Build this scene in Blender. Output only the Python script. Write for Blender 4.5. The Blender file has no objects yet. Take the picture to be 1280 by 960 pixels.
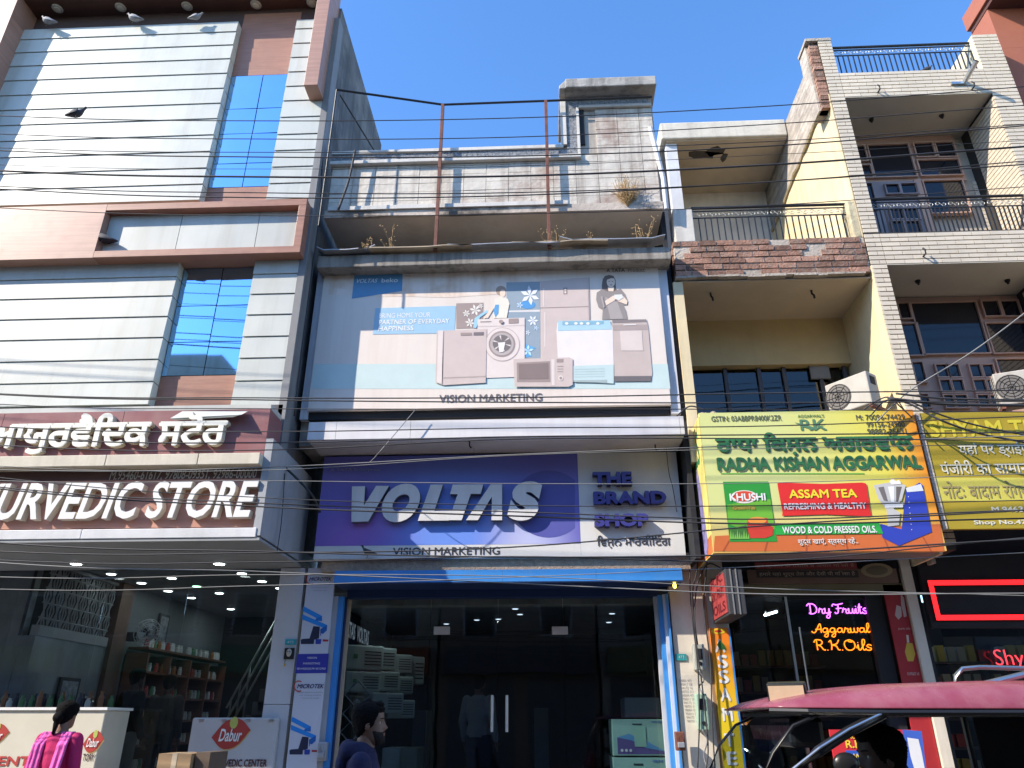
import bpy, bmesh, math, random
from mathutils import Vector, Matrix
random.seed(7)
SC = bpy.context.scene
COL = SC.collection
R = math.radians
# ---------------------------------------------------------------- camera
F, PITCH, YAW, CAMZ = 925.0, R(24.6), R(2.55), 1.55
cam = bpy.data.cameras.new('camera'); cam_o = bpy.data.objects.new('camera', cam); COL.objects.link(cam_o)
cam.sensor_width = 36; cam.lens = 36*F/1280; cam.clip_start = .05; cam.clip_end = 2000
cam_o.location = (0, 0, CAMZ); cam_o.rotation_euler = (R(90)+PITCH, 0, YAW)
SC.camera = cam_o
# ---------------------------------------------------------------- sky and sun
SUN = Vector((-1.8, -1.0, 1.58)).normalized()
w = bpy.data.worlds.new('World'); SC.world = w; w.use_nodes = True
nt = w.node_tree; bg = nt.nodes['Background']
sky = nt.nodes.new('ShaderNodeTexSky'); sky.sky_type = 'NISHITA'; sky.sun_disc = False
sky.sun_elevation = math.asin(SUN.z); sky.sun_rotation = math.atan2(SUN.x, SUN.y)
sky.air_density = 1.0; sky.dust_density = .3; sky.ozone_density = 3.0
hs = nt.nodes.new('ShaderNodeHueSaturation'); hs.inputs['Saturation'].default_value = 1.2; hs.inputs['Hue'].default_value = .504
nt.links.new(sky.outputs[0], hs.inputs['Color']); nt.links.new(hs.outputs[0], bg.inputs[0])
bg.inputs[1].default_value = .15
sl = bpy.data.lights.new('sun', 'SUN'); sl.energy = 3.0; sl.angle = R(.5); sl.color = (1, .90, .77)
so = bpy.data.objects.new('sun', sl); COL.objects.link(so); so.location = SUN*30
so.rotation_euler = (-SUN).to_track_quat('-Z', 'Y').to_euler()
SC.view_settings.view_transform = 'Standard'; SC.view_settings.look = 'None'
SC.view_settings.exposure = 1.42; SC.view_settings.gamma = 1
# ---------------------------------------------------------------- pixel of the photograph -> point on a plane of the place
_fw = Vector((-math.sin(YAW)*math.cos(PITCH), math.cos(YAW)*math.cos(PITCH), math.sin(PITCH)))
_rt = Vector((math.cos(YAW), math.sin(YAW), 0)); _up = _rt.cross(_fw)
def ray(px, py): return _rt*((px-640)/F) + _up*((480-py)/F) + _fw
def at(px, py, Y):
    d = ray(px, py); t = Y/d.y; return (d.x*t, CAMZ+d.z*t)
def fx(px, py, Y): return at(px, py, Y)[0]
def fz(px, py, Y): return at(px, py, Y)[1]
def onX(px, py, X):
    d = ray(px, py); t = X/d.x; return (d.y*t, CAMZ+d.z*t)
# ---------------------------------------------------------------- mesh collector and objects
WL = {}
class MB:
    def __init__(s): s.v = []; s.f = []; s.m = []; s.k = 0
    def mi(s, k): s.k = k; return s
    def add(s, vs, fs):
        n = len(s.v); s.v += [tuple(v) for v in vs]
        for f in fs: s.f.append([n+i for i in f]); s.m.append(s.k)
        return s
    def box(s, x0, x1, y0, y1, z0, z1):
        if x1 < x0: x0, x1 = x1, x0
        if y1 < y0: y0, y1 = y1, y0
        if z1 < z0: z0, z1 = z1, z0
        v = [(x0,y0,z0),(x1,y0,z0),(x1,y1,z0),(x0,y1,z0),(x0,y0,z1),(x1,y0,z1),(x1,y1,z1),(x0,y1,z1)]
        return s.add(v, [(0,3,2,1),(4,5,6,7),(0,1,5,4),(1,2,6,5),(2,3,7,6),(3,0,4,7)])
    def prism(s, pts, y0, y1):               # polygon in XZ, extruded along Y
        n = len(pts); a = sum(pts[i][0]*pts[(i+1)%n][1]-pts[(i+1)%n][0]*pts[i][1] for i in range(n))
        if a < 0: pts = pts[::-1]
        v = [(p[0], y0, p[1]) for p in pts]+[(p[0], y1, p[1]) for p in pts]
        fs = [list(range(n)), list(range(2*n-1, n-1, -1))]
        fs += [(i, i+n, (i+1)%n+n, (i+1)%n) for i in range(n)]
        return s.add(v, fs)
    def prismx(s, pts, x0, x1):              # polygon in YZ, extruded along X
        n = len(pts)
        v = [(x0, p[0], p[1]) for p in pts]+[(x1, p[0], p[1]) for p in pts]
        fs = [list(range(n)), list(range(2*n-1, n-1, -1))]+[(i, i+n, (i+1)%n+n, (i+1)%n) for i in range(n)]
        return s.add(v, fs)
    def flat(s, pts, y):                     # flat polygon facing the street
        n = len(pts); a = sum(pts[i][0]*pts[(i+1)%n][1]-pts[(i+1)%n][0]*pts[i][1] for i in range(n))
        if a < 0: pts = pts[::-1]
        return s.add([(p[0], y, p[1]) for p in pts], [list(range(n))])
    def tube(s, pts, r, n=6, caps=True):
        pts = [Vector(p) for p in pts]; base = len(s.v); N = len(pts)
        rs = r if isinstance(r, (list, tuple)) else [r]*N
        for i, p in enumerate(pts):
            d = (pts[min(i+1, N-1)]-pts[max(i-1, 0)]).normalized()
            u = d.cross(Vector((0, 0, 1)) if abs(d.z) < .9 else Vector((1, 0, 0))).normalized(); q = d.cross(u)
            for k in range(n):
                a = 2*math.pi*k/n; s.v.append(tuple(p+(u*math.cos(a)+q*math.sin(a))*rs[i]))
        for i in range(N-1):
            for k in range(n):
                a = base+i*n+k; b = base+i*n+(k+1) % n
                s.f.append([a, b, b+n, a+n]); s.m.append(s.k)
        if caps:
            s.f.append([base+k for k in range(n)][::-1]); s.m.append(s.k)
            s.f.append([base+(N-1)*n+k for k in range(n)]); s.m.append(s.k)
        return s
    def lathe(s, prof, c, axis='z', n=16):   # prof: (r, h)
        base = len(s.v)
        for r_, h in prof:
            for k in range(n):
                a = 2*math.pi*k/n; x, y = r_*math.cos(a), r_*math.sin(a)
                p = (x, y, h) if axis == 'z' else ((x, -h, y) if axis == 'y' else (h, x, y))
                s.v.append((c[0]+p[0], c[1]+p[1], c[2]+p[2]))
        for i in range(len(prof)-1):
            for k in range(n):
                a = base+i*n+k; b = base+i*n+(k+1) % n
                s.f.append([a, b, b+n, a+n]); s.m.append(s.k)
        s.f.append([base+k for k in range(n)][::-1]); s.m.append(s.k)
        s.f.append([base+(len(prof)-1)*n+k for k in range(n)]); s.m.append(s.k)
        return s
    def ell(s, c, r, n=12, m=8):
        base = len(s.v)
        for i in range(m+1):
            t = math.pi*i/m
            for k in range(n):
                a = 2*math.pi*k/n
                s.v.append((c[0]+r[0]*math.sin(t)*math.cos(a), c[1]+r[1]*math.sin(t)*math.sin(a), c[2]+r[2]*math.cos(t)))
        for i in range(m):
            for k in range(n):
                a = base+i*n+k; b = base+i*n+(k+1) % n
                s.f.append([a, a+n, b+n, b]); s.m.append(s.k)
        return s
    def build(s, name, mat, parent=None, smooth=False, bevel=0, **kw):
        return obj(name, s.mesh(name, mat, smooth), mat, parent, bevel=bevel, **kw)
    def mesh(s, name, mat, smooth=False):
        xs = [v[0] for v in s.v]; ys = [v[1] for v in s.v]; zs = [v[2] for v in s.v]
        o = Vector(((min(xs)+max(xs))/2, (min(ys)+max(ys))/2, min(zs)))
        me = bpy.data.meshes.new(name); me.from_pydata([tuple(Vector(v)-o) for v in s.v], [], s.f)
        for m in (mat if isinstance(mat, (list, tuple)) else [mat]): me.materials.append(m)
        me.polygons.foreach_set('material_index', s.m)
        if smooth: me.polygons.foreach_set('use_smooth', [True]*len(me.polygons))
        bm = bmesh.new(); bm.from_mesh(me)
        if kwclean(s): bmesh.ops.recalc_face_normals(bm, faces=bm.faces)
        bm.to_mesh(me); bm.free()
        me['o'] = tuple(o); return me
def kwclean(s): return not getattr(s, 'keep', False)
def obj(name, me, mat=None, parent=None, loc=None, bevel=0, label=None, kind=None):
    o = bpy.data.objects.new(name, me); COL.objects.link(o)
    wl = Vector(loc if loc is not None else (me['o'] if 'o' in me else (0, 0, 0)))
    WL[o] = wl
    if parent is not None: o.parent = parent; o.location = wl-WL[parent]
    else: o.location = wl
    if bevel:
        b = o.modifiers.new('bevel', 'BEVEL'); b.width = bevel; b.segments = 2; b.limit_method = 'ANGLE'
    if label: o['label'] = label
    if kind: o['kind'] = kind
    return o
def tag(o, label, cat, group=None):
    o['label'] = label; o['category'] = cat
    if group: o['group'] = group
    return o
def thing(name, label, cat, loc, group=None):
    o = bpy.data.objects.new(name, None); COL.objects.link(o); o.empty_display_size = .2
    o.location = loc; WL[o] = Vector(loc); return tag(o, label, cat, group)
def struct(o): o['kind'] = 'structure'; return o
def copy_tree(o, loc=None, parent=None, rotz=None, scale=None):
    c = o.copy(); COL.objects.link(c)
    if parent is not None: c.parent = parent
    if loc is not None: c.location = loc
    if rotz is not None: c.rotation_euler.z = rotz
    if scale is not None: c.scale = (scale,)*3
    WL[c] = Vector(c.location)
    for ch in list(KIDS.get(o, o.children)): copy_tree(ch, None, c)
    return c
KIDS = {}
# ---------------------------------------------------------------- materials
def M(name, col, rough=.6, metal=0., var=.12, scale=3., bump=.08, bscale=40., streak=0., dirt=(.06, .05, .04), grain=None, rnd=0., spec=.4,
      patch=0., patchcol=(.1, .09, .08), pscale=1.2, emit=0., alpha=1.):
    m = bpy.data.materials.new(name); m.use_nodes = True; t = m.node_tree; N = t.nodes; L = t.links
    b = N['Principled BSDF']; b.inputs['Roughness'].default_value = rough; b.inputs['Metallic'].default_value = metal
    b.inputs['Specular IOR Level'].default_value = spec
    def mixn(kind, fac, a, bb):
        x = N.new('ShaderNodeMix'); x.data_type = 'RGBA'; x.blend_type = kind
        for i, vv in ((0, fac), (6, a), (7, bb)):
            if hasattr(vv, 'links') or hasattr(vv, 'is_linked'): L.new(vv, x.inputs[i])
            else: x.inputs[i].default_value = vv if i == 0 else (tuple(vv)+(1,) if len(vv) == 3 else vv)
        return x.outputs[2]
    geo = N.new('ShaderNodeNewGeometry'); pos = geo.outputs['Position']
    def noise(sc, vec=None, det=4., ro=.6, mapsc=None):
        n = N.new('ShaderNodeTexNoise'); n.inputs['Scale'].default_value = sc; n.inputs['Detail'].default_value = det; n.inputs['Roughness'].default_value = ro
        src = vec or pos
        if mapsc:
            mp = N.new('ShaderNodeMapping'); mp.inputs['Scale'].default_value = mapsc; L.new(src, mp.inputs[0]); src = mp.outputs[0]
        L.new(src, n.inputs['Vector']); return n.outputs['Fac']
    def ramp(f, a, bb, ca, cb):
        r = N.new('ShaderNodeMapRange'); r.inputs[1].default_value = a; r.inputs[2].default_value = bb; r.inputs[3].default_value = ca; r.inputs[4].default_value = cb
        L.new(f, r.inputs[0]); return r.outputs[0]
    c = tuple(col)+(1,)
    if var:
        f = ramp(noise(scale), .25, .75, 1-var, 1+var)
        cc = N.new('ShaderNodeCombineColor'); [L.new(f, cc.inputs[i]) for i in range(3)]
        c = mixn('MULTIPLY', 1., c, cc.outputs[0])
    if grain:
        f = ramp(noise(grain[0], mapsc=grain[1], det=5), .3, .7, 1-grain[2], 1+grain[2])
        cc = N.new('ShaderNodeCombineColor'); [L.new(f, cc.inputs[i]) for i in range(3)]
        c = mixn('MULTIPLY', 1., c, cc.outputs[0])
    if rnd:
        oi = N.new('ShaderNodeObjectInfo'); f = ramp(oi.outputs['Random'], 0, 1, 1-rnd, 1+rnd)
        cc = N.new('ShaderNodeCombineColor'); [L.new(f, cc.inputs[i]) for i in range(3)]
        c = mixn('MULTIPLY', 1., c, cc.outputs[0])
    if patch:
        f = ramp(noise(pscale, det=6, ro=.65), .5, .62, 0, patch); c = mixn('MIX', f, c, patchcol)
    if streak:
        f = ramp(noise(1., mapsc=(7, 7, .5), det=5), .48, .75, 0, streak); c = mixn('MIX', f, c, dirt)
    if hasattr(c, 'is_linked'): L.new(c, b.inputs['Base Color'])
    else: b.inputs['Base Color'].default_value = c
    if bump:
        bn = N.new('ShaderNodeBump'); bn.inputs['Strength'].default_value = bump; bn.inputs['Distance'].default_value = .02
        L.new(noise(bscale, det=5), bn.inputs['Height']); L.new(bn.outputs[0], b.inputs['Normal'])
        rr = ramp(noise(scale*2.3), .2, .8, max(0.02, rough-.12), min(1, rough+.12)); L.new(rr, b.inputs['Roughness'])
    if emit:
        b.inputs['Emission Color'].default_value = tuple(col)+(1,); b.inputs['Emission Strength'].default_value = emit
    return m
def PR(name, col, rough=.5): return M(name, col, rough, var=.06, bump=0, scale=6)
def EM(name, col, s): 
    m = bpy.data.materials.new(name); m.use_nodes = True; b = m.node_tree.nodes['Principled BSDF']
    b.inputs['Base Color'].default_value = tuple(col)+(1,); b.inputs['Emission Color'].default_value = tuple(col)+(1,); b.inputs['Emission Strength'].default_value = s
    return m
def GL(name, tintc=(.8, .87, .9), refl=1.0, rough=.02, ior=1.5):
    m = bpy.data.materials.new(name); m.use_nodes = True; t = m.node_tree; N = t.nodes; L = t.links
    N.remove(N['Principled BSDF']); out = N['Material Output']
    tr = N.new('ShaderNodeBsdfTransparent'); tr.inputs[0].default_value = tuple(tintc)+(1,)
    gl = N.new('ShaderNodeBsdfGlossy'); gl.inputs['Roughness'].default_value = rough; gl.inputs[0].default_value = (refl, refl, refl, 1)
    fr = N.new('ShaderNodeFresnel'); fr.inputs[0].default_value = ior
    geo = N.new('ShaderNodeNewGeometry'); n = N.new('ShaderNodeTexNoise'); n.inputs['Scale'].default_value = 1.3
    bp = N.new('ShaderNodeBump'); bp.inputs['Strength'].default_value = .03; bp.inputs['Distance'].default_value = .05
    L.new(geo.outputs['Position'], n.inputs['Vector']); L.new(n.outputs['Fac'], bp.inputs['Height']); L.new(bp.outputs[0], gl.inputs['Normal'])
    inv = N.new('ShaderNodeMath'); inv.operation = 'SUBTRACT'; inv.inputs[0].default_value = 1; L.new(geo.outputs['Backfacing'], inv.inputs[1])
    ml_ = N.new('ShaderNodeMath'); ml_.operation = 'MULTIPLY'; L.new(fr.outputs[0], ml_.inputs[0]); L.new(inv.outputs[0], ml_.inputs[1])
    mx = N.new('ShaderNodeMixShader'); L.new(ml_.outputs[0], mx.inputs[0]); L.new(tr.outputs[0], mx.inputs[1]); L.new(gl.outputs[0], mx.inputs[2])
    L.new(mx.outputs[0], out.inputs[0]); return m
cream = M('cream cladding', (.50, .515, .47), .42, var=.08, scale=1.2, bump=.05, bscale=3, streak=.45, dirt=(.36, .35, .28), rnd=.05)
cream_edge = M('cream cladding edge', (.60, .62, .54), .5, var=.06, bump=0)
gapdark = M('joint', (.035, .035, .03), .9, var=0, bump=0)
woodacp = M('wood print cladding', (.40, .225, .165), .4, var=.06, scale=2, bump=.02, bscale=5, grain=(1., (.8, .8, 26), .16), streak=.25, dirt=(.30, .20, .15))
woodacp2 = M('wood print cladding vertical', (.34, .165, .11), .42, var=.06, bump=.02, bscale=5, grain=(1., (2, 2, 30), .14), streak=.15, dirt=(.27, .15, .11))
maroon = M('maroon cladding', (.27, .115, .115), .35, var=.08, scale=2, bump=.02, grain=(1., (1, 1, 22), .1), streak=.25, dirt=(.33, .2, .17))
salmon = M('salmon cladding', (.50, .26, .20), .4, var=.06, bump=.02, grain=(1., (1, 1, 24), .14), streak=.15, dirt=(.36, .2, .16))
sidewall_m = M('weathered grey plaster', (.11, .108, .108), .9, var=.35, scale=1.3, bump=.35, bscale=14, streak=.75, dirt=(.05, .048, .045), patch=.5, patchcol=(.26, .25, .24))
plaster = M('stained plaster', (.5, .44, .36), .85, var=.12, scale=2, bump=.3, bscale=25, streak=.35, dirt=(.12, .10, .085), patch=.55, patchcol=(.22, .18, .14), pscale=1.6)
plaster_l = M('grey white plaster', (.56, .52, .47), .8, var=.1, bump=.15, bscale=25, streak=.3, dirt=(.25, .22, .19))
soffit_m = M('soffit plaster', (.60, .53, .45), .85, var=.1, bump=.12, bscale=20, patch=.35, patchcol=(.33, .27, .22), pscale=.9)
black_m = M('black painted metal', (.02, .02, .022), .45, var=.1, bump=0)
rust = M('rusty brown metal', (.16, .06, .04), .7, var=.3, scale=9, bump=.1)
steel = M('brushed steel', (.62, .62, .6), .3, metal=1., var=.06, bump=0)
white_m = M('white powder coat', (.78, .78, .76), .4, var=.04, bump=.02, streak=.08, dirt=(.4, .38, .34))
white_dirty = M('white dirty panel', (.62, .62, .63), .55, var=.08, bump=.04, streak=.3, dirt=(.36, .34, .32))
dark_m = M('dark interior', (.02, .021, .024), .8, var=.2, bump=0)
# ---------------------------------------------------------------- lettering
def tmesh(s, bold=0., shear=0., res=3, space=1.):
    c = bpy.data.curves.new('t', 'FONT'); c.body = s; c.resolution_u = res; c.offset = bold; c.shear = shear; c.space_character = space
    o = bpy.data.objects.new('t', c); me = bpy.data.meshes.new_from_object(o)
    v = [(a.co.x, a.co.y) for a in me.vertices]; f = [tuple(p.vertices) for p in me.polygons]
    bpy.data.objects.remove(o); bpy.data.meshes.remove(me); bpy.data.curves.remove(c)
    return v, f
def quad_map(q):          # unit square -> plane XZ; q = (x0, x1, z0, z1)
    return lambda u, t: (q[0]+(q[1]-q[0])*u, q[2]+(q[3]-q[2])*t)
def rect(x0, y0, x1, y1, Y):   # pixel box -> X0, X1, Z0, Z1 (verticals kept plumb)
    return (fx(x0, (y0+y1)/2, Y), fx(x1, (y0+y1)/2, Y), fz((x0+x1)/2, y1, Y), fz((x0+x1)/2, y0, Y))
def put_text(mb, s, q, y, bold=0., shear=0., res=3, thick=0., fit=None, space=1.):
    v, f = tmesh(s, min(bold, 0), shear, res, space); B_ = max(bold, 0)
    xs = [a[0] for a in v]; ys = [a[1] for a in v]; x0, x1, y0, y1 = min(xs)-B_, max(xs)+B_, min(ys)-B_, max(ys)+B_
    for k, (dx, dy) in enumerate(((0, 0), (B_, 0), (-B_, 0), (.5*B_, B_), (-.5*B_, -B_)) if B_ else ((0, 0),)):
        solid(mb, [(q[0]+(q[1]-q[0])*(a[0]+dx-x0)/(x1-x0), q[2]+(q[3]-q[2])*(a[1]+dy-y0)/(y1-y0)) for a in v], f, y-.0003*k, thick)
def solid(mb, pts, f, y, thick):
    n = len(pts)
    if not thick: mb.add([(p[0], y, p[1]) for p in pts], f); return
    vs = [(p[0], y-thick, p[1]) for p in pts]+[(p[0], y, p[1]) for p in pts]
    ed = {}
    for q in f:
        for i in range(len(q)):
            a, b = q[i], q[(i+1) % len(q)]
            if (b, a) in ed: del ed[(b, a)]
            else: ed[(a, b)] = 1
    k0 = mb.k
    mb.add(vs, list(f)); 
    if hasattr(mb, 'side'): mb.k = mb.side
    mb.add([], []); base = len(mb.v)-2*n
    for a, b in ed: mb.f.append([base+a, base+a+n, base+b+n, base+b]); mb.m.append(mb.k)
    mb.k = k0
def letters(s, q, y, thick, mats, parent, bold=0., shear=0., res=3, name='letter', space=1.):
    fv, _ = tmesh(s, bold, shear, res, space); xs = [a[0] for a in fv]; ys = [a[1] for a in fv]
    x0, x1, y0, y1 = min(xs), max(xs), min(ys), max(ys)
    for i, ch in enumerate(s):
        if ch == ' ': continue
        v, f = tmesh(ch, bold, shear, res, space)
        if not v: continue
        pv, _ = tmesh(s[:i+1], bold, shear, res, space)
        off = max(a[0] for a in pv)-max(a[0] for a in v)
        if i and 'ਾ' <= ch <= '੍' : pass
        mb = MB(); mb.side = 1; mb.keep = True
        pts = [(q[0]+(q[1]-q[0])*(a[0]+off-x0)/(x1-x0), q[2]+(q[3]-q[2])*(a[1]-y0)/(y1-y0)) for a in v]
        solid(mb, pts, f, y, thick); mb.build(name, mats, parent)
def glyphs(s):
    """glyph by glyph outline of an Indic string (marks typed in visual order)"""
    bar = max(a[0] for a in tmesh('|')[0]); out = []
    for i, ch in enumerate(s):
        if ch == ' ': continue
        v, f = tmesh(ch, 0, 0, {'ਲ': 4, 'ਧ': 2}.get(ch, 3)); off = max(a[0] for a in tmesh(s[:i]+'|')[0])-bar
        out.append((i, [(a[0]+off, a[1]) for a in v], f))
    return out
def indic(mb_for, s, q, y, thick, fat=0.):
    gl = glyphs(s); xs = [a[0] for g in gl for a in g[1]]; ys = [a[1] for g in gl for a in g[1]]
    x0, x1, y0, y1 = min(xs)-fat, max(xs)+fat, min(ys)-fat, max(ys)+fat
    for i, v, f in gl:
        mb = mb_for(i)
        for k, (dx, dz) in enumerate(((0, 0), (fat, 0), (-fat, 0), (0, fat), (0, -fat), (.7*fat, .7*fat), (-.7*fat, -.7*fat)) if fat else ((0, 0),)):
            solid(mb, [(q[0]+(q[1]-q[0])*(a[0]+dx-x0)/(x1-x0), q[2]+(q[3]-q[2])*(a[1]+dz-y0)/(y1-y0)) for a in v], f, y-.0006*k, thick)
def clusters(words, q, y, thick, mats, parent, fat=.03):
    s = ''.join(words); own = {}; mbs = []; i = 0
    for wd in words:
        m = MB(); m.side = 1; m.keep = True; mbs.append(m)
        for _ in wd: own[i] = m; i += 1
    indic(lambda i: own[i], s, q, y, thick, fat)
    for m in mbs:
        if m.v: m.build('letter', mats, parent)
# ---------------------------------------------------------------- ground
asphalt = M('asphalt', (.055, .053, .05), .85, var=.25, scale=1.5, bump=.4, bscale=90)
paver = M('concrete pavement', (.26, .245, .22), .85, var=.2, scale=2, bump=.25, bscale=40, patch=.4, patchcol=(.12, .11, .1))
struct(MB().add([(-400, -400, 0), (400, -400, 0), (400, 400, 0), (-400, 400, 0)], [(0, 1, 2, 3)]).build('ground', M('dusty ground', (.2, .17, .13), .95, scale=.3, bump=.2), None))
struct(MB().add([(-60, -4.6, .004), (60, -4.6, .004), (60, 6.2, .004), (-60, 6.2, .004)], [(0, 1, 2, 3)]).build('road', asphalt))
struct(MB().box(-60, 60, 6.2, 14.5, -.3, .13).build('pavement', paver))
struct(MB().box(-60, 60, -6.9, -4.6, -.3, .13).build('pavement_opposite', paver))
mb = MB()
for i in range(40): mb.box(-30+i*1.5, -30+i*1.5+.7, .72, .84, .004, .008)
struct(mb.build('lane_marking', M('worn road paint', (.7, .7, .66), .7, patch=.6, patchcol=(.1, .1, .1), pscale=8)))
# ---------------------------------------------------------------- LEFT BUILDING
YG, YP, YL, YS = 7.97, 7.82, 7.66, 7.40
LX = -3.07
LB = thing('clad_building', 'tall building clad in cream boards and brown wood-look panels over the ayurvedic store', 'building', (-6, 9.5, .13))
KID = LB
px_r = -4.56; pxl_r = -4.64
cx0 = fx(371, 24, YP); cx1 = LX; finx0, finx1 = fx(385, 100, YL), fx(402, 100, YL)
lfx1 = fx(34, 36, YP)
# core behind the cladding
MB().box(-9.5, LX-.004, 8.05, 10.95, 4.7, 7.2).build('wall', sidewall_m, LB)
MB().box(lfx1-.4, LX-.004, 8.05, 10.95, 7.201, 11.7).build('wall', sidewall_m, LB)
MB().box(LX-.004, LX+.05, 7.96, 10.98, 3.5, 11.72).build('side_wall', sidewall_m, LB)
mb = MB()
for (a, b) in (((448, 60), (470, 130)), ((425, 112), (470, 120))): pass
mb.build('x', black_m) if mb.v else None
def boards(x0, x1, zs, yf, mats, parent, ret=True):
    for i in range(len(zs)-1):
        zt, zb = zs[i], zs[i+1]
        m = MB()
        # lapped board: lower edge proud, little shadow gap under it
        yy = yf
        m.mi(0).add([(x0, yy, zb+.012), (x1, yy, zb+.012), (x1, yy+.012, zt), (x0, yy+.012, zt)], [(0, 1, 2, 3)])
        m.mi(1).add([(x0, yy, zb+.012), (x0, yf+.17, zb+.012), (x1, yf+.17, zb+.012), (x1, yy, zb+.012)], [(0, 1, 2, 3)])
        m.mi(1).add([(x1, yy, zb+.012), (x1, yf+.17, zb+.012), (x1, yf+.17, zt), (x1, yy+.012, zt)], [(0, 1, 2, 3)])
        m.mi(1).add([(x0, yy, zb+.012), (x0, yy+.012, zt), (x0, yf+.17, zt), (x0, yf+.17, zb+.012)], [(0, 1, 2, 3)])
        m.mi(1).add([(x0, yy+.012, zt), (x1, yy+.012, zt), (x1, yf+.17, zt), (x0, yf+.17, zt)], [(0, 1, 2, 3)])
        m.build('cladding_board', mats, parent)
CM = [cream, cream_edge]
def zrow(ys, px, Y): return [fz(px, y, Y) for y in ys]
up_z = zrow([31.6, 44.7, 61, 78, 96, 114.5, 133, 152, 172, 192.5, 213, 233, 253], 155, YP)
boards(lfx1-.06, px_r, up_z, YP, CM, LB)
lo_z = zrow([325.5, 348.5, 372.5, 398, 424, 451, 478.5, 507.5], 103, YP)
boards(-9.2, pxl_r, lo_z, YP, CM, LB)
cu_z = zrow([24, 36, 54, 71.5, 89.5, 107.5, 125.5, 146, 167.5, 187.5, 208, 228.5, 249], 372, YP)
boards(cx0, cx1, cu_z, YP, CM, LB)
cl_z = zrow([320, 342.7, 367.7, 393.5, 420.7, 447.5, 476, 508], 330, YP)
boards(cx0-.0, cx1, cl_z, YP, CM, LB)
m = MB().box(lfx1-.04, px_r-.01, YP+.06, 8.04, up_z[-1], up_z[0]-.01).box(-9.2, pxl_r-.01, YP+.06, 8.04, lo_z[-1], lo_z[0]-.01)
m.box(cx0+.01, cx1-.01, YP+.06, 8.04, cu_z[-1], cu_z[0]-.01).box(cx0+.01, cx1-.01, YP+.06, 8.04, cl_z[-1], cl_z[0]-.01)
m.build('cladding_rail', gapdark, LB, kind='stuff')
# recess between the two clad fields: wood, glazing, wood
wz = [fz(320, y, YG) for y in (18, 95, 234, 254)]
MB().box(px_r+.003, cx0-.003, YG-.01, 8.04, wz[1]+.003, wz[0]).build('wood_panel', woodacp2, LB)
MB().box(px_r+.003, cx0-.003, YG-.01, 8.04, wz[3], wz[2]-.003).build('wood_panel', woodacp2, LB)
lz = [fz(250, y, YG) for y in (322, 336, 470, 512)]
MB().box(pxl_r+.003, cx0-.003, YG-.01, 8.04, lz[3], lz[2]-.003).build('wood_panel', woodacp2, LB)
MB().box(pxl_r+.003, cx0-.003, YG-.01, 8.04, lz[1]+.003, lz[0]+.3).build('wood_panel', dark_m, LB)  # dark panel put in for the ledge's shade above the panes
blueglass = M('blue reflective glazing', (.34, .60, .88), .03, metal=1., var=.03, bump=0)
def glazing(x0, x1, z0, z1, zs, parent):
    g = MB().box(x0, x1, YG-.002, YG+.03, z0, z1).build('window', black_m, parent)
    xm = (x0+x1)/2+.03
    zz = [z0]+zs+[z1]; r = random.Random(3)
    for i in range(len(zz)-1):
        for a, b in ((x0+.004, xm-.006), (xm+.006, x1-.004)):
            tx, tz = r.uniform(-.003, .003), r.uniform(-.003, .003)
            y = YG-.012
            m = MB().add([(a, y+tx, zz[i]+.006), (b, y-tx, zz[i]+.006), (b, y-tx+tz, zz[i+1]-.006), (a, y+tx+tz, zz[i+1]-.006)], [(0, 1, 2, 3)])
            m.build('pane', blueglass, g)
glazing(px_r+.01, cx0-.01, wz[2], wz[1], [fz(300, y, YG) for y in (205, 168, 137)], LB)
glazing(pxl_r+.01, cx0-.01, lz[2], lz[1], [fz(250, y, YG) for y in (428, 383)], LB)
# ledge: wood band on the left, open frame on the right
z1, z0 = fz(255, 252, YL), fz(190, 320, YL); fxl, fxr = fx(126, 285, YL), fx(379, 285, YL)
b = .1
MB().box(-9.2, fxl, YL, YP+.1, z0, z1).build('ledge_panel', woodacp, LB)
fr = MB()
fr.box(fxl+.003, fxr, YL, YP+.16, z1-b, z1); fr.box(fxl+.003, fxr, YL, YP+.16, z0, z0+b); fr.box(fxr-b, fxr, YL+.002, YP+.16, z0+b, z1-b)
fr.build('ledge_frame', woodacp2, LB, bevel=.004)
ex = [fxl+.003, fx(225, 285, YL+.12), fx(322, 285, YL+.12), fxr-b-.003]
for i in range(3): MB().box(ex[i]+.004, ex[i+1]-.004, YL+.12, YL+.2, z0+b+.003, z1-b-.003).build('inset_panel', cream, LB)
MB().box(fxl, fxr-.02, YL+.205, YP+.1, z0+.02, z1-.02).build('inset_backing', gapdark, LB)
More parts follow.
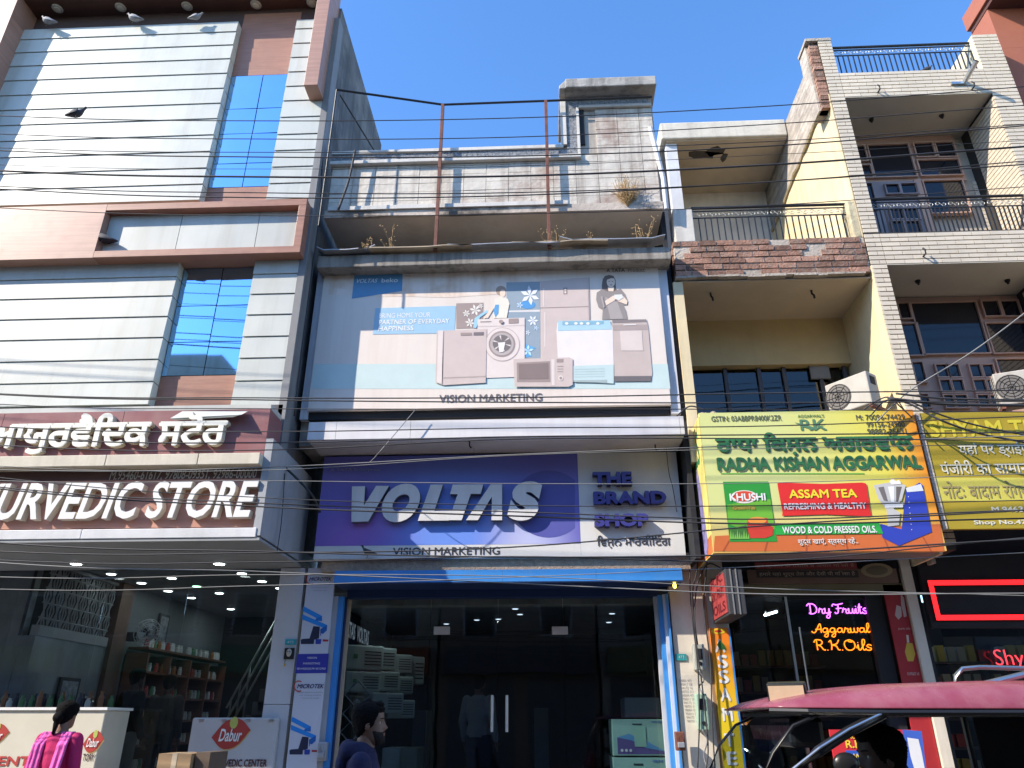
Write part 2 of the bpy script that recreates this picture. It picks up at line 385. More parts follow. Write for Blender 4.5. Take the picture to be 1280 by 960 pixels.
# crown: two wood fins and a soffit with round lamps
ztop = 12.6
MB().box(finx0, finx1, YL-.12, YP+.15, fz(390, 106, YL-.12), ztop).build('fin', woodacp, LB, bevel=.004)
MB().box(lfx1-.42, lfx1-.05, YL-.12, YP+.15, 7.2, ztop).build('fin', woodacp, LB, bevel=.004)
zs = up_z[0]+.42
soff = MB()
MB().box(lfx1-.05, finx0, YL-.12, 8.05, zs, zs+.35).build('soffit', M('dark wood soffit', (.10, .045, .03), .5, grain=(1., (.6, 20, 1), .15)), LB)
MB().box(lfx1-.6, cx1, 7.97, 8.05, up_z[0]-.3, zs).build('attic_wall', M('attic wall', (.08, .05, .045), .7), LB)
rim = M('lamp rim', (.5, .47, .4), .4); lens = M('frosted lamp glass', (.65, .62, .5), .3)
for px_, py_ in ((72, 10), (151, 8.5), (234, 7), (320, 5), (390, 3)):
    d = ray(px_, py_); t = (zs-CAMZ)/d.z; X, Y = d.x*t, d.y*t
    l = MB().lathe([(.075, 0), (.085, -.012), (.07, -.03), (.055, -.03)], (X, Y, zs-.001), n=20).build('soffit_lamp', rim, LB)
    MB().lathe([(.054, -.026), (.04, -.038), (.01, -.042)], (X, Y, zs-.001), n=16).build('lens', lens, l)
# right return corner trim of the building and loose cables on it
MB().box(LX-.0, LX+.09, YP+.0, YP+.22, 3.4, cu_z[0]).build('corner_trim', M('grey corner', (.22, .22, .22), .7, streak=.4), LB)
# ---- upper sign
def fz2(py, Y, px=160): return fz(px, py, Y)
US = thing('upper_fascia_sign', 'maroon fascia with raised cream Gurmukhi letters above the English store sign', 'sign', (-5.5, YS, fz2(568, YS)))
uz0, uz1 = fz2(571, YS), fz2(514, YS); sx1 = LX+.08
for i, (a, b_) in enumerate(((-9, -6.0), (-6.0, fx(150, 540, YS)), (fx(150, 540, YS), sx1))):
    MB().box(a+.003, b_-.003, YS, YS+.4, uz0, uz1).build('panel', maroon, US)
MB().box(-9, sx1-.02, YS+.05, YS+.4, uz1, fz2(506, YS)).build('cap_strip', cream, US)
tr0, tr1 = fz2(582, YS-.1), fz2(568, YS-.1)
for a, b_ in ((-9, -5.85), (-5.85, fx(132, 575, YS-.1)), (fx(132, 575, YS-.1), fx(247, 575, YS-.1)), (fx(247, 575, YS-.1), sx1-.0)):
    MB().box(a+.004, b_-.002, YS-.1, YS+.5, tr0, tr1).build('trim', M('cream trim', (.62, .56, .44), .6, streak=.35, dirt=(.3, .26, .18)) if a == -9 else bpy.data.materials['cream trim'], US, bevel=.006)
LM = [M('cream letter face', (.84, .82, .72), .5, var=.04, streak=.2, dirt=(.5, .45, .33)), M('cream letter return', (.62, .57, .44), .6, streak=.3)]
q = rect(-36, 526, 288, 562, YS)
clusters(['ਆ', 'ਯੁ', 'ਰ', 'ਵੈ', 'ਿਦ', 'ਕ', ' ', 'ਸ', 'ਟੋ', 'ਰ'], (fx(-10, 540, YS), fx(287, 540, YS), fz(150, 569, YS), fz(150, 519, YS)), YS, .07, LM, US, fat=.035)
# broken strip hanging over the letters
s_ = MB(); p0 = at(212, 520, YS-.06); p1 = at(303, 518, YS-.1)
s_.add([(p0[0], YS-.04, p0[1]-.02), (p1[0], YS-.12, p1[1]-.01), (p1[0]+.02, YS-.02, p1[1]+.07), (p0[0]+.1, YS+.0, p0[1]+.08), (p0[0]+.05, YS-.03, p0[1]-.04), (p1[0]-.1, YS-.1, p1[1]-.03)], [(0, 1, 2, 3), (4, 5, 1, 0)])
s_.build('loose_trim', cream, US)
# ---- lower sign
YS2 = YS+.06
LS = thing('lower_fascia_sign', 'salmon fascia sign with big white AYURVEDIC STORE letters and phone numbers on top', 'sign', (-5.5, YS2, fz2(660, YS2)))
lz0, lz1 = fz2(660, YS2), fz2(600, YS2)
xr = fx(326, 640, YS2)
MB().box(-9, fx(-30, 630, YS2), YS2, YS2+.3, lz0, lz1).build('panel', salmon, LS)
MB().box(fx(-30, 630, YS2)+.004, xr, YS2, YS2+.3, lz0, lz1).build('panel', salmon, LS)
MB().box(-9, xr, YS2-.004, YS2+.3, lz1+.002, tr0-.002).build('shade_strip', M('trim shade strip', (.10, .05, .045), .5), LS)  # trim's shadow band put in as dark colour behind the phone numbers
m = MB(); m.keep = True
put_text(m, 'M.95460-61617, 97808-09351, 92986-00000', rect(138, 587, 321, 601, YS2), YS2-.008, bold=.012, shear=.15, thick=.0)
m.build('lettering', PR('grey lettering', (.45, .42, .38)), LS)
for a, b_ in ((-9, fx(107, 666, YS2)), (fx(107, 666, YS2), xr+.01)):
    MB().box(a+.002, b_-.002, YS2-.07, YS2+.32, fz2(673, YS2-.07), fz2(661, YS2-.07)).build('trim', M('white trim', (.66, .66, .66), .5, streak=.1) if a == -9 else bpy.data.materials['white trim'], LS, bevel=.006)
WM = [M('white letter face', (.84, .83, .80), .45, var=.03, streak=.1, dirt=(.5, .47, .4)), M('white letter return', (.60, .55, .46), .6)]
qa = (fx(-54, 628, YS2), fx(324, 628, YS2), fz2(651, YS2), fz2(605, YS2))
letters('AYURVEDIC STORE', qa, YS2, .09, WM, LS, bold=.022, shear=.22, res=3)
soffz = fz2(673, YS2-.07)
# grey side return of the sign box and its soffit
SB = LB
MB().box(LX+.08, LX+.16, YS+.0, 8.84, soffz+.02, uz1-.35).build('sign_return', M('grey metal panel', (.36, .37, .38), .5, streak=.2), LS)
MB().box(LX-.0, LX+.079, YS2+.31, 8.84, soffz, uz0).build('sign_side_core', bpy.data.materials['grey metal panel'], LS)
MB().box(-9, LX+.16, YS2-.06, 8.9, soffz-.03, soffz-.003).build('sign_soffit', M('grey soffit', (.30, .31, .31), .6, streak=0, var=.1), LS)
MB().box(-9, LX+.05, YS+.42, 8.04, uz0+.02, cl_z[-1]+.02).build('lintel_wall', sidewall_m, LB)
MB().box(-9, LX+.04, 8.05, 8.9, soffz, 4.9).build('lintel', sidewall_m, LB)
# ---- interior of the ayurvedic store
FL = .5
XI = -6.1
intw = M('shop wall', (.17, .18, .19), .7, var=.1); marble = M('veined marble', (.22, .225, .23), .3, var=.15, grain=(2.2, (1, 1, .4), .3), bump=0)
ST = LB
MB().box(-9.5, -3.0, 8.9, 14.4, .13, FL).build('shop_floor', M('shop floor', (.3, .29, .27), .4), LB)
MB().box(-9.5, LX+.05, 8.9, 14.4, 3.38, 3.5).build('shop_ceiling', M('shop ceiling', (.35, .36, .37), .6), LB)
MB().box(-9.5, LX+.05, 14.4, 14.6, .13, 3.5).build('shop_back_wall', dark_m, LB)
MB().box(XI-.15, XI, 10.9, 14.4, FL, 3.38).build('shop_side_wall', intw, LB)
MB().box(-9.5, XI-.155, 9.0, 9.1, FL, 3.38).build('front_lining', marble, LB)
MB().box(XI-.15, XI+.02, 9.0, 10.55, FL, 2.5).build('marble_lining', marble, LB)
MB().box(XI-.15, XI+.08, 10.56, 10.9, FL, 3.38).build('brown_pilaster', M('brown pilaster', (.17, .09, .06), .5), LB)
MB().box(XI-.2, XI-.16, 9.0, 10.55, 2.5, 3.38).build('jali_backing', dark_m, LB)
m = MB(); y0, y1, zz0, zz1 = 9.0, 10.52, 2.62, 3.36
m.box(XI-.06, XI+.04, y0, y1, zz0-.12, zz0); m.box(XI-.06, XI+.03, y0, y1, zz1-.04, zz1)
n = 12; cw = (y1-y0)/n; chh = (zz1-zz0-.04)/4
for i in range(n):
    for j in range(4):
        cy, cz = y0+(i+.5)*cw, zz0+(j+.5)*chh
        for a, b_ in (((-.5, -.5), (0, .5)), ((0, .5), (.5, -.5)), ((-.5, 0), (.5, 0)), ((0, -.5), (0, .5))):
            if (i+j) % 2: a, b_ = (a[0], -a[1]), (b_[0], -b_[1])
            m.tube([(XI, cy+a[0]*cw, cz+a[1]*chh), (XI, cy+b_[0]*cw, cz+b_[1]*chh)], .011, 4, False)
m.build('jali_screen', M('jali plaster', (.34, .34, .34), .7), LB)
# downlights
led = EM('white led', (.85, 1, .97), 5.5); ledg = EM('green led', (.4, 1, .5), 3.5)
for i, (cx_, cy_) in enumerate(((278, 215), (525, 232), (405, 252), (625, 267), (515, 285), (612, 314), (697, 339), (716, 297), (798, 215), (880, 250), (953, 279), (1018, 304), (798, 322), (840, 380), (1048, 232))):
    d = ray(cx_*.3437, 630+cy_*.3437); zc = soffz-.031 if i in (0, 8) else 3.379
    t = (zc-CAMZ)/d.z; X, Y = d.x*t, d.y*t
    l = MB().lathe([(.085, 0), (.08, -.01), (.068, -.012)], (X, Y, zc), n=14).build('downlight', white_m, LB)
    MB().lathe([(.06, -.0125), (.058, -.016)], (X, Y, zc), n=14).build('diffuser', ledg if i == 7 else led, l)
def lamp_light(x, y, z, e, parent=None):
    l = bpy.data.lights.new('downlight_glow', 'AREA'); l.shape = 'DISK'; l.size = .12; l.energy = e; l.color = (.86, 1, .98)
    o = bpy.data.objects.new('downlight_glow', l); COL.objects.link(o); o.location = (x, y, z); return o
for x, y in ((-5.3, 11.0), (-4.3, 12.2), (-5.4, 13.3)): lamp_light(x, y, 3.34, 1.0)
# shelving with jars along the side wall
SH = thing('medicine_shelf', 'tall brown wall shelving packed with small medicine jars inside the ayurvedic store', 'shelf', (XI+.2, 12.4, FL))
brownw = M('brown laminate', (.20, .085, .055), .45, grain=(1, (2, 2, 15), .2))
MB().box(XI+.005, XI+.03, 11.1, 13.9, FL+.01, 2.45).build('back_panel', M('shelf back', (.06, .045, .04), .7), SH)
for i in range(7): MB().box(XI+.03, XI+.34, 11.1, 13.9, FL+.1+i*.32, FL+.13+i*.32).build('shelf', brownw, SH)
for i in range(5): MB().box(XI+.031, XI+.36, 11.08+i*.7, 11.12+i*.7, FL+.01, 2.47).build('divider', brownw, SH)
jm = [PR('jar white', (.6, .6, .58)), PR('jar green', (.1, .25, .12)), PR('jar amber', (.3, .12, .04)), PR('jar red', (.4, .05, .04))]
rj = random.Random(5)
prof = [(.03, 0), (.034, .01), (.034, .085), (.024, .1), (.026, .102), (.026, .125), (.02, .128)]
jmesh = [MB().lathe(prof, (0, 0, 0), n=8).mesh('jar', k) for k in jm]
cnt = 0
for i in range(7, 1, -1):
    for k in range(34):
        if cnt >= 290: break
        y = 11.15+k*.08+rj.uniform(-.01, .01)
        if rj.random() < .08 or abs((y-11.1) % .7) < .04: continue
        o = obj('jar', jmesh[rj.choice((0, 0, 0, 1, 2, 3))], None, None, loc=(XI+.22+rj.uniform(-.05, .05), y, FL+.131+(i-1)*.32+(.14 if i == 7 else 0)*0))
        tag(o, 'small medicine jar standing in a row on the brown wall shelving of the ayurvedic store', 'jar', 'jars on the wall shelving'); cnt += 1
# wall fans
def wall_fan(x, y, z, lab):
    f = thing('wall_fan', lab, 'fan', (x, y, z-.1))
    MB().box(x-.03, x+.12, y-.05, y+.05, z-.1, z+.02).build('bracket', dark_m, f)
    cg = MB(); ax = Vector((.75, -.5, -.25)).normalized(); u = ax.cross(Vector((0, 0, 1))).normalized(); v = ax.cross(u); c = Vector((x+.32, y-.15, z))
    for rr_, off in ((.19, 0), (.17, .05), (.12, .07), (.06, .075), (.17, -.05), (.1, -.06)):
        cg.tube([c+ax*off+(u*math.cos(a)+v*math.sin(a))*rr_ for a in [i*math.pi/9 for i in range(19)]], .004, 4, False)
    for i in range(16):
        a = i*math.pi/8; dd = u*math.cos(a)+v*math.sin(a)
        cg.tube([c+ax*.075+dd*.06, c+ax*.05+dd*.17, c+dd*.19, c-ax*.05+dd*.17], .0025, 4, False)
    cg.build('cage', M('fan cage', (.55, .56, .57), .4), f)
    bl = MB()
    for i in range(3):
        a = i*2.094; dd = u*math.cos(a)+v*math.sin(a); e = u*math.cos(a+.8)+v*math.sin(a+.8)
        bl.add([c+dd*.02, c+dd*.15-ax*.02, c+e*.14+ax*.02, c+e*.03], [(0, 1, 2, 3)])
    bl.build('blades', M('fan blade', (.4, .42, .45), .4), f); MB().ell(c-ax*.05, (.06, .06, .06), 10, 6).build('motor', dark_m, f)
wall_fan(XI+.08, 11.0, 2.72, 'grey wall fan with round wire cage on the pilaster beside the jali screen')
wall_fan(-4.9, 13.6, 2.7, 'grey wall fan above the shelf end deep in the ayurvedic store')
# framed pictures
def framed(x, y, z, w_, h_, lab, ax='x'):
    f = thing('framed_picture', lab, 'picture', (x, y, z))
    if ax == 'x':
        MB().box(x, x+.03, y-w_/2, y+w_/2, z, z+h_).build('frame', black_m, f); MB().box(x+.031, x+.034, y-w_/2+.04, y+w_/2-.04, z+.04, z+h_-.04).build('print', M('faded print', (.25, .26, .28), .4, var=.8, scale=14), f)
framed(XI+.03, 9.85, 1.35, .42, .72, 'dark framed picture hanging on the marble wall under the jali screen')
framed(XI+.01, 12.0, 2.62, .32, .5, 'framed portrait hanging on the store wall above the jar shelving')
# steel stair rail on the right of the shop
SR = thing('stair', 'steel stair railing climbing to the right at the back of the ayurvedic store', 'stair', (-4.6, 11.6, FL))
A, B_ = Vector((fx(283, 885, 11.5), 11.5, fz(283, 885, 11.5))), Vector((fx(352, 762, 11.5), 11.5, fz(352, 762, 11.5)))
for k in range(3): MB().tube([A+Vector((0, 0, -.22*k)), B_+Vector((0, 0, -.22*k))], .018, 8).build('rail', steel, SR)
for k in range(3):
    p = A.lerp(B_, (k+.5)/6); MB().tube([p, p-Vector((0, 0, .9))], .014, 6).build('baluster', steel, SR)
m = MB()
for k in range(9):
    p = A.lerp(B_, k/8); m.box(p.x-.02, p.x+.2, 11.3, 12.4, max(.13, p.z-1.25), p.z-.95)
m.build('steps', M('grey steps', (.12, .12, .12), .6), SR)
# glass front
GS = thing('store_glass_front', 'frameless tinted glass front with steel handles of the ayurvedic store', 'glass front', (-5, 8.95, FL))
glass = GL('clear glass', (.80, .83, .85)); 
for a, b_ in ((-9, -6.4), (-6.39, -5.31), (-5.30, -4.3), (-4.29, -3.1)): MB().box(a, b_, 8.95, 8.962, FL+.01, 3.3).build('glass_pane', glass, GS)
for x in (fx(106, 880, 8.9), fx(113, 880, 8.9)): 
    h = MB().tube([(x, 8.90, 1.42), (x, 8.90, 1.82)], .014, 8)
    for z in (1.47, 1.77): h.tube([(x, 8.90, z), (x, 8.95, z)], .008, 6)
    h.build('handle', steel, GS)
# counters with print
redt = PR('red print', (.45, .06, .05)); greyb = PR('dark print', (.10, .06, .06))
def leaf_logo(m, cx, cy, w_, h_, Y):
    pts = []
    for i in range(24):
        a = i/24*2*math.pi; x = math.cos(a); y = math.sin(a)*(1-abs(math.cos(a))**3*.9)
        pts.append((cx+w_/2*x, cy+h_/2*(y+.25*x)))
    m.mi(1).flat([(p[0]+.008, p[1]-.01) for p in pts], Y-.003); m.mi(0).flat(pts, Y-.006)
    m.mi(2).flat([(cx+w_*.04+w_*.11*math.cos(a), cy+h_*.36+h_*.2*math.sin(a)) for a in [i*.628 for i in range(10)]], Y-.009)
    m.mi(3); put_text(m, 'Dabur', (cx-w_*.3, cx+w_*.3, cy-h_*.26, cy+h_*.16), Y-.012, bold=.02, shear=.25)
LMs = [PR('logo red', (.42, .05, .04)), PR('logo gold', (.6, .4, .15)), PR('logo green', (.45, .5, .12)), PR('logo white', (.8, .8, .78))]
C1 = thing('counter', 'cream shop counter with red CENTRE lettering behind the woman in pink', 'counter', (-6.3, 9.3, FL))
yc = 8.35; q = rect(-90, 888, 126, 1100, yc)
MB().box(-8.3, fx(126, 920, yc), yc, yc+.5, .2, fz(60, 888, yc)).build('front', M('cream counter', (.62, .58, .47), .5, var=.06), C1, bevel=.01)
MB().box(-8.32, fx(126, 920, yc)+.02, yc-.02, yc+.52, fz(60, 888, yc)+.002, fz(60, 888, yc)+.03).build('top', white_m, C1)
m = MB(); m.keep = True; put_text(m, 'DIC CENTRE', rect(-60, 945, 62, 957.5, yc), yc-.006, bold=.03); m.build('lettering', redt, C1)
m = MB(); m.keep = True; put_text(m, 'TORY', rect(104, 942, 118, 951, yc), yc-.006, bold=.02); m.build('lettering', greyb, C1)
m = MB(); m.keep = True; leaf_logo(m, fx(117, 927, yc), fz(117, 927, yc), .21, .2, yc); m.build('logo', LMs, C1)
m = MB(); m.keep = True; leaf_logo(m, fx(-6, 918, yc), fz(-6, 918, yc), .3, .2, yc); m.build('logo', LMs, C1)
C2 = thing('counter', 'white sign-fronted counter with round red leaf logo and AYURVEDIC CENTER lettering', 'counter', (-3.5, 8.85, FL))
yc = 8.75; x0c, x1c = fx(236, 925, yc), fx(347, 925, yc)-.02; zt = fz(290, 897, yc)
MB().box(x0c, x1c, yc, yc+.08, .2, zt).build('front', M('grey white board', (.5, .5, .5), .5, var=.05), C2, bevel=.02)
m = MB()
for k in range(4): m.box(x0c+.08+k*.26, x0c+.13+k*.26, yc-.012, yc, zt-.04, zt-.015)
m.build('clips', steel, C2)
m = MB(); m.keep = True; leaf_logo(m, fx(289, 917, yc), fz(289, 917, yc), .42, .3, yc); m.build('logo', LMs, C2)
m = MB(); m.keep = True; put_text(m, 'AYURVEDIC CENTER', rect(261, 949, 334, 958.5, yc), yc-.006, bold=.03); m.build('lettering', PR('maroon print', (.09, .035, .035)), C2)
clut = [PR('bottle green', (.05, .12, .05)), PR('bottle amber', (.16, .07, .03)), PR('bottle pale', (.3, .32, .3)), PR('bottle dark', (.03, .03, .04))]
bm_ = [MB().lathe([(.026, 0), (.03, .01), (.03, h_*.62), (.016, h_*.78), (.016, h_*.95), (.02, h_*.96), (.02, h_)], (0, 0, 0), n=10).mesh('counter_bottle', c) for h_, c in zip((.13, .17, .10, .15), clut)]
for k in range(34):
    o = obj('counter_bottle', rj.choice(bm_), None, None, loc=(-6.3+k*.055+rj.uniform(-.02, .02), 8.72+.14*(k % 2)+rj.uniform(-.03, .03), fz(60, 888, 8.35)+.031))
    if o.location.x > fx(120, 900, 8.6): bpy.data.objects.remove(o); continue
    tag(o, 'small bottle among the clutter on the cream counter top behind the woman', 'bottle', 'bottles on the cream counter')
CB = thing('carton', 'brown cardboard carton taped shut at the bottom edge before the white counter', 'carton', (-3.9, 7.9, .9))
yb = 7.9; xa, xb = fx(197, 952, yb), fx(238, 952, yb); zc = fz(217, 942, yb)
card = M('cardboard', (.36, .24, .13), .8, var=.08)
MB().box(xa, xb, yb, yb+.4, zc-.32, zc).build('box', card, CB); MB().box((xa+xb)/2-.025, (xa+xb)/2+.025, yb-.003, yb+.403, zc-.323, zc+.003).build('tape', M('tape', (.6, .5, .35), .3), CB)
CS = thing('carton', 'second cardboard carton with dark open side behind the taped one', 'carton', (-3.6, 8.0, .9))
MB().box(xb+.02, xb+.16, yb+.06, yb+.5, zc-.3, zc+.01).build('box', M('dark cardboard', (.12, .085, .06), .8), CS)
ST2 = thing('stacked_crate_stand', 'low grey metal stand carrying the two cartons', 'stand', ((xa+xb)/2, yb+.2, .13))
MB().box(xa-.05, xb+.25, yb-.05, yb+.55, zc-.38, zc-.325).build('top', steel, ST2)
for x in (xa, xb+.2):
    for y in (yb, yb+.5): MB().box(x-.02, x+.02, y-.02, y+.02, .13, zc-.38).build('leg', steel, ST2)
# ---------------------------------------------------------------- CENTRE BUILDING
CB0 = thing('appliance_shop_building', 'narrow stained plaster building of the appliance shop between its two neighbours', 'building', (-.6, 9.5, .13))
CX0, CX1 = -2.92, 1.66
YB, YSL, YPA = 8.2, 8.0, 8.1
zs0, zs1 = fz(620, 329, YSL), fz(620, 314, YSL)
zp0 = fz(600, 268, YPA); zp1 = fz(560, 188, YPA)
slab_m = M('stained slab edge', (.30, .27, .23), .9, var=.3, bump=.4, bscale=30, streak=.8, dirt=(.035, .032, .03))
MB().box(CX0+.02, CX1+.02, YSL, 9.6, zs0, zs1).build('slab', slab_m, CB0, bevel=.01)
MB().box(CX0-.04, CX1+.02, 9.6, 9.8, 2.9, zp0+.1).build('wall', plaster, CB0)
MB().box(CX0-.04, CX1, 8.34, 9.6, 4.6, zs0-.003).build('storey_wall', slab_m, CB0)
MB().box(CX0, CX1, YPA+.03, 9.9, zp0, zp0+.14).build('balcony_slab', soffit_m, CB0)
par_m = M('parapet core', (.42, .38, .33), .85, bump=.25, bscale=20, streak=.5, dirt=(.08, .07, .06))
xt0, xt1 = fx(703, 150, YPA), fx(816, 150, YPA); xti = fx(727, 160, YPA)
ztw = fz(760, 122, YPA)
MB().box(CX0, xt0, YPA+.03, YPA+.2, zp0+.142, zp1-.02).build('parapet', par_m, CB0)
MB().box(xt0+.002, CX1, YPA+.03, YPA+.9, zp0+.142, ztw).build('stair_tower', par_m, CB0)
# L-shaped pebble-dash border with white lips
peb = M('grey pebble dash', (.21, .22, .235), .95, var=.75, scale=38, bump=.9, bscale=60)
zb = fz(560, 203, YPA); lip = M('white lip', (.60, .57, .52), .8, streak=.4, dirt=(.15, .13, .11), bump=.2)
MB().box(CX0+.0, xt0+.05, YPA-.005, YPA+.029, zb+.03, zp1-.03).box(xt0+.051, xt0+.2, YPA-.006, YPA+.029, zb+.03, ztw-.05).box(xt0+.201, CX1-.05, YPA-.004, YPA+.029, ztw-.17, ztw-.05).build('pebble_border', peb, CB0)
MB().box(CX0, xt0-.0, YPA-.03, YPA+.2, zp1-.03, zp1+.02).box(xt0-.03, xt0+.05, YPA-.031, YPA+.028, zp1+.0205, ztw-.05).build('white_lip', lip, CB0)
MB().box(CX0, xt0+.24, YPA-.07, YPA+.028, zb-.03, zb+.03).build('shadow_ledge', lip, CB0, bevel=.008)
MB().box(xt0+.2, xt0+.235, YPA-.04, YPA+.028, zb+.031, ztw-.2).box(xt0+.236, CX1-.02, YPA-.045, YPA+.028, ztw-.215, ztw-.17).build('white_lip', lip, CB0)
MB().box(xt0+.25, xt0+.31, YPA-.002, YPA+.028, zb+.25, ztw-.22).build('window_slit', dark_m, CB0)
rf0, rf1 = fz(760, 122, YPA-.25), fz(760, 101, YPA-.25)
rs = MB().box(xt0+.05, CX1+.05, YPA-.22, YPA+1.0, ztw+.0, ztw+.17)
rs.add([(xt0-.04, YPA-.2, ztw), (xt0+.049, YPA-.2, ztw), (xt0+.049, YPA-.2, ztw+.16), (xt0-.04, YPA-.2, ztw+.06), (xt0-.04, YPA+.9, ztw), (xt0+.049, YPA+.9, ztw), (xt0+.049, YPA+.9, ztw+.16), (xt0-.04, YPA+.9, ztw+.06)], [(0, 1, 2, 3), (7, 6, 5, 4), (0, 4, 5, 1), (3, 2, 6, 7), (0, 3, 7, 4)])
rs.build('roof_slab', M('roof slab', (.36, .34, .31), .95, var=.3, bump=.8, bscale=12, streak=.8, dirt=(.08, .075, .07)), CB0, bevel=.015)
# stone tiles of the parapet
tile_m = M('weathered stone tile', (.60, .545, .46), .6, var=.15, scale=5, bump=.4, bscale=18, streak=.75, dirt=(.20, .15, .11), patch=.8, patchcol=(.30, .2, .15), pscale=1.3, rnd=.05)
rt = random.Random(11); tc = {}
z = zp0+.12; rowh = .145; row = 0
grout_y = YPA+.029
while z < ztw-.24:
    x = CX0+.03-(row % 2)*.0
    while x < CX1-.03:
        w_ = .31; x1 = min(x+w_, CX1-.02)
        top = zb-.035 if x1 < xt0+.26 else ztw-.225
        if x < xt0+.32 and z > zb: x += w_; continue
        zt_ = min(z+rowh, top)
        if zt_-z > .03 and x1-x > .05:
            pr = rt.uniform(.0, .006)
            MB().box(x+.003, x1-.003, YPA-pr, grout_y, z+.003, zt_-.003).build('stone_tile', tile_m, CB0)
        x += w_
    z += rowh; row += 1
MB().box(CX0, CX1, YPA-.02, YPA+.029, zp0-.0, zp0+.118).build('parapet_foot', M('peeling foot', (.5, .43, .36), .9, var=.2, bump=.5, bscale=15, patch=.9, patchcol=(.09, .075, .06), pscale=1.1), CB0)
MB().box(CX0+.05, fx(710, 258, YPA-.05), YPA-.05, YPA-.021, zp0+.10, zp0+.16).build('cornice_strip', lip, CB0)
MB().tube([(fx(813, 160, YPA), YPA, fz(813, 160, YPA)), (fx(829, 225, YPA), YPA-.02, fz(829, 225, YPA)), (fx(833, 262, YPA), YPA, fz(833, 262, YPA))], .035, 8).build('downpipe', M('grey pvc', (.5, .52, .55), .5), CB0)
# loose tin and wood laid on the slab edge
r2 = random.Random(4)
tin = M('old tin sheet', (.33, .33, .34), .5, metal=.4, var=.25, bump=.2); plank = M('bleached plank', (.45, .36, .25), .8, streak=.3, var=.2)
for i, (xa, xb, dz, ww) in enumerate(((398, 470, .035, .2), (450, 590, .03, .07), (560, 700, .05, .05), (640, 760, .035, .06), (700, 832, .03, .12))):
    X0, X1 = fx(xa, 318, YSL), fx(xb, 318, YSL); tg = thing('loose_plank' if i % 2 else 'tin_sheet', ('thin bleached plank' if i % 2 else 'bent grey tin sheet')+' on the slab edge over the billboard, '+['at left', 'left of the first rusty post', 'between the rusty posts', 'around the second rusty post', 'at its right end'][i], 'plank' if i % 2 else 'metal sheet', (X0, YSL, zs1))
    m = MB(); n = 8; z0_ = zs1+.012+.012*i
    vs = []
    for k in range(n+1):
        x = X0+(X1-X0)*k/n; dz_ = r2.uniform(0, .02)+(.05 if k in (0, n) and i in (0, 4) else 0)
        vs += [(x, YSL-.1, z0_+dz_), (x, YSL-.1+ww+.1, z0_+dz_+.01), (x, YSL-.1, z0_+dz_+.014), (x, YSL-.1+ww+.1, z0_+dz_+.024)]
    fs = []
    for k in range(n):
        a = 4*k; b_ = a+4
        fs += [(a, b_, b_+1, a+1), (a+2, a+3, b_+3, b_+2), (a, a+2, b_+2, b_), (a+1, b_+1, b_+3, a+3)]
    fs += [(0, 1, 3, 2), (4*n, 4*n+2, 4*n+3, 4*n+1)]
    m.add(vs, fs).build('sheet', plank if i % 2 else tin, tg)
# steel frame with two rusty posts
RF = thing('post_frame', 'rusty steel post frame with thin top rail standing in front of the stone parapet', 'frame', (fx(549, 312, 7.97), 7.97, zs1))
yp = 7.97
pz = fz(551, 131, yp)
tops = []
for px_, pt in ((549, 131), (684.5, 126)):
    X = fx(px_, 220, yp); zt_ = fz(px_, pt, yp); MB().box(X-.022, X+.022, yp-.022, yp+.022, zs1, zt_).build('post', rust, RF, bevel=.003); tops.append((X, yp, zt_))
d = ray(421, 112); t = (pz-CAMZ)/d.z; cl = (d.x*t, d.y*t, pz)
d = ray(815, 121); t = (tops[1][2]-CAMZ)/d.z; cr = (d.x*t, d.y*t, tops[1][2])
MB().tube([cl, tops[0], tops[1], cr], .017, 6).build('rail', black_m, RF)
MB().tube([cl, (cl[0], cl[1], zs1+.2)], .012, 6).build('left_post', black_m, RF)
MB().tube([(cl[0]+.02, cl[1]+.1, cl[2]), (cl[0]+.35, 9.2, cl[2]-.02)], .012, 6).build('brace', black_m, RF)
# dry weeds
def weed(x, y, z, h, n, lab, seed, col=None):
    r_ = random.Random(seed); t_ = thing('dry_weed', lab, 'weed', (x, y, z)); m = MB(); lf = MB()
    for i in range(n):
        a = r_.uniform(0, 6.28); hh = h*r_.uniform(.5, 1); p = Vector((x, y, z)); pts = [p.copy()]; d = Vector((math.cos(a)*.5, math.sin(a)*.3, 1))
        for k in range(4):
            d += Vector((r_.uniform(-.4, .4), r_.uniform(-.3, .1), r_.uniform(-.2, .3))); p = p+d.normalized()*hh/4; pts.append(p.copy())
            for _ in range(2):
                q = p+Vector((r_.uniform(-.05, .05), r_.uniform(-.05, .05), r_.uniform(0, .05))); m.tube([p, q], .0015, 3, False)
                lf.add([q, q+Vector((.012, 0, .006)), q+Vector((.004, .004, .02))], [(0, 1, 2)])
        m.tube(pts, .0028, 4, False)
    m.build('stem', weed_m, t_); lf.build('leaf_tuft', weed_m, t_, kind='stuff')
weed_m = M('dry weed', (.42, .28, .13), .9, var=.3, bump=0)
weed(fx(455, 312, 8.0), 8.05, zs1, .32, 4, 'dry brown weed growing at the left end of the slab over the billboard', 1)
weed(fx(486, 310, 8.0), 8.03, zs1, .42, 5, 'taller dry weed sprig left of the first rusty post', 2)
weed(fx(690, 310, 8.0), 8.0, zs1, .4, 8, 'dry weed clump round the foot of the second rusty post', 3)
weed(fx(730, 312, 8.0), 8.03, zs1, .2, 3, 'tiny dry weed right of the second rusty post', 4)
weed(fx(808, 305, 8.0), 8.1, zs1, .45, 7, 'dry weed at the right end of the slab over the billboard', 5)
weed(fx(785, 262, YPA-.03), YPA-.03, fz(785, 258, YPA-.03), .42, 70, 'wide dry bush growing out of the parapet tiles near the stair tower', 6)
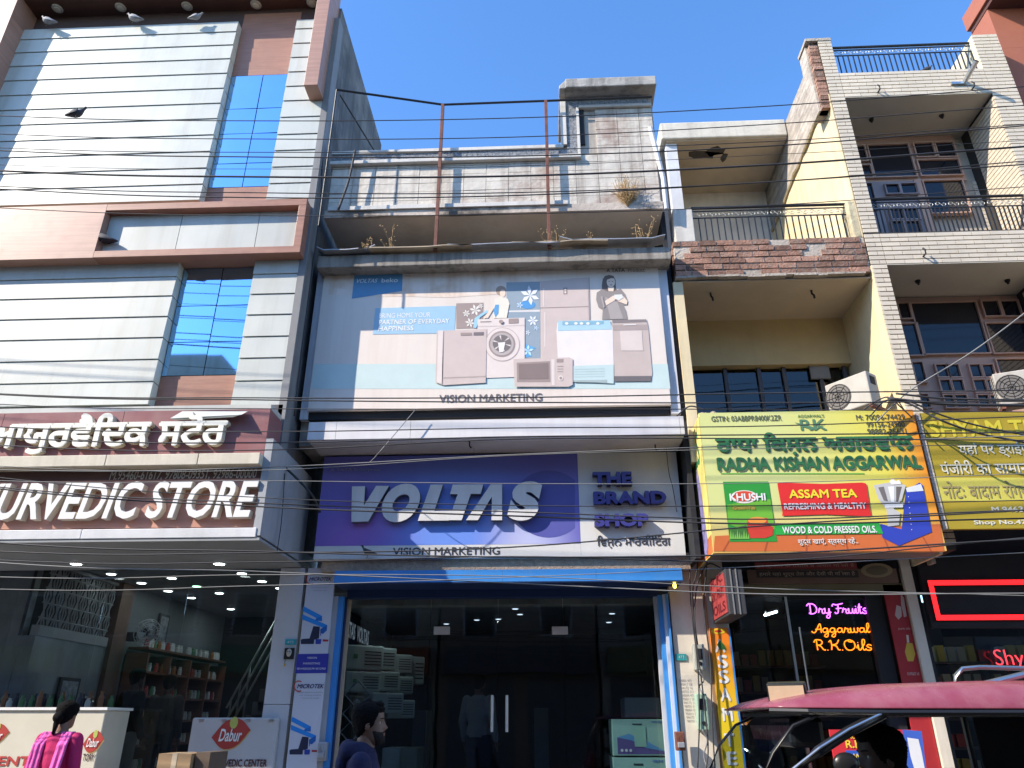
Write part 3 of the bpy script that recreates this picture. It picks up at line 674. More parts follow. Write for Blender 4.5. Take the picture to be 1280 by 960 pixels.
# ---- big printed billboard
BB = thing('billboard', 'wide faded appliance billboard with black lettering along its bottom over the shopfront', 'billboard', (-.6, YB, 5.0))
bx0, bx1 = fx(396, 420, YB), fx(840.5, 420, YB); bz0, bz1 = fz(620, 509, YB), fz(620, 333, YB)
bprint = M('faded billboard print', (.77, .685, .60), .5, var=.05, scale=1.2, bump=.25, bscale=2.5, streak=.3, dirt=(.62, .47, .36), patch=.15, patchcol=(.66, .55, .45))
MB().box(bx0, fx(830.5, 420, YB), YB, YB+.06, bz0, bz1).build('board', bprint, BB)
wf = M('white flex frame', (.60, .60, .62), .6, streak=.25, var=.1)
MB().box(fx(831, 420, YB), bx1+.02, YB+.05, YB+.13, bz0-.1, bz1).build('frame', wf, BB); MB().box(bx0-.1, bx0-.004, YB+.04, YB+.13, bz0-.1, bz1).build('frame', wf, BB)
MB().box(bx0-.0, bx1-.13, YB+.062, YB+.12, bz0-.1, bz0+.02).build('frame', dark_m, BB)
def pp(pts, m, layer, Y=YB):
    m.flat([at(p[0], p[1], Y-layer*.0014) for p in pts], Y-layer*.0014)
def circ(cx, cy, rx, ry, n=20, a0=0): return [(cx+rx*math.cos(2*math.pi*i/n+a0), cy+ry*math.sin(2*math.pi*i/n+a0)) for i in range(n)]
def P5(o, s, pts): return [(o[0]+p[0]*s, o[1]+p[1]*s) for p in pts]
A1 = lambda pts: P5((430, 330), .17706, pts)     # helpers for points read off enlarged views of the board
A2 = lambda pts: P5((560, 330), .16667, pts)
A3 = lambda pts: P5((680, 325), .17708, pts)
def part(name, items, Y=YB, parent=BB):
    """items: (colour, layer, polygon) -> one printed motif"""
    cols = []; m = MB(); m.keep = True
    for c, l, pts in items:
        if c not in cols: cols.append(c)
        m.k = cols.index(c); pp(pts, m, l, Y)
    ms = []
    for c in cols:
        k = 'print %.2f %.2f %.2f' % c; ms.append(bpy.data.materials.get(k) or M(k, c, .5, var=.05, bump=0, scale=5))
    return m.build(name, ms, parent)
blue1, blue2, aqua = (.10, .28, .48), (.34, .54, .68), (.56, .68, .65)
part('printed_band', [(aqua, 1, [(392, 455), (834.5, 455), (838, 486), (389, 486)]), ((.80, .66, .50), 1, [(473, 341), (680, 337), (680, 366), (470, 371)])])
bstain = M('stained print', (.80, .69, .60), .55, var=.1, bump=.02, streak=.7, dirt=(.60, .42, .28), patch=.7, patchcol=(.62, .45, .32), pscale=2.2)
m = MB(); m.keep = True; pp([(412, 338), (680, 337), (680, 364), (560, 372), (410, 368)], m, 1.5); m.build('stain_band', bstain, BB)
part('printed_tag', [(blue1, 2, A1([(75, 60), (415, 50), (410, 190), (55, 245)]))])
part('printed_banner', [(blue2, 2, A1([(222, 312), (790, 295), (780, 488), (203, 497)]))])
def btxt(s, q, c, layer=3, bold=.0, shear=0, Y=YB, parent=BB, thick=0):
    m = MB(); m.keep = True; put_text(m, s, rect(*q, Y-layer*.0014), Y-layer*.0014, bold=bold*.6, shear=shear, thick=thick)
    k = 'print %.2f %.2f %.2f' % c; return m.build('lettering', bpy.data.materials.get(k) or M(k, c, .5, var=.05, bump=0), parent)
wht = (.82, .82, .80); fade = (.70, .78, .82); dk = (.10, .09, .09)
btxt('VOLTAS', (446, 348.5, 472, 353.5), fade, shear=.3, bold=.02); btxt('beko', (477, 347.5, 497.5, 353), fade, bold=.03)
btxt('BRING HOME YOUR', (474, 391, 538, 397), wht); btxt('PARTNER OF EVERYDAY', (474, 399, 562, 405), wht, bold=.03); btxt('HAPPINESS', (473, 407.5, 517, 413.5), wht, bold=.03)
btxt('VISION MARKETING', (549, 492.5, 678, 502.5), (.16, .14, .14), bold=.03)
btxt('A TATA', (758, 335.5, 781, 340), dk, bold=.02); btxt('Product', (785, 335, 806, 340), (.25, .22, .2))
sil, sild, sill = (.62, .51, .46), (.36, .28, .25), (.76, .66, .60)
gb = (.30, .37, .42); skn = (.84, .66, .52)
part('printed_microwave', [(sil, 12, A2([(490, 712), (910, 700), (935, 712), (935, 905), (905, 920), (500, 920)])), (sild, 13, A2([(515, 740), (765, 728), (768, 885), (518, 885)])), ((.25, .19, .17), 14, A2([(530, 752), (752, 742), (754, 862), (532, 865)])),
 (sill, 13, A2([(775, 715), (800, 714), (800, 910), (780, 912)])), (sild, 13, A2([(815, 713), (865, 712), (865, 737), (815, 738)])), (sill, 14, A2(circ(845, 855, 20, 20, 14))), (sild, 15, A2(circ(845, 855, 10, 10, 10)))]+[(sild, 13, A2([(820, y, ), (865, y), (865, y+5), (820, y+5)])) for y in (765, 785, 805)])
part('printed_dishwasher', [(sil, 9, A1([(655, 472), (1008, 458), (1000, 838), (700, 856), (645, 835)])), (sill, 10, A1([(665, 470), (700, 468), (700, 850), (655, 835)])), (sild, 10, A1([(700, 475), (706, 475), (696, 852), (690, 850)])), ((.20, .17, .17), 11, A1([(915, 482), (987, 480), (985, 502), (915, 504)])), (sild, 11, A1([(823, 485), (903, 484), (903, 503), (824, 505)])), ((.45, .36, .32), 10, A1([(700, 800), (1001, 790), (1001, 797), (700, 808)]))])
wash = [(sill, 6, A2([(222, 415), (575, 402), (575, 845), (290, 855), (222, 490)])), ((.66, .56, .51), 7, A2([(222, 465), (575, 455), (575, 462), (222, 472)])), (sild, 8, A2([(455, 410), (528, 407), (528, 443), (455, 446)])), (sild, 8, A2([(242, 430), (325, 428), (325, 434), (242, 436)]))]
wash += [((.55, .45, .41), 7, A2(circ(408, 603, 132, 128, 32))), (sill, 8, A2(circ(408, 603, 126, 122, 32))), (sild, 9, A2(circ(405, 600, 100, 98, 30))), ((.50, .43, .40), 10, A2(circ(405, 600, 88, 86, 30))), ((.20, .17, .16), 11, A2(circ(405, 595, 70, 64, 26)))]
for i in range(6):
    a = i*1.05+.3; wash.append((sill, 12, A2([(405+20*math.cos(a), 595+20*math.sin(a)), (405+68*math.cos(a-.1), 595+60*math.sin(a-.1)), (405+68*math.cos(a+.1), 595+60*math.sin(a+.1))])))
wash += [((.85, .8, .75), 13, A2([(375, 590), (430, 585), (415, 660), (385, 660)])), (sild, 14, A2(circ(398, 432, 16, 14, 12)))]
part('printed_front_loader', wash)
fridge = [(gb, 1.6, A2([(438, 138), (690, 132), (692, 705), (438, 712)])), ((.72, .68, .64), 2, A2([(438, 350), (690, 342), (690, 358), (438, 362)])), ((.1, .32, .62), 3, A2(circ(600, 305, 55, 32, 12)))]
def flower(cx, cy, r_, col, l, n=6, rot=0):
    out = []
    for i in range(n):
        a = rot+i*2*math.pi/n; out.append((col, l, A2([(cx, cy), (cx+r_*.6*math.cos(a-.35), cy+r_*.6*math.sin(a-.35)), (cx+r_*math.cos(a), cy+r_*math.sin(a)), (cx+r_*.6*math.cos(a+.35), cy+r_*.6*math.sin(a+.35))])))
    return out
fl = (.80, .82, .84)
fridge += flower(615, 235, 75, fl, 4, 6, .4)+flower(538, 308, 26, (.6, .75, .9), 4, 5)+flower(637, 425, 42, fl, 4, 6)+flower(598, 515, 20, fl, 4, 5)+flower(662, 480, 20, (.6, .75, .9), 4, 5)
fridge += [((.12, .38, .68), 3, A2([(582, 600), (660, 630), (610, 650), (630, 690), (582, 700)]))]+flower(600, 650, 45, (.55, .75, .92), 4, 5, 1)
part('printed_flower_fridge', fridge)
part('printed_fridge', [(sil, 2, A2([(692, 130), (960, 105), (1050, 100), (1060, 560), (950, 720), (700, 705)])), (sild, 3, A2([(692, 326), (1053, 316), (1053, 321), (692, 332)])), (sill, 3, A2([(713, 180), (722, 180), (722, 318), (713, 318)])), (sill, 3, A2([(722, 360), (732, 360), (732, 620), (722, 620)])), (sild, 3, A2([(865, 178), (895, 176), (895, 226), (865, 228)])), (sill, 4, A2(circ(880, 192, 8, 8, 8))), (sill, 4, A2(circ(880, 212, 8, 8, 8))), (sild, 3, A2([(1054, 100), (1060, 100), (1072, 570), (1064, 570)]))])
part('printed_small_fridge', [(sild, 1.6, A2([(62, 295), (265, 290), (262, 480), (62, 485)]))]+[x for c in ((205, 345, 45), (138, 370, 30), (165, 440, 38), (245, 315, 22)) for x in flower(*c, (.82, .76, .68), 4, 6, .2)])
part('printed_top_loader', [((.80, .74, .71), 6, A3([(95, 440), (465, 430), (485, 480), (492, 740), (430, 750), (100, 750), (88, 500)])), ((.42, .62, .70), 7, A3([(100, 430), (465, 425), (478, 490), (98, 500)])), ((.25, .45, .55), 8, A3([(130, 432), (420, 430), (420, 452), (130, 460)]))]+[(wht, 9, A3(circ(x, 448, 13, 10, 8))) for x in (160, 225, 265, 310, 380)])
part('printed_air_conditioner', [((.55, .68, .66), 8, A3([(200, 748), (492, 738), (492, 872), (200, 858)])), ((.38, .46, .45), 9, A3([(205, 848), (445, 845), (445, 866), (215, 862)]))]+[((.42, .55, .54), 9, A3([(215, y), (430, y-4), (430, y-1), (215, y+3)])) for y in (770, 788, 806, 824)])
part('printed_top_washer', [((.56, .46, .41), 5, A3([(480, 425), (722, 418), (735, 470), (765, 800), (755, 855), (495, 855)])), ((.26, .22, .21), 6, A3([(480, 423), (720, 418), (725, 438), (485, 445)])), ((.42, .34, .31), 6, A3([(485, 460), (728, 455), (730, 492), (488, 498)])), ((.70, .60, .54), 7, A3([(535, 500), (690, 498), (700, 640), (545, 640)])), ((.17, .15, .15), 7, A3([(495, 820), (758, 818), (755, 856), (495, 858)])), ((.85, .8, .76), 8, A3([(560, 455), (650, 452), (650, 458), (560, 461)]))])
hair = (.17, .13, .11); gr = (.30, .26, .24); grl = (.42, .37, .34)
part('printed_woman', [(hair, 2, A3([(415, 135), (430, 112), (460, 105), (490, 112), (505, 140), (508, 200), (530, 235), (410, 235), (408, 180)])), (gr, 3, A3([(372, 230), (410, 205), (450, 222), (500, 218), (540, 200), (572, 240), (592, 290), (590, 318), (560, 320), (580, 360), (590, 418), (410, 422), (415, 350), (385, 335), (368, 280)])), (grl, 4, A3([(430, 260), (520, 300), (560, 415), (470, 418)])), (skn, 5, A3(circ(472, 155, 30, 38, 14))), (skn, 5, A3([(450, 190), (495, 190), (490, 222), (455, 220)])), (hair, 6, A3([(440, 140), (450, 115), (480, 112), (500, 130), (475, 128)])), (skn, 6, A3([(430, 290), (490, 250), (505, 262), (500, 285), (440, 320)])), (skn, 6, A3([(520, 265), (560, 255), (590, 290), (585, 315), (545, 300), (520, 290)])), (hair, 7, A3([(455, 150), (466, 148), (466, 152), (455, 153)])), (hair, 7, A3([(478, 148), (489, 150), (489, 153), (478, 152)])), ((.5, .25, .2), 7, A3([(464, 172), (482, 172), (477, 178), (468, 178)])), (grl, 7, A3([(400, 260), (412, 255), (430, 330), (420, 340)])), ((.75, .74, .68), 8, A3([(495, 245), (550, 242), (560, 265), (530, 285), (500, 275)]))])
part('printed_girl', [((.42, .30, .22), 2, A2(circ(398, 200, 40, 36, 16))), (skn, 3, A2(circ(410, 220, 22, 28, 12))), ((.80, .74, .62), 4, A2([(350, 262), (400, 245), (450, 262), (462, 300), (440, 320), (410, 408), (340, 405), (345, 310)])), ((.12, .35, .60), 5, A2([(355, 305), (382, 305), (378, 370), (355, 400), (340, 350)])), (skn, 5, A2([(330, 320), (345, 330), (300, 405), (265, 405)])), ((.35, .60, .80), 5, A2([(290, 345), (300, 360), (240, 400), (212, 480), (190, 478), (200, 405)])), ((.80, .74, .62), 6, A2([(440, 300), (460, 300), (440, 405), (385, 405)]))])
# ---- white canopy box below the billboard
yc0 = 8.05
WC = thing('canopy_box', 'white sheet-metal canopy box projecting between the billboard and the blue shop sign', 'canopy', (-.6, yc0, 4.5))
wx0, wx1 = fx(385, 538, yc0), fx(856, 538, yc0); wz0, wz1 = fz(620, 546, yc0), fz(620, 524, yc0)
wm = M('white painted sheet', (.70, .68, .67), .45, var=.06, bump=.03, streak=.22, dirt=(.4, .34, .3))
xm1, xm2 = fx(513, 538, yc0), fx(420, 538, yc0)
for a, b_ in ((wx0, xm2), (xm2, xm1), (xm1, wx1-.05), (wx1-.05, wx1)): MB().box(a+.002, b_-.002, yc0, yc0+.14, wz0, wz1).build('front_panel', wm, WC)
for a, b_ in ((wx0, fx(590, 560, 8.3)), (fx(590, 560, 8.3), wx1)): MB().box(a+.002, b_-.002, yc0+.141, 8.64, wz0+.0, wz0+.025).build('soffit_panel', M('canopy soffit', (.58, .52, .47), .6, streak=0, patch=.15, patchcol=(.4, .34, .3)) if a == wx0 else bpy.data.materials['canopy soffit'], WC)
MB().box(wx0+.01, wx1-.01, yc0+.142, 8.33, wz0+.1, wz1-.06).build('top', wm, WC)
hk = MB()
for px_, py_ in ((587, 552), (819, 556)):
    d = ray(px_, py_); t = (wz0-CAMZ)/d.z; hk = MB().tube([(d.x*t, d.y*t, wz0), (d.x*t, d.y*t, wz0-.05), (d.x*t+.02, d.y*t, wz0-.08)], .01, 6).build('hook', black_m, WC)
# ---- blue shop sign
YV = 8.6
VS = thing('shop_sign', 'blue and white appliance shop sign with big raised silver letters', 'sign', (-.6, YV, 3.3))
vx0, vx1, vxm = fx(399, 633, YV), fx(851.5, 633, YV), fx(724, 633, YV); vz0, vz1, vzm = fz(620, 697, YV), fz(620, 568, YV), fz(560, 681, YV)
def blueprint():
    m = M('sunlit blue print', (.06, .075, .30), .42, var=0, bump=.02); t = m.node_tree; N = t.nodes; L = t.links; b = N['Principled BSDF']
    g = N.new('ShaderNodeNewGeometry'); 
    def blob(loc, rad):
        mp = N.new('ShaderNodeVectorMath'); mp.operation = 'DISTANCE'; L.new(g.outputs['Position'], mp.inputs[0]); mp.inputs[1].default_value = loc
        r_ = N.new('ShaderNodeMapRange'); r_.interpolation_type = 'SMOOTHSTEP'; r_.inputs[1].default_value = 0; r_.inputs[2].default_value = rad; r_.inputs[3].default_value = 1; r_.inputs[4].default_value = 0; L.new(mp.outputs['Value'], r_.inputs[0]); return r_.outputs[0]
    c = (.14, .135, .46, 1); prev = None
    for loc, rad, col in (((fx(560, 675, YV), YV, fz(560, 675, YV)), 1.5, (.15, .28, .75)), ((fx(440, 670, YV), YV, fz(440, 665, YV)), .9, (.30, .14, .50)), ((fx(410, 600, YV), YV, fz(410, 620, YV)), .7, (.17, .13, .45)), ((fx(660, 672, YV), YV, fz(660, 680, YV)), .7, (.50, .52, .75))):  # last blob puts the sunlit lavender zone into the print colour
        x = N.new('ShaderNodeMix'); x.data_type = 'RGBA'; L.new(blob(loc, rad), x.inputs[0])
        if prev is None: x.inputs[6].default_value = c
        else: L.new(prev, x.inputs[6])
        x.inputs[7].default_value = col+(1,); prev = x.outputs[2]
    wv = N.new('ShaderNodeTexWave'); wv.wave_type = 'RINGS'; wv.inputs['Scale'].default_value = 2.2; wv.inputs['Distortion'].default_value = 1.5
    mp = N.new('ShaderNodeMapping'); mp.inputs['Location'].default_value = (2.3, 0, -3.2); L.new(g.outputs['Position'], mp.inputs[0]); L.new(mp.outputs[0], wv.inputs[0])
    r_ = N.new('ShaderNodeMapRange'); r_.inputs[3].default_value = .95; r_.inputs[4].default_value = 1.05; L.new(wv.outputs['Fac'], r_.inputs[0])
    cc = N.new('ShaderNodeCombineColor'); [L.new(r_.outputs[0], cc.inputs[i]) for i in range(3)]
    x = N.new('ShaderNodeMix'); x.data_type = 'RGBA'; x.blend_type = 'MULTIPLY'; x.inputs[0].default_value = 1; L.new(prev, x.inputs[6]); L.new(cc.outputs[0], x.inputs[7]); L.new(x.outputs[2], b.inputs['Base Color'])
    return m
MB().box(vx0, vxm, YV, YV+.1, vzm, vz1).build('blue_panel', blueprint(), VS)
wsp = M('white flex print', (.66, .65, .62), .5, var=.04, streak=.06)
MB().box(vxm+.002, vx1, YV, YV+.1, vz0, vz1).build('white_panel', wsp, VS); MB().box(vx0, vxm, YV, YV+.1, vz0, vzm-.002).build('white_panel', wsp, VS)
part('printed_disc', [((.095, .10, .36), 1, [p for p in circ(686, 630, 46, 42, 40) if p[0] < 723]+[(723, 652), (723, 609)][::-1][:0])], YV, VS)
VM = [M('grey letter face', (.68, .67, .65), .5, var=.06, streak=.25, dirt=(.32, .3, .28)), M('grey letter return', (.12, .12, .14), .5)]
A6 = lambda pts: P5((370, 550), .3828, pts)
def vl(polys):
    for pts in polys:
        m = MB(); m.side = 1; m.keep = True
        q_ = [at(p[0], p[1], YV-.075) for p in A6(pts)]; ar = sum(q_[i][0]*q_[(i+1) % len(q_)][1]-q_[(i+1) % len(q_)][0]*q_[i][1] for i in range(len(q_)))
        if ar < 0: q_ = q_[::-1]
        solid(m, q_, [tuple(range(len(q_)))], YV, .08); m.build('letter', VM, VS)
vl([[(183, 152), (226, 151), (222, 214), (262, 150), (304, 150), (236, 266), (181, 268)],
    [(440, 146), (480, 146), (452, 232), (510, 231), (499, 263), (398, 264)],
    [(512, 146), (612, 145), (603, 176), (571, 176), (541, 262), (499, 262), (528, 177), (503, 177)],
    [(555, 262), (636, 145), (673, 145), (673, 262), (638, 262), (640, 184), (594, 262)]])
letters('O', (at(*A6([(282, 205)])[0], YV-.07)[0], at(*A6([(405, 205)])[0], YV-.07)[0], fz(500, 550+.3828*269, YV-.07), fz(500, 550+.3828*143, YV-.07)), YV, .08, VM, VS, bold=.075, shear=.28, res=6)
letters('S', (fx(634, 628, YV-.07), fx(678, 628, YV-.07), fz(655, 651, YV-.07), fz(655, 602, YV-.07)), YV, .082, VM, VS, bold=.075, shear=.2, res=6)
NM = [M('navy letter face', (.05, .05, .24), .35, var=.05, bump=0), M('navy letter return', (.02, .02, .11), .4)]
for s_, (a, b_, c_, d_) in (('THE', (741, 590, 790, 606)), ('BRAND', (742, 614, 833, 630)), ('SHOP', (743, 642, 811, 658))):
    letters(s_, rect(a, b_, c_, d_, YV-.09), YV, .1, NM, VS, bold=.05)
btxt('VISION MARKETING', (491, 684, 625, 694), (.05, .05, .06), 2, .03, Y=YV, parent=VS)
m = MB(); m.keep = True; indic(lambda i: m, 'ਿਵਜ਼ਨ ਮਾਰਕੀਿਟੰਗ', rect(746, 669, 838, 685, YV), YV-.004, 0, .014); m.build('lettering', PR('black print', (.05, .05, .06)), VS)
btxt('A TATA Enterprise', (413, 585, 475, 590), (.28, .28, .42), 2, .02, Y=YV, parent=VS)
# ---- stucco band and rolling shutter
ys0 = 8.66
stucco = M('brown stucco', (.40, .29, .20), .95, var=.25, scale=20, bump=.8, bscale=60)
MB().box(-2.62, vx1+.05, ys0, 9.2, fz(620, 713, ys0), vz0+.05).build('stucco_band', stucco, CB0)
RS = thing('shutter_box', 'long blue rolling shutter housing above the glass shop front', 'shutter box', (-.5, 8.55, 2.9))
rx0, rx1 = fx(418, 719, 8.5), fx(853, 719, 8.5); rz1, rz0 = fz(620, 712, 8.5), fz(620, 727, 8.5)
bluep = M('blue painted steel', (.045, .24, .62), .4, var=.08, bump=.04, bscale=12, streak=.3, dirt=(.12, .25, .42))
navy = M('navy shaded steel', (.012, .03, .10), .5, var=.1, bump=0)  # shade of the blue box's underside put into a darker colour
e = [rx0]+[fx(x, 719, 8.5) for x in (512, 628, 745)]+[rx1]
for i in range(4): MB().box(e[i]+.001, e[i+1]-.001, 8.5, 8.66, rz0, rz1).build('front_plate', bluep, RS)
MB().box(rx0, rx1, 8.502, 9.1, rz0-.012, rz0-.002).build('soffit_plate', navy, RS)
yl = 9.1
MB().box(rx0+.05, rx1-.05, 8.95, 9.1, rz0-.1, rz0-.013).build('guide_rail', navy, RS)
lamp = MB().lathe([(.012, 0), (.02, -.02), (.018, -.05), (.004, -.06)], (rx1-.08, 8.6, rz0-.013), n=10).build('pilot_lamp', EM('small yellow lamp', (1, .75, .1), 2.5), RS)
# ---- piers, boards, channels beside the glass front
YF = 9.2
wt = M('white glazed cladding', (.56, .57, .60), .35, var=.05, bump=.02, streak=.12, dirt=(.35, .35, .36))
pxa, pxb = LX+.0, fx(379, 715, 8.84)
MB().box(-3.16, pxb+.02, 8.84, 9.6, fz(350, 880, 8.84), soffz-.04).build('pier_panel', wt, LB); MB().box(-3.16, pxb+.02, 8.84, 9.6, .13, fz(350, 880, 8.84)-.006).build('pier_panel', wt, LB)
MBD = thing('inverter_board', 'tall white inverter advertising board with blue ribbons on the pier left of the shop', 'sign board', (-2.8, 8.8, .13))
mx0, mx1 = fx(386.5, 712, 8.8), fx(417, 712, 8.8); mzt = fz(400, 710, 8.8)
mx0, mx1 = fx(372, 830, 8.8), fx(408, 830, 8.8)
MB().box(mx0, mx1, 8.8, 8.84, .2, mzt).build('board', M('white board print', (.56, .58, .66), .4, var=.03, bump=0), MBD)
C7 = lambda pts: P5((330, 700), .27077, pts)
for dy in (0, 1):
    o = 510*dy; sx = -52*dy
    S = lambda pts: C7([(p[0]+sx, p[1]+o) for p in pts])
    part('printed_ribbon', [((.02, .25, .72), 1, S([(182, 213), (268, 258), (268, 282), (178, 235)])), ((.02, .25, .72), 1, S([(176, 250), (292, 300), (290, 320), (176, 274)])), ((.015, .16, .55), 2, S([(235, 280), (268, 282), (268, 258), (240, 270)])), ((.015, .12, .42), 2, S([(262, 318), (292, 300), (290, 325), (272, 342), (260, 335)]))], 8.8, MBD)
    part('printed_inverter', [((.02, .025, .06), 1, S([(170, 368), (178, 364), (210, 362), (228, 305), (258, 308), (254, 362), (232, 368), (230, 388), (170, 388)])), ((.03, .06, .35), 2, S([(238, 365), (265, 365), (262, 388), (238, 388)])), ((.4, .03, .04), 2, S([(272, 366), (298, 368), (296, 376), (272, 376)])), ((.06, .1, .45), 2, S([(260, 318), (264, 318), (264, 350), (260, 350)]))], 8.8, MBD)
part('printed_banner', [((.035, .04, .33), 1, C7([(153, 434), (299, 432), (292, 522), (144, 524)]))], 8.8, MBD)
for s_, q in (('VISION', (384, 821, 396, 823.5)), ('MARKETING', (379, 828, 400, 830.5)), ('9814420330,9914512950', (371, 834.5, 407, 837.5))): btxt(s_, q, (.65, .66, .75), 2, Y=8.8, parent=MBD, bold=.02)
for (a, b_, c_, d_) in ((371.5, 855, 405, 860.5), (386.5, 721.5, 414.5, 726)):
    btxt('MICROTEK', (a, b_, c_, d_), (.03, .03, .12), 2, .04, .25, 8.8, MBD)
    m = MB(); cxp, cyp = a+3, (b_+d_)/2
    pts = [at(cxp+6*math.cos(t_)-1, cyp-6.5*math.sin(t_), 8.795) for t_ in [1.0+i*.35 for i in range(13)]]
    m.tube([(p[0], 8.795, p[1]) for p in pts], .005, 4); m.build('logo_arc', PR('logo arc red', (.5, .02, .02)), MBD)
    for k in range(3): btxt('power backup stabilizer solar'[k*2:24-k*3], (a+(k*2), d_+4+k*3.6, c_-1-k*2.5, d_+6+k*3.6), (.3, .3, .36), 2, Y=8.8, parent=MBD)
# number plate, photo and lock on the pier
np_ = thing('number_plate', 'small turquoise house number plate on the white pier left of the shop', 'plate', (fx(363, 803, 8.83), 8.83, fz(363, 806, 8.83)))
q = rect(356.5, 799, 370, 806, 8.83); MB().box(q[0], q[1], 8.825, 8.838, q[2], q[3]).build('plate', PR('turquoise', (.03, .35, .42)), np_); btxt('472', (359, 801, 367, 804), (.6, .7, .7), 2, Y=8.822, parent=np_)
q = rect(355.5, 810, 367.5, 824, 8.83); fr_ = thing('mask_plaque', 'small dark plaque with pale mask face below the number plate', 'plaque', (q[0], 8.83, q[2])); MB().box(q[0], q[1], 8.822, 8.838, q[2], q[3]).build('plaque', black_m, fr_)
m = MB().ell(((q[0]+q[1])/2, 8.82, (q[2]+q[3])/2+.01), (.03, .012, .045), 12, 8); m.build('mask', PR('bone', (.5, .47, .4)), fr_, smooth=True)
m = MB().ell(((q[0]+q[1])/2-.012, 8.809, (q[2]+q[3])/2+.02), (.007, .004, .007), 6, 5); m.build('eye_hole', black_m, fr_); m = MB().ell(((q[0]+q[1])/2+.012, 8.809, (q[2]+q[3])/2+.02), (.007, .004, .007), 6, 5); m.build('eye_hole', black_m, fr_)
hl = thing('hanging_charm', 'tiny yellow hanging charm under the mask plaque', 'charm', (q[0]+.02, 8.82, q[2]-.1)); MB().tube([(q[0]+.02, 8.825, q[2]), (q[0]+.02, 8.82, q[2]-.05)], .003, 4).build('string', black_m, hl); MB().ell((q[0]+.02, 8.82, q[2]-.06), (.012, .012, .018), 8, 6).build('bead', PR('yellow', (.5, .35, .05)), hl)
# channels
def vbox(pxa, pxb, py, Y, z0_, z1_, mat, name, parent, dy=.06, **k): MB().box(fx(pxa, py, Y), fx(pxb, py, Y), Y, Y+dy, z0_, z1_).build(name, mat, parent, **k)
GF = thing('shop_glass_front', 'frameless dark glass front of the appliance shop with blue shutter channels at both sides', 'glass front', (-.5, 9.25, .13))
beige = M('beige painted wood', (.45, .36, .27), .6, var=.1, streak=.2); silver = M('galvanised channel', (.36, .38, .42), .45, metal=.3, streak=.25)
zt_ = rz0-.1
vbox(406, 413, 850, 8.82, .13, zt_, silver, 'channel', GF); vbox(413.5, 420.5, 850, 8.84, .13, zt_, bluep, 'channel', GF); vbox(421, 424.5, 850, 8.9, .13, zt_, navy, 'channel', GF); vbox(425, 429.5, 850, 8.95, .13, zt_-.02, beige, 'side_post', GF, .05)
vbox(825, 830, 850, 9.0, .13, zt_, wt, 'channel', GF); vbox(830.5, 836.5, 850, 8.9, .13, zt_, bluep, 'channel', GF); vbox(837, 841, 850, 8.85, .13, zt_, wt, 'channel', GF); vbox(841.5, 844, 850, 8.8, .13, zt_, bluep, 'channel', GF)
# lock boxes on channels
for px_, py_, Y, lab in ((403, 938, 8.78, 'grey padlocked shutter bolt on the left channel'), (850, 925, 8.7, 'rusty shutter lock case on the right channel')):
    X, Z = at(px_, py_, Y); l = thing('shutter_lock', lab, 'lock', (X, Y, Z-.08)); mm_ = silver if px_ < 500 else rust
    MB().box(X-.05, X+.05, Y-.03, Y+.05, Z-.1, Z+.08).build('case', mm_, l, bevel=.01); MB().tube([(X-.03, Y-.05, Z-.02), (X, Y-.06, Z+.05), (X+.03, Y-.05, Z-.02)], .008, 6).build('shackle', mm_, l); MB().box(X-.035, X+.035, Y-.065, Y-.035, Z-.07, Z-.02).build('body', silver, l, bevel=.006)
# glass
gx = [fx(431, 850, 9.25), fx(535, 850, 9.25), fx(622, 850, 9.25), fx(706, 850, 9.25), fx(824, 850, 9.25)]
glass2 = GL('dark shop glass', (.70, .75, .78), ior=1.5); ztg = fz(620, 747, 9.25); zdr = fz(620, 790, 9.25)
for i in range(4):
    if i in (0, 3): MB().box(gx[i]+.003, gx[i+1]-.003, 9.25, 9.262, .5, ztg).build('glass_pane', glass2, GF)
    else:
        MB().box(gx[i]+.003, gx[i+1]-.003, 9.25, 9.262, .5, zdr-.004).build('glass_pane', glass2, GF); MB().box(gx[i]+.003, gx[i+1]-.003, 9.25, 9.262, zdr+.004, ztg).build('glass_pane', glass2, GF)
for px_ in (552, 700):
    q = rect(px_-10, 783, px_+10, 793, 9.23); MB().box(q[0], q[1], 9.235, 9.28, q[2], q[3]).build('patch_fitting', M('pale patch fitting', (.5, .45, .42), .35), GF, bevel=.003)
for px_ in (615, 633.5):
    X = fx(px_, 890, 9.18); za, zb_ = fz(px_, 915, 9.18), fz(px_, 869, 9.18)
    h = MB().tube([(X, 9.18, za), (X, 9.18, zb_)], .016, 10)
    for z in (za+.05, zb_-.05): h.tube([(X, 9.18, z), (X, 9.25, z)], .009, 6)
    h.build('handle', M('polished steel handle', (.8, .8, .78), .25, metal=.6, bump=0), GF)
MB().box(-2.75, 1.8, 9.0, 9.2, .13, .5).build('step', M('granite step', (.12, .12, .13), .4), GF)
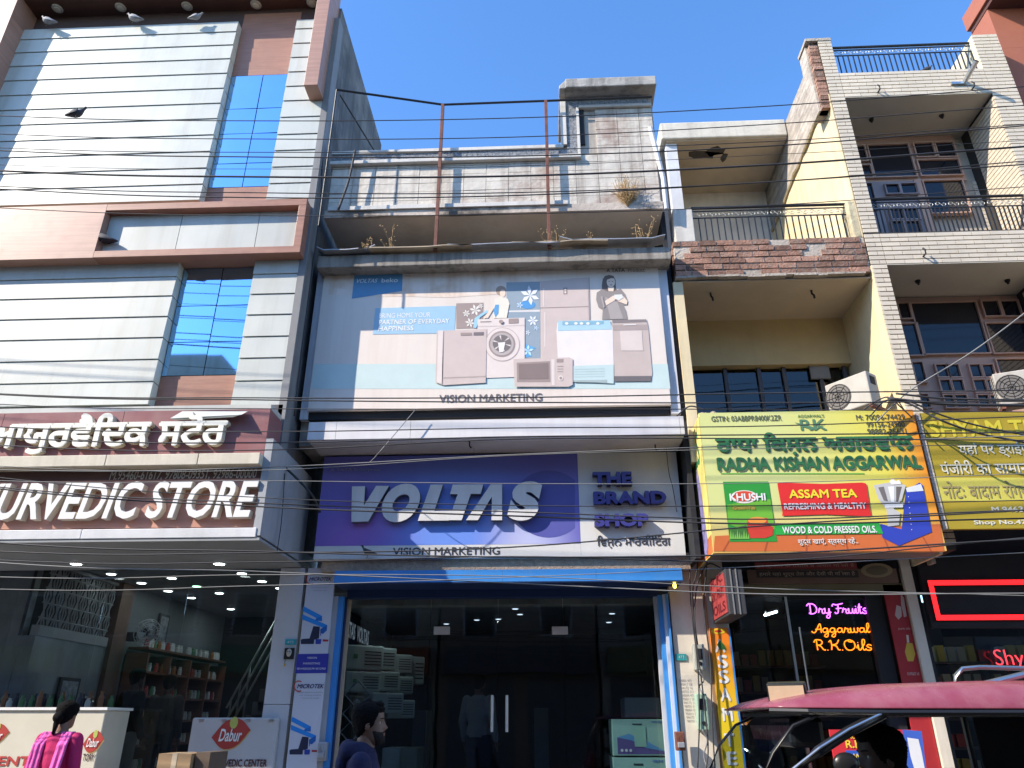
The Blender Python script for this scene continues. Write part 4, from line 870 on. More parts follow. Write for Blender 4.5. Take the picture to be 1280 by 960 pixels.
# ---- shop interior
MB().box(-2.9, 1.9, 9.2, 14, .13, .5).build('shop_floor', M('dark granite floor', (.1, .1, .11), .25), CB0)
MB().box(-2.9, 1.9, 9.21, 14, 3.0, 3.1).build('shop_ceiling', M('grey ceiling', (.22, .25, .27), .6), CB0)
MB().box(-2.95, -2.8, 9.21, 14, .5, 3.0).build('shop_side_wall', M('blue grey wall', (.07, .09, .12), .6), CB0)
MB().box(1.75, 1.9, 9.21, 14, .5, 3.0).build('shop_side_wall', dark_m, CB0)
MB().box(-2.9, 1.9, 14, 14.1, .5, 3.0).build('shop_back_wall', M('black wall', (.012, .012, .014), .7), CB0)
for i, (px_, py_) in enumerate(((623, 773), (640, 749), (644, 760), (650, 767), (765, 766), (761, 777), (596, 774), (558, 779))):
    d = ray(px_, py_); t = (2.999-CAMZ)/d.z
    l = MB().lathe([(.06, 0), (.05, -.012)], (d.x*t, d.y*t, 2.999), n=12).build('downlight', white_m, CB0)
    MB().lathe([(.042, -.0125), (.04, -.016)], (d.x*t, d.y*t, 2.999), n=12).build('diffuser', EM('weak led', (.8, .9, 1), .9) if i == 0 else bpy.data.materials['weak led'], l)
for x, y in ((-2.0, 10.2), (-.4, 11.8)): lamp_light(x, y, 2.96, 1.1)
# wall letters and lit signs on the left wall (X const)
def wall_text(s, x, ya, yb_, za, zb_, mat, parent, bold=.02, flip=False):
    v, f = tmesh(s, bold); xs = [a[0] for a in v]; zz = [a[1] for a in v]; m = MB(); m.keep = True
    m.add([(x, ya+(yb_-ya)*(a[0]-min(xs))/(max(xs)-min(xs)), za+(zb_-za)*(a[1]-min(zz))/(max(zz)-min(zz))) for a in v], f); return m.build('lettering', mat, parent)
WS = thing('wall_lettering', 'pale lettering running along the top of the shop side wall behind the glass', 'sign', (-2.79, 10, 2.6))
MB().box(-2.799, -2.79, 9.5, 12.2, 2.56, 2.98).build('board', M('dark blue board', (.03, .04, .08), .5), WS)
wall_text('VOLTAS  VOLTAS  VOLTAS', -2.787, 9.55, 12.1, 2.64, 2.86, EM('pale lit letters', (.5, .58, .65), .13), WS)
BK = thing('light_box', 'small lit blue and white light box on the dark shop side wall', 'light box', (-2.79, 10.6, 2.0))
MB().box(-2.799, -2.76, 10.35, 10.85, 1.98, 2.42).build('case', black_m, BK); wall_text('YOUR', -2.757, 10.42, 10.6, 2.26, 2.36, EM('lit white', (.8, .85, 1), 1.0), BK); wall_text('SMART AC', -2.757, 10.42, 10.8, 2.08, 2.2, bpy.data.materials['lit white'], BK)
B2 = thing('light_box', 'faint violet light box farther back on the shop side wall', 'light box', (-2.79, 11.8, 2.0))
MB().box(-2.799, -2.76, 11.55, 12.1, 1.9, 2.45).build('case', black_m, B2); MB().box(-2.759, -2.755, 11.62, 12.02, 2.0, 2.3).build('screen', EM('dim screen', (.25, .28, .5), .35), B2); wall_text('AC', -2.754, 11.7, 11.9, 2.36, 2.43, EM('violet lit', (.3, .3, 1), 1.5), B2)
# wall-mounted indoor units and outdoor units on display
acw = M('display ac plastic', (.30, .35, .33), .5, var=.06)
def unit(px_, py_, Y, w_, h_, dpt, lab, rot):
    X, Z = at(px_, py_, Y); u = thing('display_air_conditioner', lab, 'air conditioner', (X, Y, Z), 'air conditioner units displayed on the shop wall')
    b_ = MB().box(-w_/2, w_/2, -dpt/2, dpt/2, 0, h_).build('case', acw, None, bevel=.02); b_.parent = u; b_.location = (0, 0, 0)
    l = MB().box(-w_*.28, -w_*.18, -dpt/2-.004, -dpt/2-.001, h_*.45, h_*.62).build('sticker', PR('green sticker', (.05, .2, .08)), None); l.parent = b_; l.location = (-w_*.23, -dpt/2-.003, h_*.45)
    g = MB()
    for k in range(5): g.box(w_*.0, w_*.42, -dpt/2-.004, -dpt/2-.0, h_*(.2+.13*k), h_*(.24+.13*k))
    g = g.build('grille', dark_m, None); g.parent = b_; g.location = (w_*.21, -dpt/2-.002, h_*.2)
    u.rotation_euler.z = rot
lb = ['upper left', 'upper middle', 'top row right hand', 'slim tall', 'second row left', 'second row middle', 'second row right', 'third row left', 'third row middle', 'bottom row']
for i, (px_, py_, w_, h_) in enumerate(((449, 838, .55, .3), (470, 838, .45, .28), (492, 842, .42, .24), (512, 856, .3, .36), (447, 866, .5, .25), (474, 864, .45, .24), (494, 868, .4, .22), (452, 896, .5, .26), (478, 892, .45, .24), (495, 898, .4, .22))):
    unit(px_, py_, 10.2+.25*(i % 4), w_, h_, .28, lb[i]+' air conditioner unit displayed on the dark shop side wall', R(38))
# tilted square frames decoration
SQ = thing('square_frame_display', 'zigzag stack of pale square metal frames behind the left glass pane', 'display frame', (-2.3, 9.5, .5))
for i, (px_, py_) in enumerate(((447, 868), (445, 892), (442, 915), (444, 938))):
    X, Z = at(px_, py_, 9.5); s_ = .15; c_ = [(X, 9.5, Z+s_), (X+s_, 9.55, Z), (X, 9.5, Z-s_), (X-s_, 9.45, Z), (X, 9.5, Z+s_)]
    MB().tube(c_, .012, 4).build('square_frame', M('pale metal', (.35, .38, .42), .4, metal=.4) if i == 0 else bpy.data.materials['pale metal'], SQ)
# cartons on display at the right
def carton(px0, py0, px1, py1, Y, lab, col, printcol=None):
    q = rect(px0, py0, px1, py1, Y); c = thing('appliance_carton', lab, 'carton', ((q[0]+q[1])/2, Y+.3, q[2]))
    MB().box(q[0], q[1], Y, Y+.55, q[2], q[3]).build('box', col, c, bevel=.004)
    if printcol:
        w_, h_ = q[1]-q[0], q[3]-q[2]
        def R2(a, b_, cc, dd): return [(q[0]+w_*a, q[2]+h_*b_), (q[0]+w_*cc, q[2]+h_*b_), (q[0]+w_*cc, q[2]+h_*dd), (q[0]+w_*a, q[2]+h_*dd)]
        m = MB(); m.keep = True
        m.mi(0).flat([(q[0]+w_*.08, q[2]+h_*.05), (q[0]+w_*.97, q[2]+h_*.05), (q[0]+w_*.97, q[2]+h_*.12), (q[0]+w_*.6, q[2]+h_*.22), (q[0]+w_*.35, q[2]+h_*.42), (q[0]+w_*.08, q[2]+h_*.5)], Y-.003)
        m.mi(1).flat([(q[0]+w_*.08, q[2]+h_*.5), (q[0]+w_*.35, q[2]+h_*.42), (q[0]+w_*.6, q[2]+h_*.22), (q[0]+w_*.97, q[2]+h_*.12), (q[0]+w_*.6, q[2]+h_*.42), (q[0]+w_*.3, q[2]+h_*.6)], Y-.006)
        m.mi(2).flat(R2(.4, .25, .62, .82), Y-.009); m.mi(3).flat(R2(.38, .84, .56, .88), Y-.003); m.mi(3).flat(R2(.0, .0, 1, .015), Y-.003)
        for k in range(3): m.mi(4).flat([(q[0]+w_*(.16+.08*k)+w_*.026*math.cos(a), q[2]+h_*.15+w_*.026*math.sin(a)) for a in [i*.63 for i in range(10)]], Y-.009)
        m.mi(5); put_text(m, 'VOLTAS', (q[0]+w_*.74, q[0]+w_*.94, q[2]+h_*.9, q[2]+h_*.95), Y-.004, bold=.03)
        m.build('print', printcol, c)
pcs = [PR('carton violet', (.13, .10, .27)), PR('carton blue', (.12, .32, .55)), PR('carton green', (.28, .50, .38)), PR('carton dark', (.04, .06, .06)), PR('carton white', (.6, .65, .66)), PR('carton blue text', (.02, .12, .5))]
cm_ = M('mint carton', (.30, .50, .42), .6, var=.05, bump=.03)
carton(766, 899, 833, 945, 9.30, 'pale mint appliance carton with violet wave print, upper one by the right glass', cm_, pcs)
carton(768, 947, 835, 1010, 9.29, 'pale mint appliance carton with violet wave print, lower one by the right glass', cm_, pcs)
carton(781, 872, 825, 897, 9.45, 'grey mini fridge carton standing on top of the mint cartons', M('grey carton', (.12, .14, .15), .5), None)
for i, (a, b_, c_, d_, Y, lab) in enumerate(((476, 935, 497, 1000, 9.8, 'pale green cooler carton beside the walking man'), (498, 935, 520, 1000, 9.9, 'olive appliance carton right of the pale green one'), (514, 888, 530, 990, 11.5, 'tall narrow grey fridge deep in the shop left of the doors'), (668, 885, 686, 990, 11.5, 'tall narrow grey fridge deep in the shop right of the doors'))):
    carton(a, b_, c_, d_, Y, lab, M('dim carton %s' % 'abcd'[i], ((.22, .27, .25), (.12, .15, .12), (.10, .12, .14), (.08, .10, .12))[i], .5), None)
# the wall strip right of the shop
wcream = M('cream painted wall', (.66, .60, .50), .8, var=.08, bump=.15, bscale=14, streak=.22, dirt=(.34, .28, .2), patch=.12, patchcol=(.4, .36, .3))
SP = CB0
MB().box(fx(845, 850, 8.9), 2.02, 8.84, 9.3, .13, 3.3).build('side_pier', wcream, CB0)
MB().box(1.67, 1.72, 8.7, 9.6, 3.3, 7.8).build('party_wall', slab_m, CB0)
np2 = thing('number_plate', 'small turquoise number plate on the cream wall right of the shop', 'plate', (fx(851, 822, 8.83), 8.83, 2.4))
q = rect(844.5, 817.5, 858, 825.5, 8.83); MB().box(q[0], q[1], 8.825, 8.838, q[2], q[3]).build('plate', PR('turquoise two', (.03, .35, .36)), np2); btxt('473', (848, 819.5, 855, 823), (.6, .7, .7), 2, Y=8.822, parent=np2)
np3 = thing('stencil_notice', 'faint grey stencilled phone notice on the cream wall under the number plate', 'notice', (fx(858, 870, 8.83), 8.836, 1.5)); 
for k in range(12): btxt(['98884 472', '95011 58', '94172 16', '98720 311'][k % 4], (849+k*.9, 849+k*4.6, 864+k*.9, 852.2+k*4.6), (.34, .32, .30), 1, Y=8.838, parent=np3)
# ---------------------------------------------------------------- YELLOW / BRICK BUILDING
YR = 8.2
Y3 = thing('yellow_brick_building', 'yellow painted building with bare brick balcony edge and roof terrace above the tea sign', 'building', (3, 9.5, .13))
X3a, X3b = fx(842, 320, YR), 4.25
yel = M('yellow painted plaster', (.72, .60, .37), .8, var=.12, scale=2, bump=.15, bscale=14, streak=.5, dirt=(.45, .35, .2), patch=.3, patchcol=(.6, .55, .42))
yel2 = M('ochre painted plaster', (.52, .40, .20), .8, var=.08, bump=.06, streak=.15, dirt=(.3, .22, .12))
pale = M('pale stained plaster', (.60, .56, .49), .85, var=.12, bump=.25, bscale=14, streak=.3, dirt=(.25, .22, .18), patch=.3, patchcol=(.33, .30, .27))
zb0, zb1 = fz(960, 343, YR), fz(960, 298, YR)
brick_m = M('old red brick', (.30, .165, .115), .95, var=.35, scale=11, bump=.9, bscale=35, rnd=.4, patch=.4, patchcol=(.30, .25, .20), pscale=7)
mort = M('rough mortar', (.44, .38, .31), .95, var=.3, bump=.8, bscale=30, patch=.4, patchcol=(.2, .16, .13))
MB().box(X3a+.02, X3b-.004, YR+.022, 9.6, zb0+.02, zb1-.01).build('balcony_slab', mort, Y3)
rb = random.Random(21); n = 6; bh = (zb1-zb0)/n
for r_ in range(n):
    x = X3a-(.11 if r_ % 2 else 0)
    while x < X3b-.03:
        w_ = .235*rb.uniform(.85, 1.08); xa, xb = max(x, X3a), min(x+w_, X3b-.01)
        if xb-xa > .05 and rb.random() > .05:
            p = rb.uniform(-.008, .006); t_ = rb.uniform(-.005, .005); z0_ = zb0+r_*bh
            MB().box(xa+.009, xb-.009, YR-p+.004, YR+.06, z0_+.010+t_*.4, z0_+bh-.010+t_*.6).build('brick', brick_m, Y3)
        x += w_
for r_ in range(n):
    for k in range(5):
        y = YR+.065+k*.24; p = rb.uniform(-.01, .012)
        MB().box(X3a-p, X3a+.05, y, y+.225, zb0+r_*bh+.008, zb0+(r_+1)*bh-.009).build('brick', brick_m, Y3)
# ragged plaster lip under the bricks
m = MB(); x = X3a
while x < X3b-.15:
    w_ = rb.uniform(.1, .3); m.box(x, x+w_, YR-rb.uniform(0, .02), YR+.2, zb0-rb.uniform(.01, .035), zb0+.006); x += w_+.001
m.build('plaster_lip', mort, Y3, kind='stuff')
zc3 = zb0+.0
MB().box(X3a+.08, X3b-.004, YR+.06, 9.3, zc3-.05, zc3-.036).build('soffit', M('warm soffit', (.55, .46, .35), .85, var=.08, bump=.05), Y3)
# first storey recess
zbeam = fz(1000, 455, 9.3); xw0, xw1 = fx(864, 440, YR), X3b
MB().box(fx(851.5, 440, YR), xw0, YR+.05, YR+.3, 4.3, zc3-.05).build('column', yel, Y3)
MB().box(fx(851.5, 440, YR)-.06, fx(851.5, 440, YR)-.002, YR+.1, 9.6, 3.2, 7.9).build('side_wall', dark_m, Y3)
MB().box(xw0-.15, xw1-.004, 9.3, 9.5, zbeam, zc3-.05).build('beam', yel2, Y3)
MB().box(xw0-.15, xw1-.004, 9.5, 9.6, 3.2, zbeam).build('back_wall', dark_m, Y3)
grey = M('grey window frame', (.07, .07, .075), .5); 
dg = GL('storey glass', (.25, .27, .3), ior=1.6)
wn = MB().box(xw0-.1, xw1-.05, 9.40, 9.44, 4.3, 4.42).build('window', grey, Y3)
for a in (0, .33, .52, .66, .86, 1): 
    x = xw0-.1+(xw1-xw0+.02)*a; MB().box(x-.025, x+.025, 9.38, 9.42, 4.42, zbeam).build('mullion', grey, wn)
for a, b_ in ((0, .33), (.33, .52), (.52, .66), (.66, .86), (.86, 1)): MB().box(xw0-.07+(xw1-xw0)*a, xw0-.13+(xw1-xw0)*b_, 9.425, 9.43, 4.43, zbeam-.01).build('pane', dg, wn)
cu = M('curtain', (.12, .14, .19), .8, var=.2)
MB().box(xw0+.0, xw0+.6, 9.46, 9.47, 4.4, zbeam-.2).build('curtain', cu, Y3); MB().box(xw0+.95, xw0+1.5, 9.46, 9.47, 4.4, zbeam-.25).build('curtain', cu, Y3)
q_ = rect(1013, 455, 1037, 473, 9.36); MB().box(q_[0], q_[1], 9.36, 9.40, q_[2], q_[3]).box(q_[0]+.02, q_[1]-.02, 9.355, 9.36, q_[2]+.02, q_[3]-.02).build('vent_frame', M('vent frame', (.2, .2, .19), .6), Y3)
MB().box(X3b-.004, X3b+.03, YR+.004, 9.6, 3.2, zc3+.1).build('side_wall', yel, Y3)
for px_, py_ in ((888, 366), (1014, 363)):
    d = ray(px_, py_); t = (zc3-.05-CAMZ)/d.z; p = Vector((d.x*t, d.y*t, zc3-.05))
    MB().tube([p, p+Vector((0, 0, -.05)), p+Vector((.01, -.03, -.09)), p+Vector((.02, -.01, -.13))], .013, 6).build('fan_hook', dark_m, Y3)
# terrace level
zf = zb1-.01
yback = 11.3
zs_0, zs_1 = fz(905, 171, 9.85), fz(905, 151, 9.85)
sx0 = fx(826, 165, 9.85)
MB().box(sx0, X3b-.006, 9.85, 12, zs_0, zs_1).build('terrace_roof', M('terrace roof slab', (.56, .52, .44), .9, var=.12, bump=.5, bscale=12, streak=.35, dirt=(.25, .22, .17)), Y3, bevel=.02)
MB().box(sx0+.08, X3b-.006, 9.9, 11.95, zs_0-.02, zs_0-.004).build('terrace_soffit', M('terrace soffit', (.48, .40, .30), .9, var=.1, patch=.4, patchcol=(.3, .25, .2), bump=.15), Y3)
st = MB(); rr = random.Random(2)
for cx_, cy_, ln in ((880, 193, 26), (895, 190, 14), (905, 196, 5)):
    d = ray(cx_, cy_); t = (zs_0-.022-CAMZ)/d.z; c = Vector((d.x*t, d.y*t, zs_0-.0215)); k = 12
    st.add([c+Vector((math.cos(a)*ln*.012*rr.uniform(.6, 1.2), math.sin(a)*.12*rr.uniform(.5, 1.3), 0)) for a in [i*2*math.pi/k for i in range(k)]], [tuple(range(k))[::-1]]); 
st.build('spalled_patch', M('exposed dark concrete', (.07, .06, .055), .95, bump=.8), Y3)
MB().box(sx0+.1, X3b-.006, yback, yback+.15, zf-.3, zs_0-.02).build('terrace_wall', M('terrace wall', (.56, .53, .48), .85, var=.1, bump=.1, streak=.35, dirt=(.3, .28, .27), patch=.3, patchcol=(.26, .26, .28), pscale=1.1), Y3)
MB().box(fx(837, 225, 9.95), fx(851, 225, 9.95), 9.95, 10.1, zf, zs_0-.02).build('post', M('white post', (.55, .56, .58), .8, streak=.3), Y3)
MB().box(sx0+.03, sx0+.1, 10.1, 11.3, zf, zs_0-.02).build('terrace_side_wall', dark_m, Y3)
q_ = rect(843, 261, 868, 306, YR)
MB().box(q_[0], q_[1], YR+.01, YR+.3, zb1-.01, q_[3]).build('plaster_pier', pale, Y3, bevel=.01)
MB().box(fx(1064, 275, YR), X3b-.004, YR+.02, YR+.25, zb1-.01, fz(1070, 249, YR)).build('plaster_pier', M('rough yellow plaster', (.52, .45, .29), .95, var=.2, bump=1, bscale=12, patch=.5, patchcol=(.3, .25, .17), pscale=4), Y3, bevel=.02)
# yellow plaster left on the neighbour's wall (in the plane of that wall)
XW = X3b
def wx(px, py): return onX(px, py, XW)
ypts = [wx(*p) for p in ((1034, 128), (1060, 220), (1087, 296), (955, 320), (958, 302))]
YP_ = [(max(YR+.02, p[0]), p[1]) for p in ypts]
m = MB().prismx([(YR+.02, 9.86), (YR+.02, zb1), (11.3, zb1), (11.3, 9.62)], XW-.016, XW+.004); m.build('yellow_plaster', yel, Y3)
sc_pts = [(XW-.03+rb.uniform(-.01, .01), YR+.03+k*.2, 9.87-.015*k+rb.uniform(-.02, .02)) for k in range(16)]
MB().tube(sc_pts, [rb.uniform(.018, .035) for _ in sc_pts], 6).build('roof_scar', M('broken plaster ridge', (.42, .34, .2), .95, bump=1, bscale=20), Y3)
# terrace railing
def railing(x0, x1, y, zb_, zt_, nb, name, lab, parentlabel=None, top=True, rail_mat=None):
    r_ = thing(name, lab, 'railing', ((x0+x1)/2, y, zb_), 'wrought iron railings')
    MB().tube([(x0, y, zt_), (x1, y, zt_)], .02, 8).build('handrail', black_m, r_)
    hgt = zt_-zb_; zd = zt_-.06; ze = zt_-.16
    MB().box(x0, x1, y-.008, y+.008, ze-.012, ze).box(x0, x1, y-.008, y+.008, zd, zd+.012).box(x0, x1, y-.008, y+.008, zb_+.02, zb_+.035).build('flat_bar', black_m, r_)
    # cast scroll band
    sc_ = MB(); k = int((x1-x0)/.085); w_ = (x1-x0)/k
    for i in range(k):
        cx = x0+(i+.5)*w_; cz = (zd+ze)/2; rr_ = w_*.45
        sc_.tube([(cx+rr_*(1-t/9)*math.cos(t*.9+(i % 2)*3.14), y-.006, cz+rr_*(1-t/9)*math.sin(t*.9+(i % 2)*3.14)) for t in range(8)], .0065, 4, False)
    sc_.build('scroll_band', M('grey cast scroll', (.42, .42, .40), .5, metal=.2) if 'grey cast scroll' not in bpy.data.materials else bpy.data.materials['grey cast scroll'], r_, kind='stuff')
    me = MB().box(-.007, .007, -.007, .007, 0, ze-.013-zb_-.036).mesh('baluster', black_m)
    for i in range(nb+1):
        x = x0+(x1-x0)*i/nb; obj('baluster', me, None, r_, loc=(x, y, zb_+.036))
    return r_
railing(q_[1]+.01, fx(1064, 275, YR+.08)-.01, YR+.1, fz(960, 303, YR+.1), fz(960, 258, YR+.1), 25, 'balcony_railing', 'black railing with grey scroll band along the brick terrace edge')
# ---------------------------------------------------------------- TILED BUILDING
T4 = thing('tiled_building', 'narrow building faced with pale long brick tiles and open balconies at the right', 'building', (5.8, 9.5, .13))
PX0, PX1, JX0 = 4.25, 4.45, 6.52; JX1 = fx(1250, 80, YR)+.02
zt_l = fz(1030, 51, YR); zt_r = fz(1236, 41, YR); ztop4 = (zt_l+zt_r)/2
print('T4', zt_l, zt_r, JX1, fz(1140, 88, YR))
XR4 = 6.89
tile4 = M('pale split tile', (.62, .54, .42), .55, var=.08, scale=4, bump=.1, bscale=30, rnd=.07, streak=.08, dirt=(.4, .3, .2))
grout = M('dark grout', (.045, .04, .035), .9, bump=.2)
bands = [(zf4a, zf4b) for zf4a, zf4b in ((fz(1150, 118, YR), fz(1140, 88, YR)), (fz(1190, 328, YR), fz(1190, 288, YR)))]
z4 = [bands[0][0], bands[0][1], bands[1][0], bands[1][1]]
core = M('tiled wall core', (.40, .36, .3), .9)
MB().box(PX0+.0, PX1-.012, YR+.012, YR+.5, 3.25, ztop4).build('pillar', grout, T4)
MB().box(JX0+.012, XR4, YR+.012, 9.25, 3.0, ztop4).build('pillar', grout, T4)
MB().box(PX1-.011, JX0+.011, YR+.012, YR+.2, z4[0], z4[1]).build('balcony_front', grout, T4)
MB().box(PX1-.011, JX0+.011, YR+.012, YR+.2, z4[2], z4[3]).build('balcony_front', grout, T4)
tiles = []
th, tw = .068, .235
def tile_field(x0, x1, z0, z1, yy, off=0):
    k = int((z1-z0)/th)
    for r_ in range(k+1):
        za, zb_ = z0+r_*th, min(z0+(r_+1)*th, z1)
        if zb_-za < .02: continue
        x = x0-((r_+off) % 2)*tw/2
        while x < x1-.01:
            a, b_ = max(x, x0), min(x+tw, x1)
            if b_-a > .015: tiles.append(('f', a+.004, b_-.004, yy, za+.007, zb_-.007))
            x += tw
tile_field(PX0, PX1, z4[0]-.0, ztop4, YR); tile_field(PX0, PX1, z4[3], z4[0], YR); tile_field(PX0, PX1, 3.3, z4[3], YR)
tile_field(PX1, JX0, z4[0], z4[1], YR); tile_field(PX1, JX0, z4[2], z4[3], YR)
tile_field(JX0, XR4, 4.6, ztop4, YR)
# jamb tiles facing left (plane X = JX0)
for z0_, z1_ in ((z4[3], z4[0]), (4.6, z4[2])):
    k = int((z1_-z0_)/th)
    for r_ in range(k):
        y = YR-((r_) % 2)*tw/2+.02
        while y < 8.9:
            a, b_ = max(y, YR+.014), min(y+tw, 8.9)
            if b_-a > .02: tiles.append(('j', a+.003, b_-.003, JX0, z0_+r_*th+.006, z0_+(r_+1)*th-.006))
            y += tw
def tsize(t):
    if t[0] == 'j': return 5
    d = math.hypot(8.2, (t[1]+t[2])/2, t[4]-CAMZ); return d-8*(t[2]-t[1])
infr = [t for t in tiles if (t[0] == 'f' and t[1] < 7.0) or t[0] == 'j']
fr_ = sorted([t for t in infr if t[0] == 'f'], key=tsize)[:300]; rest = [t for t in tiles if t not in fr_]
for t in fr_: MB().box(t[1], t[2], YR, YR+.013, t[4], t[5]).build('tile', tile4, T4)
m = MB()
for t in rest:
    if t[0] == 'f': m.box(t[1], t[2], YR, YR+.013, t[4], t[5])
    else: m.box(JX0, JX0+.013, t[1], t[2], t[4], t[5])
m.build('tile_field', tile4, T4, kind='stuff')
# neighbour-facing side wall, rough brick
swm = M('rough side brickwork', (.40, .35, .29), .95, var=.25, scale=6, bump=1., bscale=9, streak=.25, dirt=(.2, .17, .14), grain=(1., (1, 1.2, 13), .35))
m = MB().prismx([(YR+.1, zb1), (YR+.1, ztop4), (12.5, ztop4-.02), (12.5, zb1)], XW+.006, XW+.2); m.build('side_wall', swm, T4)
# exposed red bricks at the corner
r_ = random.Random(8); z = fz(1030, 132, YR)
for k in range(26):
    if z > ztop4-.1: break
    w_ = .1 if k % 2 else .085
    MB().box(PX0-.0-.135+r_.uniform(0, .01), PX0-.004, YR+.02+r_.uniform(0, .02), YR+.2, z, z+.062).build('brick', brick_m, T4); z += .074
MB().box(PX0-.16, PX0-.002, YR+.1, YR+.35, fz(1030, 132, YR), ztop4-.03).build('corner_backing', swm, T4)
MB().box(PX0-.18, PX1, YR-.01, YR+.35, ztop4-.02, ztop4+.03).build('coping', mort, T4)
# soffits, back walls
sof4 = M('grey cream soffit', (.52, .48, .40), .85, var=.05, bump=.05)
for zz in (z4[0], z4[2]):
    MB().box(PX1-.01, JX0+.01, YR+.003, 9.1, zz-.012, zz-.002).build('soffit', sof4, T4)
MB().box(PX1-.1, 9, YR+.2, 10, z4[2], z4[2]+.2).build('floor_slab', core, T4)
MB().box(PX1-.1, 9, 9.1, 9.2, 3.2, z4[0]).build('back_wall', core, T4)
for zz, pts in ((z4[0], ((1089, 149), (1177, 144))), (z4[2], ((1147, 351), (1259, 350)))):
    for px_, py_ in pts:
        d = ray(px_, py_); t = (zz-.012-CAMZ)/d.z; p = (d.x*t, d.y*t, zz-.012)
        l = MB().lathe([(.035, 0), (.03, -.03), (.015, -.035), (.015, -.06)], p, n=10).build('lamp_holder', black_m, T4)
MB().box(PX1-.05, PX1-.012, YR+.5, 9.1, 3.2, z4[0]-.01).build('side_wall', core, T4)
# front hooks and the bracket pipe
for px_, py_ in ((1099, 110), (1217, 106), (1156, 315)):
    X, Z = at(px_, py_, YR-.06); MB().tube([(X, YR, Z-.03), (X, YR-.07, Z-.03), (X, YR-.08, Z+.02), (X-.01, YR-.06, Z+.06)], .012, 6).build('hook', black_m, T4)
X, Z = at(1210, 98, YR-.1)
PB = thing('pipe_bracket', 'short grey pipe bracket sticking out of the tiles below the roof railing', 'bracket', (X, YR, Z))
MB().tube([(X, YR, Z+.02), (X+.05, YR-.3, Z+.12)], .035, 8).build('pipe', steel, PB); MB().box(X-.2, X+.02, YR-.03, YR-.003, Z-.02, Z+.02).build('plate', steel, PB)
# windows
wfm = M('brown pink timber frame', (.50, .32, .24), .6, var=.08, bump=.05, streak=.12, dirt=(.3, .17, .12)); pinkd = M('mauve painted timber', (.30, .24, .24), .6, var=.1)
wgl = M('dark window glass', (.012, .014, .02), .06, var=0, bump=0, spec=.5)
def frame_unit(name, px_cells, parent, Y=8.95, mat=wfm, t=.035):
    """cells: pixel boxes of panes; the bars are what is left between them"""
    xs0 = min(c[0] for c in px_cells); return None
def winbox(x0, x1, z0, z1, parent, panes, Y=9.0, mats=(wfm, wgl), name='window'):
    w_ = MB().box(x0, x1, Y+.03, Y+.06, z0, z1).build(name, mats[0], parent)
    for a, b_, c_, d_ in panes:      # fractions
        xa, xb = x0+(x1-x0)*a, x0+(x1-x0)*b_; za, zb_ = z0+(z1-z0)*c_, z0+(z1-z0)*d_
        MB().box(xa, xb, Y+.012, Y+.028, za, zb_).build('pane', mats[1], w_)
    # bars: outline of every pane stands proud
    m = MB()
    for a, b_, c_, d_ in panes:
        xa, xb = x0+(x1-x0)*a, x0+(x1-x0)*b_; za, zb_ = z0+(z1-z0)*c_, z0+(z1-z0)*d_; g = .018
        m.box(xa-g, xa, Y-.02, Y+.03, za-g, zb_+g).box(xb, xb+g, Y-.02, Y+.03, za-g, zb_+g).box(xa, xb, Y-.02, Y+.03, za-g, za).box(xa, xb, Y-.02, Y+.03, zb_, zb_+g)
    m.build('glazing_bar', mats[0], w_, kind='stuff'); return w_
Yw = 9.0
def cell(x0, y0, x1, y1, X0, X1, Z0, Z1):
    q = rect(x0, y0, x1, y1, Yw); return ((q[0]-X0)/(X1-X0), (q[1]-X0)/(X1-X0), (q[2]-Z0)/(Z1-Z0), (q[3]-Z0)/(Z1-Z0))
# upper storey
X0, X1 = PX1+.0, fx(1212, 230, Yw); Z1_ = z4[0]-.02; Z0_ = fz(1150, 225, Yw)
cells = [(1072, 183, 1082, 201), (1077, 207, 1089, 222), (1089, 181, 1140, 221), (1144, 179, 1167, 196), (1171, 178, 1193, 196), (1149, 200, 1200, 219)]
winbox(X0, X1, Z0_, Z1_, T4, [cell(*c, X0, X1, Z0_, Z1_) for c in cells], Yw)
Z0b = z4[3]-.3
X2 = fx(1148, 250, Yw)
cells = [(1084, 231, 1092, 262), (1107, 232, 1123, 243), (1126, 231, 1145, 243), (1113, 262, 1127, 275), (1130, 262, 1147, 275), (1116, 278, 1130, 300), (1133, 278, 1150, 300)]
winbox(X0, X2, Z0b, Z0_-.004, T4, [cell(*c, X0, X2, Z0b, Z0_-.004) for c in cells], Yw-.02, (pinkd, wgl), 'door')
X2b = fx(1157, 250, Yw); Z0c = fz(1180, 267, Yw)
winbox(X2b, X1-.05, Z0c, Z0_-.004, T4, [cell(1159, 226, 1208, 266, X2b, X1-.05, Z0c, Z0_-.004)], Yw)
MB().box(X2+.002, X2b-.002, Yw-.02, Yw+.06, Z0b, Z0_-.004).build('door_post', wfm, T4)
# tiled back wall right of the window
m = MB()
for r_ in range(22):
    x = fx(1214, 220, 9.05)
    while x < JX0: m.box(x+.003, min(x+tw, JX0)-.003, 9.07, 9.1-.0, z4[3]+r_*th+.004, z4[3]+(r_+1)*th-.004); x += tw
m.build('tile_field', tile4, T4, kind='stuff')
